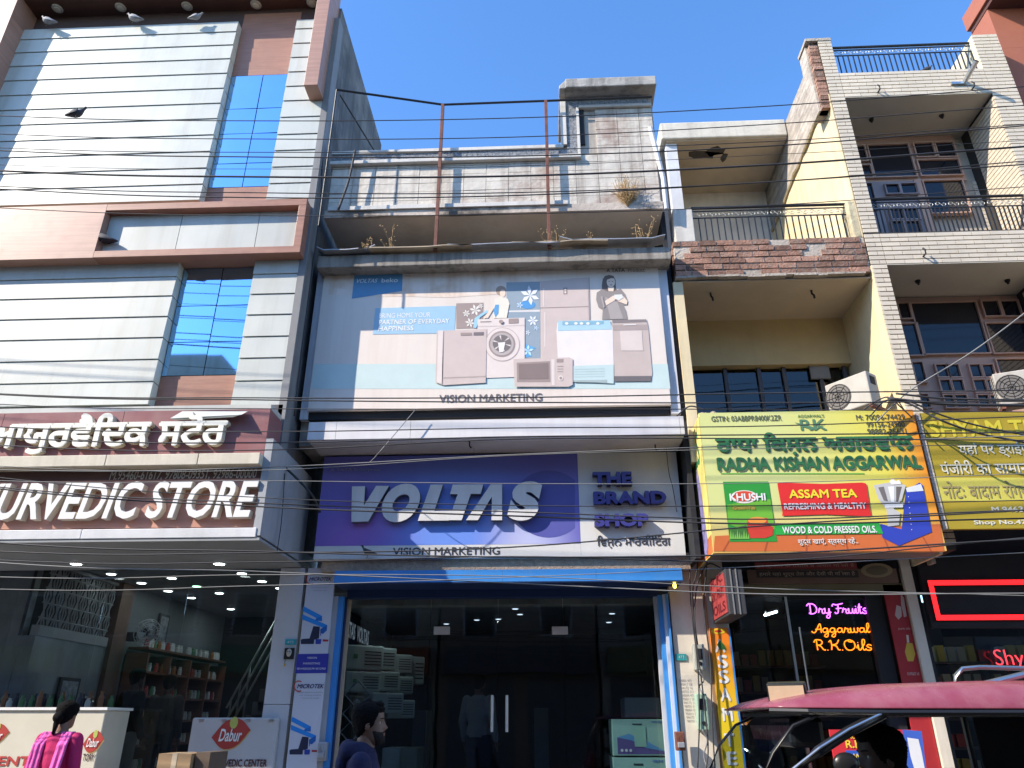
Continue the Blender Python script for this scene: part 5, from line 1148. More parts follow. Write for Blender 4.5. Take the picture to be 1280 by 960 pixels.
# middle storey
Z1_ = z4[2]-.02; Z0_ = fz(1200, 447, Yw); X1 = 7.6
cells = [(1123, 378, 1134, 399), (1129, 404, 1148, 447), (1141, 377, 1233, 443)]
cells = [(1124, 379, 1137, 398), (1131, 405, 1150, 444), (1146, 378, 1228, 442), (1229, 376, 1249, 395), (1253, 376, 1274, 395), (1237, 404, 1290, 441)]
winbox(X0, X1, Z0_, Z1_, T4, [cell(*c, X0, X1, Z0_, Z1_) for c in cells], Yw)
Z0b = 4.3
cells = [(1142, 454, 1154, 478), (1150, 494, 1160, 510), (1170, 457, 1183, 472), (1185, 457, 1198, 472), (1175, 476, 1187, 491), (1190, 476, 1203, 491), (1180, 495, 1191, 510), (1194, 495, 1208, 510), (1212, 457, 1225, 472), (1228, 457, 1241, 472), (1217, 476, 1231, 491), (1234, 476, 1247, 491), (1222, 495, 1235, 510), (1238, 495, 1252, 510), (1251, 450, 1290, 500)]
winbox(X0, X1, Z0b, Z0_-.004, T4, [cell(*c, X0, X1, Z0b, Z0_-.004) for c in cells], Yw-.02, (wfm, wgl), 'door')
# railings
railing(PX1+.02, fx(1222, 70, YR+.1), YR+.1, z4[1]+.0, fz(1130, 57, YR+.1), 28, 'roof_railing', 'black railing with grey scroll band along the roof edge of the tiled building')
railing(PX1+.02, JX0-.01, YR+.1, z4[3], fz(1180, 247, YR+.1), 34, 'balcony_railing', 'black railing with grey scroll band on the middle balcony of the tiled building')
MB().box(fx(1222, 70, YR+.3), JX0+.0, YR+.014, 9.6, z4[1], ztop4-.02).build('parapet_end', M('cream roof wall', (.66, .60, .42), .8, streak=.15), T4)
# ---------------------------------------------------------------- TERRACOTTA BUILDING
T5 = thing('terracotta_building', 'terracotta painted tower with dark eaves rising past the tiled building at top right', 'building', (8, 9.5, .13))
ter = M('terracotta paint', (.34, .115, .07), .75, var=.06, bump=.1, bscale=20)
ex, ez = at(1213, 42, 8.9)
MB().box(XR4+.002, 12, 8.45, 8.95, .13, 10.9).build('wall', ter, T5)
MB().box(ex+.03, 12, 8.45, 8.95, 10.902, ez-.002).build('upper_wall', ter, T5)
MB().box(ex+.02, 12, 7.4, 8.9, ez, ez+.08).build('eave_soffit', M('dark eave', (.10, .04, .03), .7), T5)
MB().box(ex-.02, 12.02, 7.36, 8.94, ez+.081, ez+.4).build('eave_fascia', ter, T5, bevel=.01)
# ---------------------------------------------------------------- TEA SIGN
YT = 7.9
TS = thing('tea_shop_sign', 'yellow box sign in green Gurmukhi and English advertising tea and pressed oils', 'sign', (3, YT, 3.1))
tx0, tx1 = fx(883, 600, YT), fx(1162, 600, YT); tz0, tz1 = fz(1030, 690, YT), fz(1010, 514, YT)
def yellowprint(name, top, mid, bot, horiz=True):
    m = M(name, mid, .42, var=.03, bump=.015, bscale=3); t = m.node_tree; N = t.nodes; L = t.links; b = N['Principled BSDF']
    g = N.new('ShaderNodeNewGeometry'); s_ = N.new('ShaderNodeSeparateXYZ'); L.new(g.outputs['Position'], s_.inputs[0])
    r_ = N.new('ShaderNodeMapRange'); r_.inputs[1].default_value = 2.6; r_.inputs[2].default_value = tx1; L.new(s_.outputs[0], r_.inputs[0])
    cr = N.new('ShaderNodeValToRGB'); cr.color_ramp.elements[0].color = (.66, .68, .26, 1); cr.color_ramp.elements[1].color = (.80, .28, .02, 1)
    e = cr.color_ramp.elements.new(.72); e.color = (.74, .66, .10, 1); L.new(r_.outputs[0], cr.inputs[0])
    r2_ = N.new('ShaderNodeMapRange'); r2_.inputs[1].default_value = tz0; r2_.inputs[2].default_value = tz0+.5; r2_.inputs[3].default_value = 1; r2_.inputs[4].default_value = 0; L.new(s_.outputs[2], r2_.inputs[0])
    x = N.new('ShaderNodeMix'); x.data_type = 'RGBA'; L.new(r2_.outputs[0], x.inputs[0]); L.new(cr.outputs[0], x.inputs[6]); x.inputs[7].default_value = (.75, .45, .12, 1)
    L.new(x.outputs[2], b.inputs['Base Color']); return m
yp_m = yellowprint('tea sign print', None, (.7, .6, .2), None)
MB().box(tx0, tx1, YT, YT+.06, tz0, tz1).build('front_panel', yp_m, TS)
fl = M('tin sign back', (.22, .2, .18), .7)
MB().box(tx0+.03, tx1-.0, YT+.061, YT+.5, tz0+.02, tz1-.02).build('case', fl, TS)
# left return panel of the sign
m = MB().box(tx0-.012, tx0-.002, YT+.002, 8.9, tz0, tz1-.05); m.build('side_panel', M('side print', (.72, .60, .18), .5, var=.1, scale=2), TS)
sv = [(.1, .3), (.2, .55)]
wall_text('OILS', tx0-.014, YT+.75, YT+.15, tz1-.55, tz1-.15, PR('sign green', (.03, .17, .06)), TS, .02)
m = MB(); m.keep = True
m.add([(tx0-.014, YT+.2+.7*a, tz0+b_) for a, b_ in ((.0, .12), (.1, .05), (.45, .03), (.55, .25), (.35, .6), (.42, .9), (.2, 1.05), (.1, .8), (.05, .45))], [tuple(range(9))]); m.build('printed_bottle', M('violet print', (.25, .22, .42), .4, var=.5, scale=9), TS)
m = MB(); m.add([(tx0-.0135, YT+.01, tz0+.01), (tx0-.0135, 8.88, tz0+.01), (tx0-.0135, 8.88, tz0+.14), (tx0-.0135, YT+.01, tz0+.2)], [(0, 1, 2, 3)]); m.build('printed_table', M('orange print', (.62, .17, .04), .4, var=.2), TS)
def K(name): return bpy.data.materials[name]
gd = (.03, .15, .055)
def tt(s, q, c, layer=3, bold=.0, parent=TS, Y=YT, shear=0): return btxt(s, q, c, layer, bold, shear, Y, parent)
tt('GSTIN: 03ABBPR8400K2ZR', (889, 519.5, 977, 526.5), (.12, .14, .08), 3, .03)
tt("AGGARWAL'S", (997, 518, 1030, 522), gd, 3, .01); tt('RK', (1000, 524, 1033, 538), (.10, .22, .12), 3, .03)
part('printed_swoosh', [((.10, .22, .12), 4, [(993, 528), (1008, 531), (1020, 535), (1032, 529), (1020, 538), (1005, 534)])], YT, TS)
tt('M: 70096-74429', (1070, 518, 1131, 525), (.10, .10, .07), 3, .03); tt('99156-24900', (1083, 527, 1131, 534), (.10, .10, .07), 3, .03); tt('98882-26631', (1084, 535.5, 1133, 542.5), (.10, .10, .07), 3, .03)
gm = [PR('green letter', (.035, .17, .06)), PR('green shade', (.25, .30, .16))]
for dxy, mm_, ly in (((1.2, 1.4), 1, .004), ((0, 0), 0, .012)):
    m = MB(); m.keep = True; q = rect(893+dxy[0], 541+dxy[1], 1142+dxy[0], 567+dxy[1], YT); q = (fx(894, 556, YT)+dxy[0]*.01, fx(1141, 556, YT)+dxy[0]*.01, fz(1015, 569, YT)-dxy[1]*.008, fz(1015, 540, YT)-dxy[1]*.008)
    indic(lambda i: m, 'ਰਾਧਾ ਿਕਸ਼ਨ ਅਗਰਵਾਲ', q, YT-ly, 0, .03); m.build('lettering', gm[mm_], TS)
for k, (dd, ly) in enumerate(((1.2, 5), (0, 8))): 
    btxt('RADHA KISHAN AGGARWAL', (896+dd, 570+dd, 1151+dd, 587+dd), ((.30, .34, .18), gd)[k], ly, .07, 0, YT, TS)
OC = lambda pts: P5((840, 500), .34375, pts)
part('printed_rule', [((.10, .38, .05), 2, OC([(178, 266), (700, 266), (700, 270), (178, 270)]))], YT, TS)
pk = [((.03, .30, .04), 4, OC([(185, 297), (350, 296), (382, 515), (210, 515)])), ((.16, .45, .04), 5, OC([(200, 380), (358, 360), (375, 470), (250, 470), (205, 450)])), ((.75, .70, .62), 6, OC(circ(262, 352, 48, 24, 20))), ((.65, .07, .03), 7, OC(circ(262, 350, 42, 19, 20))),
      ((.60, .05, .03), 6, OC([(275, 432), (345, 428), (352, 455), (368, 462), (366, 492), (340, 502), (285, 502), (272, 470)])), ((.80, .30, .05), 7, OC(circ(310, 438, 34, 13, 18))), ((.45, .4, .05), 6, OC([(220, 388), (300, 386), (300, 396), (220, 398)])), ((.05, .16, .03), 6, OC([(205, 470), (270, 455), (285, 505), (215, 508)]))]
for k in range(9): pk.append(((.2, .5, .08), 7, OC([(210+k*8, 505), (214+k*8, 470+(k % 3)*8), (218+k*8, 505)])))
part('printed_tea_packet', pk, YT, TS)
tt('KHUSHI', (912, 616.5, 957, 626), (.80, .80, .76), 9, .05); tt('Green  Tea', (916, 633, 944, 637), (.75, .5, .1), 9, .02)
rib = [((.70, .03, .025), 6, OC([(383, 303), (400, 300), (550, 305), (690, 300), (705, 303), (708, 312), (722, 405), (725, 420), (712, 423), (560, 416), (420, 421), (400, 421), (402, 408), (385, 318)]))]
part('printed_ribbon', rib, YT, TS)
tt('ASSAM TEA', (986, 611.5, 1071, 622.5), (.85, .70, .04), 9, .05); tt('REFRESHING & HEALTHY', (980, 628.5, 1083, 636.5), (.80, .76, .74), 9, .05)
part('printed_green_strip', [((.03, .38, .06), 6, OC([(372, 450), (752, 446), (768, 486), (378, 490)]))], YT, TS)
tt('WOOD & COLD PRESSED OILS.', (978, 657.5, 1096, 666.5), (.80, .80, .76), 9, .05)
m = MB(); m.keep = True; q = rect(997, 672, 1072, 682, YT); indic(lambda i: m, 'शुद्ध खाएं, स्वस्थ रहें..', q, YT-.008, 0, .01); m.build('lettering', PR('white lettering', (.78, .76, .7)), TS)
tb = [((.60, .15, .04), 2, [(893.5, 670), (1175, 655), (1180.5, 689), (892, 689)])]
for k in range(6): tb.append(((.40, .09, .03), 3, [(915+k*46, 668-k*2), (917+k*46, 668-k*2), (905+k*52, 689), (903+k*52, 689)]))
part('printed_table', tb, YT, TS)
ml = [((.035, .06, .42), 5, OC([(850, 330), (900, 300), (912, 310), (945, 480), (825, 530), (765, 500), (758, 450), (835, 470)])), ((.72, .74, .74), 6, OC([(850, 320), (905, 305), (915, 330), (855, 335)])), ((.55, .54, .52), 7, OC([(733, 310), (800, 298), (850, 310), (835, 365), (805, 395), (830, 410), (825, 455), (785, 460), (780, 400), (750, 360)])), ((.18, .16, .15), 8, OC([(750, 318), (770, 315), (785, 368), (770, 365)])), ((.82, .82, .8), 8, OC([(785, 315), (808, 313), (808, 372), (798, 372)])), ((.15, .13, .12), 8, OC([(815, 315), (835, 315), (822, 370), (815, 370)])), ((.8, .8, .78), 9, OC([(775, 378), (840, 372), (840, 390), (775, 392)])), ((.85, .82, .75), 9, OC([(790, 298), (800, 285), (815, 295), (825, 290), (835, 305), (800, 308)]))]
for k in range(7): ml.append(((.7, .7, .8), 7, OC([(858+k*2, 350+k*20), (861+k*2, 350+k*20), (861+k*2, 353+k*20), (858+k*2, 353+k*20)])))
part('printed_oil_mill', ml, YT, TS)
# ---------------------------------------------------------------- OLIVE SIGN
YO = 7.95
OS = thing('olive_shop_sign', 'olive yellow flex sign with lemon capitals and Hindi lines at the right edge', 'sign', (5, YO, 3.2))
ox0 = fx(1165, 590, YO)+.02; ox1 = 7.9; oz0, oz1 = fz(1230, 661, YO), fz(1230, 515, YO)
om = M('olive flex', (.40, .30, .025), .6, var=.06, scale=2, bump=.03, grain=(1, (.5, 1, 14), .08))
MB().box(ox0, ox1, YO, YO+.05, oz0, oz1).build('panel', om, OS)
part('printed_stripe', [((.62, .56, .10), 1, [(1167, 597), (1420, 597), (1420, 626), (1173, 626)])], YO, OS)
MB().box(ox0-.05, ox0-.004, YO-.01, YO+.05, oz0, oz1).build('edge_angle', M('speckled angle', (.5, .42, .35), .7, var=.5, scale=60), OS)
m = MB(); m.keep = True; put_text(m, 'SHYAM TRADERS', (fx(1161, 535, YO), fx(1383, 535, YO), fz(1250, 545.5, YO), fz(1250, 525, YO)), YO-.004, bold=.025); m.build('lettering', PR('lemon lettering', (.66, .56, .05)), OS)
pw = PR('cream white lettering', (.70, .68, .55))
for s_, q in (('यहां पर ड्राईफ्रूट', (1198, 552, 1305, 572)), ('पंजीरी का सामान है', (1175, 575, 1300, 595)), ('नोटः बादाम रोगन व', (1178, 601, 1300, 624))):
    m = MB(); m.keep = True; indic(lambda i: m, s_, rect(*q, YO), YO-.004, 0, .012 if 'नो' not in s_ else .008); m.build('lettering', pw if 'नो' not in s_ else PR('olive lettering', (.33, .27, .12)), OS)
for s_, q in (('M.94631-47472', (1239, 633, 1325, 640)), ('Shop No.472', (1217, 650, 1290, 657))):
    m = MB(); m.keep = True; put_text(m, s_, rect(*q, YO), YO-.004, bold=.03); m.build('lettering', pw, OS)
# ---------------------------------------------------------------- outdoor air-conditioner units
def outdoor(x, y, z, lab, rot=0.):
    u = thing('outdoor_air_conditioner', lab, 'air conditioner', (x, y, z)); W_, H_, D_ = .55, .42, .23
    ps = []
    c = MB().box(-W_/2, W_/2, -D_/2, D_/2, 0, H_).build('case', M('dusty ac casing', (.40, .38, .34), .6, var=.12, streak=.5, dirt=(.25, .21, .17)) if 'dusty ac casing' not in bpy.data.materials else bpy.data.materials['dusty ac casing'], None, bevel=.015)
    g = MB()
    for r_ in (.04, .08, .12, .155): g.tube([(-.12+r_*math.cos(a), -D_/2-.012, H_/2+r_*math.sin(a)) for a in [i*math.pi/10 for i in range(21)]], .004, 4, False)
    for i in range(8): g.tube([(-.12, -D_/2-.012, H_/2), (-.12+.155*math.cos(i*.785), -D_/2-.012, H_/2+.155*math.sin(i*.785))], .004, 4, False)
    g = g.build('fan_grille', black_m, None)
    s_ = MB()
    for k in range(9): s_.box(-W_/2-.006, -W_/2-.001, -D_/2+.04, D_/2-.04, .04+k*.042, .06+k*.042)
    s_ = s_.build('side_louvre', M('louvre grey', (.35, .35, .33), .6), None)
    h = MB().box(W_/2, W_/2+.006, -.05, .05, .27, .37).build('terminal_cover', dark_m, None)
    for o in (c, g, s_, h): o.parent = u
    f = MB().lathe([(.165, 0), (.165, .01)], (-.12, -D_/2-.0, H_/2), 'y', 24).build('fan_recess', M('fan recess grey', (.14, .13, .12), .7) if 'fan recess grey' not in bpy.data.materials else bpy.data.materials['fan recess grey'], None); f.parent = u
    for sx in (-1, 1):
        b_ = MB().box(sx*.25-.02, sx*.25+.02, -D_/2, D_/2+.1, -.04, -.002).build('bracket', rust, None); b_.parent = u
    u.rotation_euler.z = rot; return u
X, Z = at(1070, 513, 8.45); outdoor(X, 8.45, Z-.02, 'dirty white outdoor air conditioner unit standing behind the top edge of the tea sign', R(-52))
X, Z = at(1283, 505, 8.35); outdoor(X, 8.35, Z-.02, 'white outdoor air conditioner unit behind the olive sign at the right edge', R(-22))
MB_ = thing('sack_heap', 'small heap of dirty sacking on the left top corner of the tea sign', 'sacking', (fx(890, 510, 8.1), 8.1, tz1)); 
m = MB(); rr = random.Random(3)
for k in range(7): m.ell((fx(876+k*4.5, 511, 8.1), 8.1+rr.uniform(-.04, .04), tz1+.03), (.045, .06, .035+.02*rr.random()), 8, 5)
m.build('sacking', M('sacking', (.42, .34, .24), .95, bump=.6), MB_)
# ---------------------------------------------------------------- lower shops at the right
MB().box(2.02, 2.06, 8.84, 9.6, .13, 3.3).build('pier_corner', wcream, Y3)
MB().box(2.06, 9, 8.9, 9.0, 3.18, 4.3).build('lintel_wall', dark_m, Y3)
HB = thing('hindi_banner', 'dim brown banner with lines of Hindi text and a food picture under the tea sign', 'banner', (3, 8.85, 2.95))
q = rect(932, 700, 1121, 731, 8.85); MB().box(2.35, q[1], 8.85, 8.89, q[2]+.02, 3.17).build('panel', M('brown banner', (.16, .10, .07), .6, var=.15), HB)
part('printed_strip', [((.28, .05, .05), 1, [(943, 703), (1070, 703), (1072, 711), (944, 711)]), ((.05, .04, .04), 1, [(945, 713), (1072, 713), (1074, 722), (946, 722)]), ((.30, .24, .14), 1, circ(1096, 713, 20, 9, 20)), ((.16, .13, .08), 2, circ(1096, 713, 14, 6, 16))], 8.85, HB)
for s_, q_2 in (('हर प्रकार के मसाले व अचार मिलते हैं', (946, 704.5, 1068, 710)), ('हमारे यहां शुद्ध तेल और देसी घी मिलता है', (949, 714, 1069, 721))):
    m = MB(); m.keep = True; indic(lambda i: m, s_, rect(*q_2, 8.845), 8.845, 0, 0); m.build('lettering', PR('dim lettering', (.42, .34, .25)), HB)
MB().box(2.3, 4.2, 8.9, 8.96, fz(1020, 742, 8.9), q[2]+.018).build('lintel_beam', M('dull olive beam', (.16, .14, .08), .7), Y3)
tz_ = fz(1020, 742, 8.9)
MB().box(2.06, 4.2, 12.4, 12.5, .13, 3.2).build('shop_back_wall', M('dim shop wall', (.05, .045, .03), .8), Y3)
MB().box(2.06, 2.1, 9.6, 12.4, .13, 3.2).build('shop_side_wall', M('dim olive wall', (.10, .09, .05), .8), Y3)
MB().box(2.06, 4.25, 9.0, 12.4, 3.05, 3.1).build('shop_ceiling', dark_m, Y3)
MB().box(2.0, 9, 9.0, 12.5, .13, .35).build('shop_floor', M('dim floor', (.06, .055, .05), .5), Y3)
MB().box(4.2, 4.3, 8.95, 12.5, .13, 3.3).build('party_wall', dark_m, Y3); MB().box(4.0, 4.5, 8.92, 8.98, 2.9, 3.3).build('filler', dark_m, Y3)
# glass + neon
NS = thing('neon_sign', 'violet and orange handwritten neon reading Dry Fruits and Oils on the shop door', 'neon sign', (3.4, 8.95, 1.9))
DR = thing('tea_shop_glass_door', 'dark framed glass door panel carrying the handwritten neon', 'door', (3.3, 9.0, .35))
gA = fx(992, 820, 9.0); gB = fx(1100, 820, 9.0)
MB().box(gA+.02, gB-.02, 9.02, 9.03, .4, tz_-.05).build('glass_pane', glass2, DR)
MB().box(gA-.01, gA+.018, 8.99, 9.05, .35, tz_-.02).build('stile', steel, DR); MB().box(gB-.018, gB+.01, 8.99, 9.05, .35, tz_-.02).build('stile', steel, DR)
MB().box(fx(925, 850, 8.98), gA-.012, 9.02, 9.03, .4, tz_-.02).build('side_pane', glass2, DR)
MB().box(gA-.012, gB, 8.995, 9.05, tz_-.05, tz_-.021).build('top_rail', black_m, DR)
ST = {   # single-stroke letters, unit box: x right, y up (baseline 0, x-height .5, ascender 1, descender -.45)
 'D': ([[(.1, .95), (.22, .9), (.2, .05), (.1, .1), (.2, .0), (.5, .05), (.68, .35), (.62, .75), (.4, .95), (.1, .92), (-.02, .75)]], .78),
 'r': ([[(0, .1), (.1, .45), (.12, .52), (.2, .42), (.3, .42), (.28, .1), (.38, .02), (.45, .12)]], .42),
 'y': ([[(0, .4), (.08, .5), (.08, .15), (.2, .03), (.35, .2), (.38, .5), (.38, -.2), (.25, -.42), (.12, -.3), (.3, -.05), (.5, .15)]], .5),
 'F': ([[(-.05, .7), (.02, .9), (.3, .85), (.75, .98)], [(.38, .88), (.36, .4), (.3, .08), (.15, .02), (.08, .15)], [(.2, .48), (.6, .52)]], .62),
 'u': ([[(0, .3), (.08, .5), (.08, .15), (.18, .03), (.32, .15), (.36, .5), (.36, .12), (.45, .03), (.52, .15)]], .5),
 'i': ([[(0, .2), (.1, .5), (.1, .12), (.18, .03), (.26, .15)], [(.1, .68), (.12, .7)]], .26),
 't': ([[(0, .2), (.15, .95), (.12, .12), (.2, .03), (.3, .15)], [(0, .6), (.3, .62)]], .3),
 's': ([[(.34, .42), (.2, .52), (.08, .40), (.14, .28), (.30, .18), (.26, .04), (.12, .0), (.0, .08)]], .38),
 'A': ([[(-.15, .2), (-.1, .05), (.1, .12), (.45, .95), (.5, .5), (.48, .03)], [(.12, .38), (.5, .38)]], .55),
 'g': ([[(.38, .45), (.2, .5), (.05, .28), (.15, .05), (.35, .2), (.38, .5), (.38, -.2), (.25, -.42), (.12, -.3), (.3, -.05), (.5, .15)]], .5),
 'a': ([[(.38, .45), (.2, .5), (.05, .28), (.15, .05), (.35, .2), (.38, .5), (.38, .12), (.46, .03), (.52, .15)]], .5),
 'w': ([[(0, .3), (.06, .5), (.06, .15), (.15, .03), (.28, .15), (.3, .5), (.3, .15), (.4, .03), (.52, .15), (.54, .5), (.6, .42)]], .6),
 'l': ([[(0, .15), (.22, .6), (.25, .92), (.15, .95), (.1, .7), (.1, .15), (.18, .03), (.28, .15)]], .27),
 'R': ([[(.15, .9), (.15, .03)], [(0, .72), (.1, .95), (.4, .92), (.48, .7), (.35, .5), (.16, .48), (.35, .4), (.5, .08), (.62, .05)]], .66),
 'K': ([[(.12, .92), (.15, .5), (.1, .05)], [(.6, .95), (.45, .6), (.18, .48), (.4, .4), (.5, .08), (.62, .06)], [(0, .75), (.12, .92)]], .66),
 'O': ([[(.35, .95), (.1, .8), (.03, .45), (.15, .08), (.4, .03), (.62, .3), (.6, .75), (.35, .95), (.3, .8), (.5, .75)]], .72),
 '.': ([[(.06, .02), (.09, .04)]], .2), ' ': ([], .2)}
def catmull(p, k=4):
    if len(p) < 3: return p
    q = [p[0]]+list(p)+[p[-1]]; out = []
    for i in range(1, len(q)-2):
        for t in range(k):
            t /= k; a, b_, c, d = q[i-1], q[i], q[i+1], q[i+2]
            out.append(tuple(.5*((2*b_[j])+(-a[j]+c[j])*t+(2*a[j]-5*b_[j]+4*c[j]-d[j])*t*t+(-a[j]+3*b_[j]-3*c[j]+d[j])*t**3) for j in (0, 1)))
    return out+[p[-1]]
def neon(s, q, Y, mat, parent, r=.0055):
    wtot = sum(ST[c][1] for c in s); x = 0; sx = (q[1]-q[0])/wtot; sz = q[3]-q[2]
    for c in s:
        strokes, w_ = ST[c]
        if strokes:
            m = MB()
            for st_ in strokes: m.tube([(q[0]+(x+p[0])*sx, Y, q[2]+p[1]*sz) for p in catmull(st_)], r, 6)
            m.build('letter', mat, parent)
        x += w_
nv = EM('violet neon', (.62, .12, 1), 1.6); no = EM('orange neon', (1, .21, .01), 1.15)
neon('Dry Fruits', rect(1009, 754, 1084, 767, 9.0), 9.0, nv, NS); neon('Aggarwal', rect(1017, 779, 1087, 791, 9.0), 9.0, no, NS); neon('R.K.Oils', rect(1018, 799, 1090, 813, 9.0), 9.0, no, NS)
0 and MB().box(fx(1003, 780, 8.97), fx(1093, 780, 8.97), 8.965, 8.975, fz(1048, 818, 8.97), fz(1048, 749, 8.97)).build('acrylic_sheet', GL('acrylic', (.75, .78, .78)), NS)
# fluorescent tube inside and dim shelf with packets
TU = thing('tube_light', 'lit white tube light hanging inside the tea shop', 'lamp', (2.8, 10.5, 2.6)); p0 = at(956, 769, 10.5); p1 = at(976, 762, 10.5)
MB().tube([(p0[0], 10.5, p0[1]), (p1[0], 10.7, p1[1])], .016, 8).build('tube', EM('tube white', (.9, .95, 1), 6), TU); MB().tube([(p0[0]+.02, 10.52, p0[1]+.035), (p1[0]+.02, 10.72, p1[1]+.035)], .02, 6).build('housing', white_m, TU)
S2 = thing('grocery_shelf', 'dim shelf with rows of pale packets inside the tea shop', 'shelf', (3.6, 12.2, .35))
for k in range(6): MB().box(2.4, 4.15, 12.0, 12.35, .5+k*.36, .53+k*.36).build('shelf', brownw, S2)
rp = random.Random(6); pmesh = [MB().box(-.05, .05, -.04, .04, 0, h_).mesh('packet', c) for h_, c in ((.2, PR('packet cream', (.4, .36, .25))), (.16, PR('packet red', (.35, .06, .05))), (.22, PR('packet yellow', (.4, .3, .06))))]
for k in range(6):
    for i in range(13):
        if rp.random() < .15: continue
        o = obj('grocery_packet', rp.choice(pmesh), None, None, loc=(2.47+i*.13, 12.1, .532+k*.36)); tag(o, 'small packet standing in a row on the dim shelf inside the tea shop', 'packet', 'packets on the grocery shelf')
# red poster strip, white pier
WP_ = thing('red_poster', 'tall narrow red poster with pale bottles on the pier right of the neon door', 'poster', (4.05, 8.93, .5))
prx0, prx1 = fx(1113, 780, 8.9), fx(1138, 780, 8.9); pmr = M('red poster print', (.36, .025, .03), .45, var=.1)
MB().box(prx0, prx1, 8.9, 8.92, .6, fz(1120, 731, 8.9)).build('sheet', pmr, WP_)
for pm in ([((.55, .42, .40), 1, P5((980, 700), .2344, [(600, 240), (625, 250), (628, 300), (610, 318), (592, 295)])), ((.55, .42, .40), 1.5, P5((980, 700), .2344, [(622, 180), (640, 200), (655, 300), (640, 305), (625, 240)]))], [((.6, .40, .05), 1, P5((980, 700), .2344, [(655, 440), (685, 445), (700, 500), (690, 540), (660, 540), (645, 490)])), ((.6, .55, .45), 1.5, P5((980, 700), .2344, [(652, 400), (664, 400), (668, 440), (656, 440)]))]): part('printed_motif', pm, 8.9, WP_)
tt('pure oils', (1123, 784, 1138, 788), (.6, .4, .35), 2, .0, WP_, 8.9); tt('contact us', (1134, 840, 1149, 844), (.6, .45, .4), 2, 0, WP_, 8.9)
MB().box(prx1+.01, fx(1154, 780, 8.86), 8.86, 9.4, .13, 3.3).build('pier', wcream, Y3)
MB().box(prx0-.2, prx0-.02, 8.95, 9.05, .13, tz_).build('dark_jamb', dark_m, Y3)
# LED frame and shop at far right
LEDm = EM('red led', (1, .012, .015), 1.5)
LF = thing('led_frame_sign', 'long glowing red LED strip rectangle over the dark shop at the right edge', 'led sign', (5.5, 8.8, 2.4))
ya, ybz = fz(1230, 725, 8.8), fz(1230, 775, 8.8); xa = fx(1159, 725, 8.8); xl = 7.6; xb2 = xa
bar = M('led strip base', (.12, .01, .01), .5)
w5 = .055
for n_, (a, b_, c_, d_) in (('strip', (xa, xl, ya-w5, ya)), ('strip', (xa, xl, ybz, ybz+w5)), ('strip', (xa, xa+w5, ybz+w5+.001, ya-w5-.001)), ('strip', (xl-w5, xl, ybz+w5+.001, ya-w5-.001))):
    MB().box(a, b_, 8.8, 8.82, c_, d_).build(n_, bar, LF)
    m = MB(); st_ = .0135
    nx = max(1, int((b_-a)/st_)); nz = max(1, int((d_-c_)/st_)); sx_, sz_ = (b_-a)/nx, (d_-c_)/nz
    if nx*nz > 4000: pass
    for i in range(nx):
        for j in range(nz):
            x = a+i*sx_; z = c_+j*sz_; m.add([(x+.001, 8.796, z+.001), (x+sx_-.001, 8.796, z+.001), (x+sx_-.001, 8.796, z+sz_-.001), (x+.001, 8.796, z+sz_-.001)], [(0, 1, 2, 3)])
    m.build('led_dots', LEDm, LF, kind='stuff')
MB().box(xa-.05, xl+.1, 8.83, 8.9, ybz-.08, ya+.3).build('backing', dark_m, LF)
MB().box(4.5, 9, 9.0, 9.6, 2.98, 3.3).build('lintel', dark_m, T4)
MB().box(4.5, 9, 12.5, 12.6, .13, 3.3).build('shop_back_wall', dark_m, T4)
N2 = thing('neon_word', 'thin red neon word behind the dark glass at the right edge', 'neon sign', (6.0, 9.3, 2.0))
def outline_text(s, q, Y, mat, parent, r=.006):
    m = MB(); m.keep = True; put_text(m, s, q, Y, bold=-.018, thick=.012); m.build('lettering', mat, parent)
outline_text('Shyam', (fx(1243, 822, 9.2), fx(1310, 822, 9.2), fz(1260, 838, 9.2), fz(1260, 812, 9.2)), 9.2, EM('dim red neon', (.9, .05, .07), .75), N2)
G4 = thing('right_shop_glass_front', 'dark glass front under the red LED frame at the right edge', 'glass front', (5.5, 9.3, .35))
for a, b_ in ((4.62, 5.5), (5.51, 6.4), (6.41, 7.4)): MB().box(a, b_, 9.3, 9.31, .35, 2.95).build('glass_pane', glass2, G4)
S3 = thing('shop_rack', 'dim rack with bags of dry fruit inside the right edge shop', 'shelf', (5.5, 11.5, .35))
for k in range(6): MB().box(4.8, 7.4, 11.3, 11.6, .5+k*.36, .53+k*.36).build('shelf', M('dim rack', (.07, .06, .055), .6) if k == 0 else K('dim rack'), S3)
for k in range(6):
    for i in range(18):
        if rp.random() < .2: continue
        o = obj('dry_fruit_bag', rp.choice(pmesh), None, None, loc=(4.88+i*.14, 11.42, .532+k*.36)); tag(o, 'small bag standing in a row on the dim rack of the right edge shop', 'bag', 'bags on the dim rack')
# ---------------------------------------------------------------- box sign, vertical board, meters, conduits
bx0, bx1 = fx(909, 742, 8.0), fx(931, 742, 8.0); zb_, zt_2 = fz(920, 768, 8.0), fz(920, 711, 8.0)
BS = thing('box_sign', 'small grey box sign with faded red side face hanging out beside the tea shop', 'sign', (bx0, 8.0, zb_))
MB().box(bx0, bx1, 8.0, 8.8, zb_, zt_2).build('case', M('grey aluminium case', (.045, .045, .05), .6, var=.2), BS, bevel=.008)
for k in (.3, .62): MB().box(bx0+(bx1-bx0)*k-.006, bx0+(bx1-bx0)*k+.006, 7.99, 7.999, zb_, zt_2).build('front_rib', M('rib grey', (.2, .2, .2), .5) if k == .3 else K('rib grey'), BS)
MB().box(bx0-.008, bx0-.001, 8.04, 8.76, zb_+.03, zt_2-.03).build('face_panel', M('faded red panel', (.34, .05, .05), .5, var=.35, scale=12), BS)
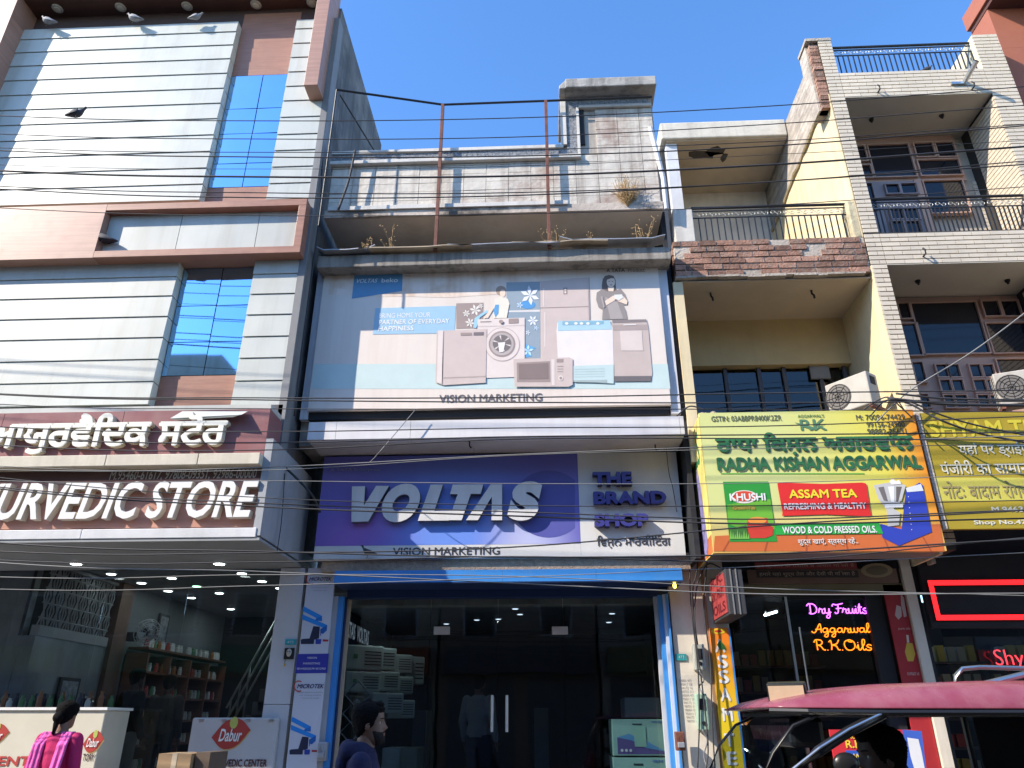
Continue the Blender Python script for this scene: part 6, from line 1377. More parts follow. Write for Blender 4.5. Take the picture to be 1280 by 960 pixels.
for k in range(3): wall_text(('OILS', 'DRY FRUIT', 'R.K.')[k], bx0-.010, 8.7, 8.1, zb_+.06+k*.15, zb_+.16+k*.15, PR('dark red letters', (.12, .01, .015)), BS, .02)
MB().tube([(bx0+.1, 8.6, zt_2), (bx0+.1, 8.9, zt_2+.06)], .015, 6).build('hanger', black_m, BS)
AT = thing('assam_tea_board', 'tall narrow orange to yellow board with white letters ASSAM TEA down it', 'sign board', (2.2, 8.75, .3))
def gradz(name, z0, z1, c0, c1):
    m = M(name, c0, .4, var=.03, bump=0); t = m.node_tree; N = t.nodes; L = t.links; g = N.new('ShaderNodeNewGeometry'); s_ = N.new('ShaderNodeSeparateXYZ'); L.new(g.outputs['Position'], s_.inputs[0])
    r_ = N.new('ShaderNodeMapRange'); r_.inputs[1].default_value = z0; r_.inputs[2].default_value = z1; L.new(s_.outputs[2], r_.inputs[0]); x = N.new('ShaderNodeMix'); x.data_type = 'RGBA'; L.new(r_.outputs[0], x.inputs[0]); x.inputs[6].default_value = c0+(1,); x.inputs[7].default_value = c1+(1,); L.new(x.outputs[2], N['Principled BSDF'].inputs['Base Color']); return m
ax0, ax1 = fx(896, 870, 8.78), fx(920, 870, 8.78)
MB().box(ax0, ax1, 8.78, 8.82, .35, fz(897, 785, 8.78)).build('board', gradz('orange yellow print', fz(900, 900, 8.78), fz(900, 800, 8.78), (.72, .52, .02), (.80, .22, .02)), AT)
MB().box(ax1+.002, ax1+.02, 8.78, 8.84, .35, fz(897, 785, 8.78)).build('edge', K('blue painted steel'), AT)
for ch, (cx, cy) in zip('ASSAMTEA', ((900, 807), (903.5, 827), (905, 846), (907, 868), (909.5, 893), (912, 925), (915, 948), (919, 972))):
    btxt(ch, (cx-6.5, cy-8.5, cx+6.5, cy+8.5), (.75, .74, .70), 3, .05, 0, 8.78, AT)
part('printed_leaf', [((.04, .14, .03), 4, [(896, 806), (900, 800), (905, 806), (908, 812), (900, 812)]), ((.75, .5, .03), 2, circ(898, 789, 9, 3.5, 14)), ((.6, .05, .03), 3, circ(898, 789, 5, 1.6, 10))], 8.78, AT)
mt = [M('pale green meter box', (.30, .44, .34), .5, var=.15, streak=.2), M('grey meter box', (.36, .37, .33), .5, var=.15)]
for (a, b_, c_, d_), mm_, lab in (((871, 867, 885, 913), mt[0], 'pale green electricity meter box on the cream wall left of the ASSAM TEA board'), ((867, 805, 881, 838), mt[1], 'grey electricity meter box above the pale green one')):
    q = rect(a, b_, c_, d_, 8.75); t_ = thing('meter_box', lab, 'meter box', ((q[0]+q[1])/2, 8.8, q[2]))
    MB().box(q[0], q[1], 8.72, 8.838, q[2], q[3]).build('case', mm_, t_, bevel=.012); MB().box(q[0]+.03, q[1]-.03, 8.712, 8.722, q[3]-.16, q[3]-.05).build('meter_window', dark_m, t_)
    MB().lathe([(.02, 0), (.02, .01)], ((q[0]+q[1])/2, 8.72, q[2]+.07), 'y', 10).build('seal', black_m, t_)
CT = thing('conduit', 'brown wooden conduit strip running down the cream wall behind the meter boxes', 'conduit', (2.1, 8.83, .3))
MB().box(fx(886, 820, 8.82), fx(890, 820, 8.82), 8.815, 8.838, .13, 3.2).build('casing', M('brown casing', (.30, .19, .11), .8, streak=.3), CT)
def cable(name, lab, cat, pts, r, mat, grp=None, n=5, k=6):
    P_ = [Vector(p) for p in pts]
    if len(P_) > 2:
        q = [P_[0]*2-P_[1]]+P_+[P_[-1]*2-P_[-2]]; out = []
        for i in range(1, len(q)-2):
            for t in range(k):
                t /= k; a, b_, c, d = q[i-1], q[i], q[i+1], q[i+2]
                out.append(.5*((2*b_)+(c-a)*t+(2*a-5*b_+4*c-d)*t*t+(3*b_-a-3*c+d)*t**3))
        P_ = out+[P_[-1]]
    o = MB().tube(P_, r, n).build(name, mat, None, smooth=True); return tag(o, lab, cat, grp)
blk = M('black cable sheath', (.04, .04, .043), .6, var=.1, bump=0)
greyc = M('weathered grey cable', (.20, .20, .21), .7, var=.2, bump=0)
def pt(px, py, Y): X, Z = at(px, py, Y); return (X, Y, Z)
hang = 'loose cables hanging down the cream wall'
for i, (lab, pts) in enumerate((('black cable hanging in a long loop from the tea sign corner to the wall foot', [(862, 560), (866, 640), (862, 690), (864, 760), (872, 830), (874, 900), (872, 960)]),
        ('black cable curving down the wall past the grey meter box', [(868, 600), (872, 700), (866, 740), (870, 800), (878, 860), (885, 930), (882, 965)]),
        ('thin black cable crossing from the box sign to the grey meter box', [(905, 712), (885, 705), (872, 730), (868, 770), (872, 806)]),
        ('thin grey cable between the two meter boxes', [(874, 838), (880, 850), (874, 858), (878, 867)]),
        ('grey cable dropping from the pale green meter box', [(878, 912), (884, 925), (880, 945), (886, 965)]),
        ('black cable running beside the ASSAM TEA board', [(884, 700), (880, 760), (888, 830), (890, 900), (894, 965)]))):
    cable('loose_cable', lab, 'cable', [pt(p[0], p[1], 8.66+.02*(j % 3)) for j, p in enumerate(pts)], .008, greyc if 'grey cable' in lab else blk, hang)
# ---------------------------------------------------------------- cables across the street
rc = random.Random(9)
XS = (0, 320, 640, 960, 1280)
wires = [
 ((146, 150, 145, 131, 109), 6.2, 'topmost cable over the street, the one a pigeon perches on at left'),
 ((168, 172, 169, 154.5, 133), 6.25, 'second cable from the top, passing under the pigeon at left'),
 ((187, 191, 186, 174.5, 154.5), 6.1, 'upper cable of the close pair crossing the pebble border of the parapet'),
 ((190, 196, 193, 180.5, 157), 6.15, 'lower cable of the close pair crossing the pebble border of the parapet'),
 ((204.5, 209, 207, 195, 178), 6.4, 'thin faint cable crossing the upper row of parapet tiles'),
 ((215.5, 223, 220, 204, 181), 6.0, 'thick cable crossing the middle of the parapet tiles'),
 ((234, 240, 238.5, 226, 202), 6.2, 'upper cable of the pair crossing the lower parapet tiles'),
 ((236, 245, 242.5, 227.5, 207.5), 6.3, 'lower cable of the pair crossing the lower parapet tiles'),
 ((262, 270, 266, 254.5, 232.5), 6.1, 'cable running along the foot of the parapet and the wood ledge frame'),
 ((493, 499, 498, 491, 486), 5.9, 'cable crossing the bottom lettering of the billboard'),
 ((494, 501.5, 504, 503, 500), 5.9, 'cable crossing just under the bottom lettering of the billboard'),
 ((505, 512, 513, 512.5, 514), 5.8, 'cable crossing the dark gap under the billboard'),
 ((535, 540, 534, 531, 520), 6.1, 'cable crossing the lit front of the white canopy box'),
 ((548, 554, 545, 542, 540), 6.1, 'cable crossing the upper soffit of the white canopy box'),
 ((558, 564, 549, 547, 549), 6.0, 'cable crossing the middle soffit of the white canopy box'),
 ((588, 584, 567, 555, 545), 6.2, 'pale cable rising to the right over the top of the blue shop sign'),
 ((583, 587, 568, 560, 556), 6.25, 'second pale cable rising over the top of the blue shop sign'),
 ((602, 602, 604.5, 602.5, 591), 6.0, 'pale level cable crossing the tops of the raised silver letters'),
 ((598, 622, 631, 631, 625), 6.1, 'cable crossing the middle of the raised silver letters'),
 ((610, 629, 639, 648, 637), 6.1, 'cable crossing the lower middle of the raised silver letters'),
 ((612, 633, 644, 654, 648), 6.15, 'cable crossing the feet of the raised silver letters'),
 ((690, 692, 684, 656, 637), 6.0, 'cable climbing from the white strip of the shop sign to the tea packet'),
 ((679, 690, 697, 692, 673), 5.9, 'cable sagging along the bottom edge of the blue shop sign'),
 ((701, 703, 695, 700, 672), 6.1, 'cable crossing the brown stucco band over the shutter'),
 ((704, 715, 729, 742, 741), 6.0, 'pale cable sloping down over the blue shutter housing to the LED frame'),
 ((737, 733, 722, 707, 690), 5.95, 'pale cable rising in front of the ceiling lights of the ayurvedic store'),
 ((722, 719, 720, 735, 744), 6.05, 'pale cable crossing the rolling shutter housing near its middle')]
pale_c = M('pale cable', (.22, .22, .21), .6, var=.2, bump=0)
for ys, Y, lab in wires:
    pts = []
    for i, x in enumerate(XS): X, Z = at(x, ys[i], Y); pts.append((X, Y+.03*math.sin(i+Y*7), Z))
    a, b = Vector(pts[0]), Vector(pts[1]); pts.insert(0, tuple(a+(a-b)*2.2+Vector((0, 0, .25)))); a, b = Vector(pts[-1]), Vector(pts[-2]); pts.append(tuple(a+(a-b)*2.2))
    cable('overhead_cable', lab, 'cable', pts, .0105 if 'thick' in lab else rc.uniform(.0042, .0075)*(.75 if 'faint' in lab or 'pale' in lab else 1), pale_c if 'pale' in lab else blk, 'overhead cables strung along the street', n=5, k=10)
# bundle and tangle near the olive sign
for i, (lab, pts, r) in enumerate((
  ('thick black cable bundle lying along the top of the olive sign', [(1110, 498, 7.7), (1180, 505, 7.7), (1280, 507, 7.7), (1400, 508, 7.7)], .018),
  ('black bundle just above the one lying along the olive sign top', [(1120, 492, 7.75), (1180, 498, 7.75), (1280, 500, 7.75), (1400, 500, 7.75)], .012),
  ('black cable curving down across the lemon letters of the olive sign', [(1110, 500, 7.7), (1135, 504, 7.7), (1175, 525, 7.6), (1225, 542, 7.6), (1280, 553, 7.6), (1380, 575, 7.6)], .012),
  ('second black cable curving down across the lemon letters of the olive sign', [(1095, 503, 7.7), (1130, 500, 7.7), (1180, 520, 7.65), (1240, 536, 7.65), (1330, 552, 7.65)], .01),
  ('pale service cable rising steeply across the tiled building windows', [(1095, 528, 7.8), (1118, 505, 7.8), (1145, 483, 7.8), (1215, 440, 7.8), (1285, 388, 7.8), (1330, 350, 7.8)], .008),
  ('black cable looping over the tea sign corner by the tiled pillar', [(1080, 512, 7.75), (1098, 500, 7.75), (1112, 497, 7.75), (1125, 508, 7.75), (1140, 522, 7.75)], .008),
  ('second small cable loop over the tea sign corner', [(1088, 520, 7.78), (1104, 503, 7.78), (1120, 500, 7.78), (1132, 515, 7.78)], .007),
  ('black cable hanging down the side of the canopy box', [(846, 520, 7.95), (862, 508, 7.95), (880, 512, 7.95)], .009),
  ('black cable running diagonally down the dark building side to the sign return', [(336, 566, 7.9), (352, 580, 7.9), (388, 616, 7.9), (400, 640, 8.2)], .014),
  ('thin black cable hanging down the grey sign return', [(356, 592, 7.85), (352, 650, 7.85), (346, 692, 7.85)], .005),
  ('thin pale cord from the canopy box down to the sign top', [(520, 511, 7.95), (500, 535, 7.95), (470, 570, 8.0), (460, 580, 8.3)], .005),
  ('thin black cable hanging down the white part of the shop sign', [(832, 552, 8.5), (836, 590, 8.5), (841, 610, 8.5), (846, 640, 8.5)], .005),
  ('black cable leaning across the left end of the parapet', [(444, 188, 7.95), (436, 225, 7.95), (423, 262, 7.95)], .018))):
    cable('service_cable', lab, 'cable', [pt(*p) for p in pts], r, pale_c if 'pale' in lab else blk)
for (a, b_), lab in ((((383, 262), (395, 640)), 'black cable running down the dark gap between the clad building and the billboard'),):
    cable('service_cable', lab, 'cable', [pt(405, 130, 7.93), pt(400, 262, 7.9), pt(382, 400, 7.9), pt(368, 520, 7.88)], .01, blk)
# ---------------------------------------------------------------- pigeons
pgm = [M('dark pigeon feathers', (.055, .055, .065), .7, var=.3, scale=30, bump=.1), M('pale pigeon feathers', (.28, .28, .30), .7, var=.3, scale=30), M('pigeon beak', (.25, .2, .15), .5)]
def loft(mb, rings):
    """rings: (center, u, v) -> closed tube of 12 points each"""
    n = 12; base = len(mb.v)
    for c, u, v in rings:
        for k in range(n):
            a = 2*math.pi*k/n; mb.v.append(tuple(Vector(c)+Vector(u)*math.cos(a)+Vector(v)*math.sin(a)))
    for i in range(len(rings)-1):
        for k in range(n):
            a = base+i*n+k; b = base+i*n+(k+1) % n; mb.f.append([a, b, b+n, a+n]); mb.m.append(mb.k)
    mb.f.append([base+k for k in range(n)][::-1]); mb.m.append(mb.k); mb.f.append([base+(len(rings)-1)*n+k for k in range(n)]); mb.m.append(mb.k)
def pigeon(px, py, Y, ln, lab, facing=1, mat=0, z=None):
    X, Z = at(px, py, Y); Z = Z if z is None else z; t = thing('pigeon', lab, 'pigeon', (X, Y, Z), 'pigeons')
    s = ln/.32; f = facing
    def P_(x, z): return (X+f*x*s, Y, Z+z*s)
    m = MB(); R_ = []
    for x, z, ry, rz in ((-.17, .055, .012, .004), (-.12, .062, .022, .010), (-.07, .072, .040, .030), (-.02, .082, .052, .045), (.03, .095, .050, .048), (.065, .118, .038, .040), (.085, .145, .024, .026), (.095, .17, .020, .021), (.108, .19, .020, .020), (.12, .198, .015, .014), (.132, .198, .006, .005)):
        R_.append((P_(x, z), (0, ry*s, 0), (-rz*s*.25*f, 0, rz*s)))
    loft(m, R_); m.build('body', pgm[mat], t, smooth=True)
    for sd in (-1, 1):
        w_ = MB(); loft(w_, [((X+f*x*s, Y+sd*yy*s, Z+z*s), (0, .004*s, 0), (0, 0, rz*s)) for x, z, yy, rz in ((.05, .105, .046, .012), (.02, .1, .054, .032), (-.04, .085, .052, .030), (-.10, .068, .032, .016), (-.16, .058, .015, .004))]); w_.build('wing', pgm[mat], t, smooth=True)
        MB().tube([(X+f*.01*s, Y+sd*.018*s, Z+.05*s), (X+f*.015*s, Y+sd*.018*s, Z+.004), (X+f*.03*s, Y+sd*.02*s, Z)], .004*s, 4).build('leg', pgm[2], t)
    b = MB(); loft(b, [(P_(.128, .198), (0, .005*s, 0), (0, 0, .005*s)), (P_(.15, .192), (0, .001, 0), (0, 0, .001))]); b.build('beak', pgm[2], t)
    return t
pigeon(94, 147.5, 6.2, .25, 'dark pigeon perched on the topmost cable before the white boards', 1)
pigeon(460, 697, 8.5, .22, 'small dark pigeon sitting on the bottom edge of the blue shop sign', -1)
pigeon(58, 31, 7.72, .3, 'grey pigeon on top of the cream boards at the upper left corner', -1, 1)
pigeon(166, 27.5, 7.72, .3, 'grey pigeon on top of the cream boards below the second soffit lamp', -1, 1)
pigeon(244, 25, 7.72, .24, 'grey pigeon on top of the cream boards below the third soffit lamp', 1, 1)
pigeon(128, 306.5, 7.72, .36, 'dark pigeon sheltering in the left corner of the wood ledge frame', -1)
pigeon(1160, 91, 8.25, .22, 'small dark pigeon on the roof edge behind the top railing', 1)
# ---------------------------------------------------------------- people
def evalmesh(mb, voxel, smooth=6):
    me = bpy.data.meshes.new('tmp'); me.from_pydata([tuple(v) for v in mb.v], [], mb.f); o = bpy.data.objects.new('tmp', me); COL.objects.link(o)
    r = o.modifiers.new('r', 'REMESH'); r.mode = 'VOXEL'; r.voxel_size = voxel; s_ = o.modifiers.new('s', 'SMOOTH'); s_.iterations = smooth; s_.factor = .5
    dg_ = bpy.context.evaluated_depsgraph_get(); dg_.update(); e = o.evaluated_get(dg_); m2 = bpy.data.meshes.new_from_object(e)
    out = ([tuple(v.co) for v in m2.vertices], [tuple(p.vertices) for p in m2.polygons]); bpy.data.objects.remove(o); bpy.data.meshes.remove(me); bpy.data.meshes.remove(m2); return out
HEADP = [  # z, front, back, halfwidth   (front positive)
 (.000, .060, -.010, .025), (.012, .078, -.030, .038), (.030, .084, -.050, .050), (.050, .082, -.062, .058), (.070, .080, -.074, .064), (.095, .079, -.084, .069), (.120, .080, -.092, .073),
 (.140, .081, -.098, .076), (.160, .083, -.101, .078), (.180, .080, -.101, .077), (.200, .070, -.095, .071), (.215, .054, -.083, .060), (.228, .030, -.062, .042), (.236, .004, -.035, .020), (.238, -.014, -.018, .004)]
def headpt(z, a, off=0.):
    P0 = HEADP
    for i in range(len(P0)-1):
        if P0[i][0] <= z <= P0[i+1][0]: break
    t = (z-P0[i][0])/(P0[i+1][0]-P0[i][0]); f, b_, w_ = [P0[i][j]+(P0[i+1][j]-P0[i][j])*t for j in (1, 2, 3)]
    c = (f+b_)/2; ry = (f-b_)/2; ca, sa = math.cos(a), math.sin(a)     # a=0 front
    g = lambda x, s_: math.exp(-(x/s_)**2)
    A = (a+math.pi) % (2*math.pi)-math.pi
    y = c+ry*ca; x = w_*math.copysign(abs(sa)**.85, sa)
    y += .018*g(A, .17)*(g(z-.088, .012)+.75*g(z-.100, .016)+.35*g(z-.118, .016)) if z > .07 else 0
    y += .007*g(A, .32)*g(z-.062, .007)+.007*g(A, .3)*g(z-.050, .007)+.005*g(A, .35)*g(z-.022, .012)
    y -= .010*g(abs(A)-.42, .17)*g(z-.122, .013); y += .005*g(abs(A)-.4, .3)*g(z-.140, .010)
    n = Vector((x/max(w_, .01), (y-c)/max(ry, .01), (z-.13)/.12*.6)).normalized()
    return Vector((x, -y, z))+Vector((n.x, -n.y, n.z))*off
def head_into(mb, na=40, zs=None):
    zs = zs or [.238*i/44 for i in range(45)]; base = len(mb.v)
    for z in zs:
        for k in range(na): mb.v.append(tuple(headpt(z, 2*math.pi*k/na)))
    for i in range(len(zs)-1):
        for k in range(na):
            a = base+i*na+k; b_ = base+i*na+(k+1) % na; mb.f.append([a, b_, b_+na, a+na]); mb.m.append(mb.k)
    mb.f.append([base+k for k in range(na)][::-1]); mb.m.append(mb.k); mb.f.append([base+(len(zs)-1)*na+k for k in range(na)]); mb.m.append(mb.k)
def shell(mask, off, na=56, nz=50, rough=.0, seed=1, zmin=0.):
    """faces of the head where mask(z, angle) holds, pushed out by off"""
    m = MB(); rr = random.Random(seed); zs = [.238*i/nz for i in range(nz+1)]; idx = {}
    def vert(i, k):
        k %= na
        if (i, k) not in idx:
            z, a = zs[i], 2*math.pi*k/na; A = (a+math.pi) % (2*math.pi)-math.pi; w_ = mask(z, A)
            idx[(i, k)] = len(m.v); m.v.append(tuple(headpt(z, a, off*min(1, max(w_, -.3))+rr.uniform(-rough, rough))))
        return idx[(i, k)]
    for i in range(nz):
        for k in range(na):
            a = 2*math.pi*(k+.5)/na; A = (a+math.pi) % (2*math.pi)-math.pi
            if mask((zs[i]+zs[i+1])/2, A) > -.15: m.f.append([vert(i, k), vert(i, k+1), vert(i+1, k+1), vert(i+1, k)]); m.m.append(0)
    return m
skin_b = M('brown skin', (.23, .125, .08), .5, var=.08, scale=20, bump=.05, bscale=120); skin_d = M('dark skin', (.10, .055, .04), .55, var=.08, bump=0)
hair_m = M('black hair', (.006, .005, .005), .8, var=.4, scale=60, bump=.6, bscale=200, spec=.12)
eye_w = PR('eye white', (.55, .53, .5), .3); lip_m = PR('lips', (.28, .11, .09)); iris = PR('iris', (.015, .01, .008), .2)
def xf(mb, M4):
    mb.v = [tuple(M4 @ Vector(v)) for v in mb.v]; return mb
def person(lab, loc, rot, H, joints, cloth, skin, hair='short', beard=False, headtilt=0., headyaw=0.):
    """joints in metres for a 1.72 m figure facing -Y; cloth = list of (name, material, kind)"""
    s = H/1.72; t = thing('person', lab, 'person', loc); W = Matrix.Translation(loc) @ Matrix.Rotation(rot, 4, 'Z') @ Matrix.Scale(s, 4)
    J = joints; hz = J['head']                      # chin point
    HM = Matrix.Translation(hz) @ Matrix.Rotation(headyaw, 4, 'Z') @ Matrix.Rotation(headtilt, 4, 'X')
    b = MB()
    def ringpts(c, rx, ry): return (c, (rx, 0, 0), (0, ry, 0))
    def torso(mb, e=0.):
        P_, Ch, Nb = Vector(J['pelvis']), Vector(J['chest']), Vector(J['neck'])
        mid = P_.lerp(Ch, .5)
        loft(mb, [ringpts(P_+Vector((0, 0, -.12)), .12+e, .09+e), ringpts(P_, .155+e, .105+e), ringpts(P_+Vector((0, 0, .08)), .145+e, .10+e), ringpts(mid, .135+e, .095+e), ringpts(Ch+Vector((0, 0, -.08)), .155+e, .108+e), ringpts(Ch+Vector((0, 0, .02)), .165+e, .108+e), ringpts(Nb+Vector((0, .01, -.045)), .12+e, .078+e), ringpts(Nb, .07+e, .06+e)])
    def limb(mb, chain, radii, e=0.):
        pts = []; rs = []
        for i in range(len(chain)-1):
            for k in range(4): pts.append(Vector(chain[i]).lerp(Vector(chain[i+1]), k/4)); rs.append(radii[i]+(radii[i+1]-radii[i])*k/4+e)
        pts.append(Vector(chain[-1])); rs.append(radii[-1]+e); mb.tube(pts, rs, 12)
        for p, r_ in zip(chain, radii): mb.ell(p, (r_+e,)*3, 10, 8)
    torso(b)
    for sd in ('L', 'R'):
        limb(b, [J['sh'+sd], J['el'+sd], J['wr'+sd]], [.052, .040, .027]); limb(b, [J['hip'+sd], J['kn'+sd], J['an'+sd]], [.085, .056, .038])
        an = Vector(J['an'+sd]); b.ell(an+Vector((0, -.06, -.045)), (.042, .12, .035), 10, 8)
        wr = Vector(J['wr'+sd]); d = (wr-Vector(J['el'+sd])).normalized(); sdv = Vector((0, -1, 0)) if abs(d.y) < .8 else Vector((1 if sd == 'L' else -1, 0, 0))
        pc = wr+d*.05; b.ell(pc, (.024, .04, .048) if abs(d.z) > .5 else (.03, .05, .03), 10, 8)
        for q, (o_, ln) in enumerate(((-.030, .062), (-.010, .072), (.010, .068), (.028, .052))):
            p0 = pc+d*.03+sdv*o_; p1 = p0+d*ln*.55; p2 = p1+d*ln*.4+Vector((0, -.012, 0)); p3 = p2+d*ln*.3+Vector((0, -.015, 0)); b.tube([p0, p1, p2, p3], [.0095, .009, .0085, .0075], 8)
        p0 = pc-d*.02+sdv*.035; b.tube([p0, p0+sdv*.03+d*.02, p0+sdv*.04+d*.05], [.012, .0105, .009], 8)
    nb = Vector(J['neck']); hc = HM @ Vector((0, .02, .06)); limb(b, [nb-Vector((0, 0, .04)), nb.lerp(hc, .5), hc], [.062, .056, .055])
    v, f = evalmesh(b, .0085, 4)
    b = MB(); b.add(v, f); hd = MB(); head_into(hd); xf(hd, HM); b.add(hd.v, hd.f)
    for sx in (-1, 1):
        e = MB().ell((0, 0, 0), (.009, .020, .032), 10, 8); xf(e, HM @ Matrix.Translation((sx*.079, .012, .112)) @ Matrix.Rotation(sx*.3, 4, 'Z')); b.add(e.v, e.f)
    xf(b, W); b.build('body', skin, t, smooth=True)
    for sx in (-1, 1):
        e = MB().ell((0, 0, 0), (.0125, .0125, .010), 12, 8); e.k = 1; e.ell((0, -.008, 0), (.006, .006, .006), 8, 6); p = headpt(.122, sx*.40); xf(e, W @ HM @ Matrix.Translation(p+Vector((0, .0085, 0)))); e.build('eye', [eye_w, iris], t, smooth=True)
        bw = MB(); bw.tube([headpt(.141+.004*math.sin(k/5*3.1), sx*(.2+.12*k), .001) for k in range(5)], [.0018, .003, .0032, .0028, .0014], 6); xf(bw, W @ HM).build('eyebrow', hair_m, t)
    lp = MB(); lp.tube([headpt(.0565, a, -.001) for a in (-.32, -.16, 0, .16, .32)], [.001, .0035, .0045, .0035, .001], 6); xf(lp, W @ HM).build('lips', lip_m, t)
    def hairmask(z, A):
        line = .178 if abs(A) < .75 else (.178-(abs(A)-.75)/.45*.07 if abs(A) < 1.2 else .108-(abs(A)-1.2)*.045)
        return (z-line)/.018
    hm = shell(hairmask, .016, rough=.0035, seed=3)
    if hair == 'short': hm.ell((0, -.045, .222), (.055, .04, .022), 12, 6)
    if hair == 'bun': hm.ell((0, .118, .10), (.05, .042, .05), 14, 10); hm.tube([(0, .1, .1), (.0, .125, .04), (.01, .12, -.05)], [.035, .025, .012], 8)
    xf(hm, W @ HM); hm.build('hair', hair_m, t, smooth=True)
    if beard:
        bm_ = shell(lambda z, A: min((1.35-abs(A))/.1, (.068+.02*max(0, (abs(A)-.8))-z if abs(A) > .3 else .046-z)/.010+.1, (abs(A)-.0)/.05+1), .004, rough=.0012, seed=4); xf(bm_, W @ HM); bm_.build('beard', M('beard brown', (.022, .015, .012), .9, var=.5, scale=90, bump=.4, bscale=200), t, smooth=True)
        ms = MB(); ms.tube([headpt(.069-.004*abs(a)/.3, a, .001) for a in (-.4, -.2, 0, .2, .4)], [.002, .004, .003, .004, .002], 6); xf(ms, W @ HM).build('moustache', hair_m, t)
    for name, mat, kind in cloth:
        c = MB()
        if kind in ('top', 'tunic'):
            torso(c, .016)
            for sd in ('L', 'R'): limb(c, [J['sh'+sd], J['el'+sd], Vector(J['el'+sd]).lerp(Vector(J['wr'+sd]), .93)], [.058, .048, .036], .010)
            if kind == 'tunic':
                p = Vector(J['pelvis']); loft(c, [ringpts(p+Vector((0, 0, .05)), .165, .12), ringpts(p+Vector((0, 0, -.2)), .2, .15), ringpts(p+Vector((0, 0, -.4)), .23, .17)])
        if kind == 'hood': 
            nb_ = Vector(J['neck']); loft(c, [ringpts(nb_+Vector((0, .02, -.03)), .105, .10), ringpts(nb_+Vector((0, .035, .02)), .10, .098), ringpts(nb_+Vector((0, .05, .055)), .088, .075)]); c.ell(nb_+Vector((0, .10, -.0)), (.10, .06, .07), 12, 8); c.ell(nb_+Vector((0, .13, -.07)), (.08, .04, .08), 12, 8)
        if kind == 'trousers':
            p = Vector(J['pelvis']); loft(c, [ringpts(p+Vector((0, 0, -.14)), .14, .11), ringpts(p, .168, .12), ringpts(p+Vector((0, 0, .05)), .16, .115)])
            for sd in ('L', 'R'): limb(c, [J['hip'+sd], J['kn'+sd], Vector(J['kn'+sd]).lerp(Vector(J['an'+sd]), .95)], [.095, .068, .058], .006)
        if kind == 'shoes':
            for sd in ('L', 'R'): an = Vector(J['an'+sd]); c.ell(an+Vector((0, -.06, -.05)), (.05, .135, .04), 12, 8); c.ell(an+Vector((0, 0, -.02)), (.05, .055, .06), 10, 8)
        if kind == 'scarf':
            nb_ = Vector(J['neck'])
            for sx in (-1, 1):
                pts = [nb_+Vector((sx*.02, -.075, -.05)), nb_+Vector((sx*.075, -.03, .0)), nb_+Vector((sx*.105, .04, .0)), nb_+Vector((sx*.125, .105, -.10)), nb_+Vector((sx*.12, .13, -.3)), nb_+Vector((sx*.13, .14, -.55)), nb_+Vector((sx*.14, .14, -.8))]
                q = [Vector(p) for p in pts]
                for k in range(6):
                    o_ = (k-2.5)*.017; c.tube([p+Vector((o_*sx+.006*math.sin(i*1.7+k), .012*math.sin(k*2.1+i), 0)) for i, p in enumerate(q)], [.010, .014, .015, .015, .016, .018, .02], 8)
        v, f = evalmesh(c, .011 if kind != 'scarf' else .007, 5 if kind != 'scarf' else 1)
        c = MB(); c.add(v, f); xf(c, W); c.build(name, mat, t, smooth=True)
    return t
def stand(stride=.0, arms=.0):
    j = dict(pelvis=(0, 0, .96), chest=(0, .0, 1.28), neck=(0, .01, 1.46), head=(0, -.02, 1.495))
    for sd, sx in (('L', 1), ('R', -1)):
        k = sx*stride
        j['sh'+sd] = (sx*.175, .01, 1.40); j['el'+sd] = (sx*.225, .03+k*.25, 1.13); j['wr'+sd] = (sx*.23, -.06+k*.45, .90)
        j['hip'+sd] = (sx*.09, 0, .91); j['kn'+sd] = (sx*.095, -.03-k*.35, .50); j['an'+sd] = (sx*.095, .02-k*.8, .09+(.05 if k < 0 else 0))
    return j
navy_c = M('navy hoodie fabric', (.022, .022, .06), .9, var=.2, scale=6, bump=.4, bscale=18); jeans = M('dark jeans', (.03, .035, .05), .9, var=.2, bump=.2)
pink_d = M('magenta cotton', (.50, .02, .12), .85, var=.1, bump=.3, bscale=14); pink_l = M('bright pink dupatta', (.72, .12, .42), .8, var=.12, bump=.3, bscale=16, grain=(1, (25, 25, 2), .12)); shoe = M('dark shoe', (.03, .025, .02), .6)
greyt = M('grey trousers', (.22, .21, .19), .9, var=.15, bump=.3); blackj = M('black jacket', (.012, .012, .014), .9, var=.2, bump=.3); shirt = M('pale shirt', (.16, .17, .19), .85, bump=.3); khaki = M('khaki shirt', (.06, .05, .045), .9, bump=.3)
Ym = 4.75; X, Z = at(462, 881, Ym)
person('bearded young man in a navy hoodie walking to the right before the shop', (X, Ym, .0), R(96), Z, stand(.28), [('hoodie', navy_c, 'top'), ('hood', navy_c, 'hood'), ('trousers', jeans, 'trousers'), ('shoes', shoe, 'shoes')], skin_b, 'short', True, headtilt=R(-3))
Yw_ = 7.0; X, Z = at(86, 879, Yw_)
person('woman with black hair in magenta with a bright pink dupatta, seen from behind', (X, Yw_, .13), R(172), Z-.13, stand(.05), [('tunic', pink_d, 'tunic'), ('dupatta', pink_l, 'scarf'), ('trousers', M('mauve trousers', (.2, .2, .3), .9), 'trousers'), ('shoes', shoe, 'shoes')], skin_b, 'bun')
X, Z = at(172, 842, 10.2)
person('man in black jacket and grey trousers standing inside the ayurvedic store', (X, 10.2, FL), R(150), 1.68, stand(.04), [('jacket', blackj, 'top'), ('trousers', greyt, 'trousers'), ('shoes', shoe, 'shoes')], skin_d, 'short')
X, Z = at(214, 842, 11.2)
person('dark clothed man deep inside the ayurvedic store by the counter', (X, 11.2, FL), R(185), 1.66, stand(.02), [('jacket', khaki, 'top'), ('trousers', jeans, 'trousers'), ('shoes', shoe, 'shoes')], skin_d, 'short')
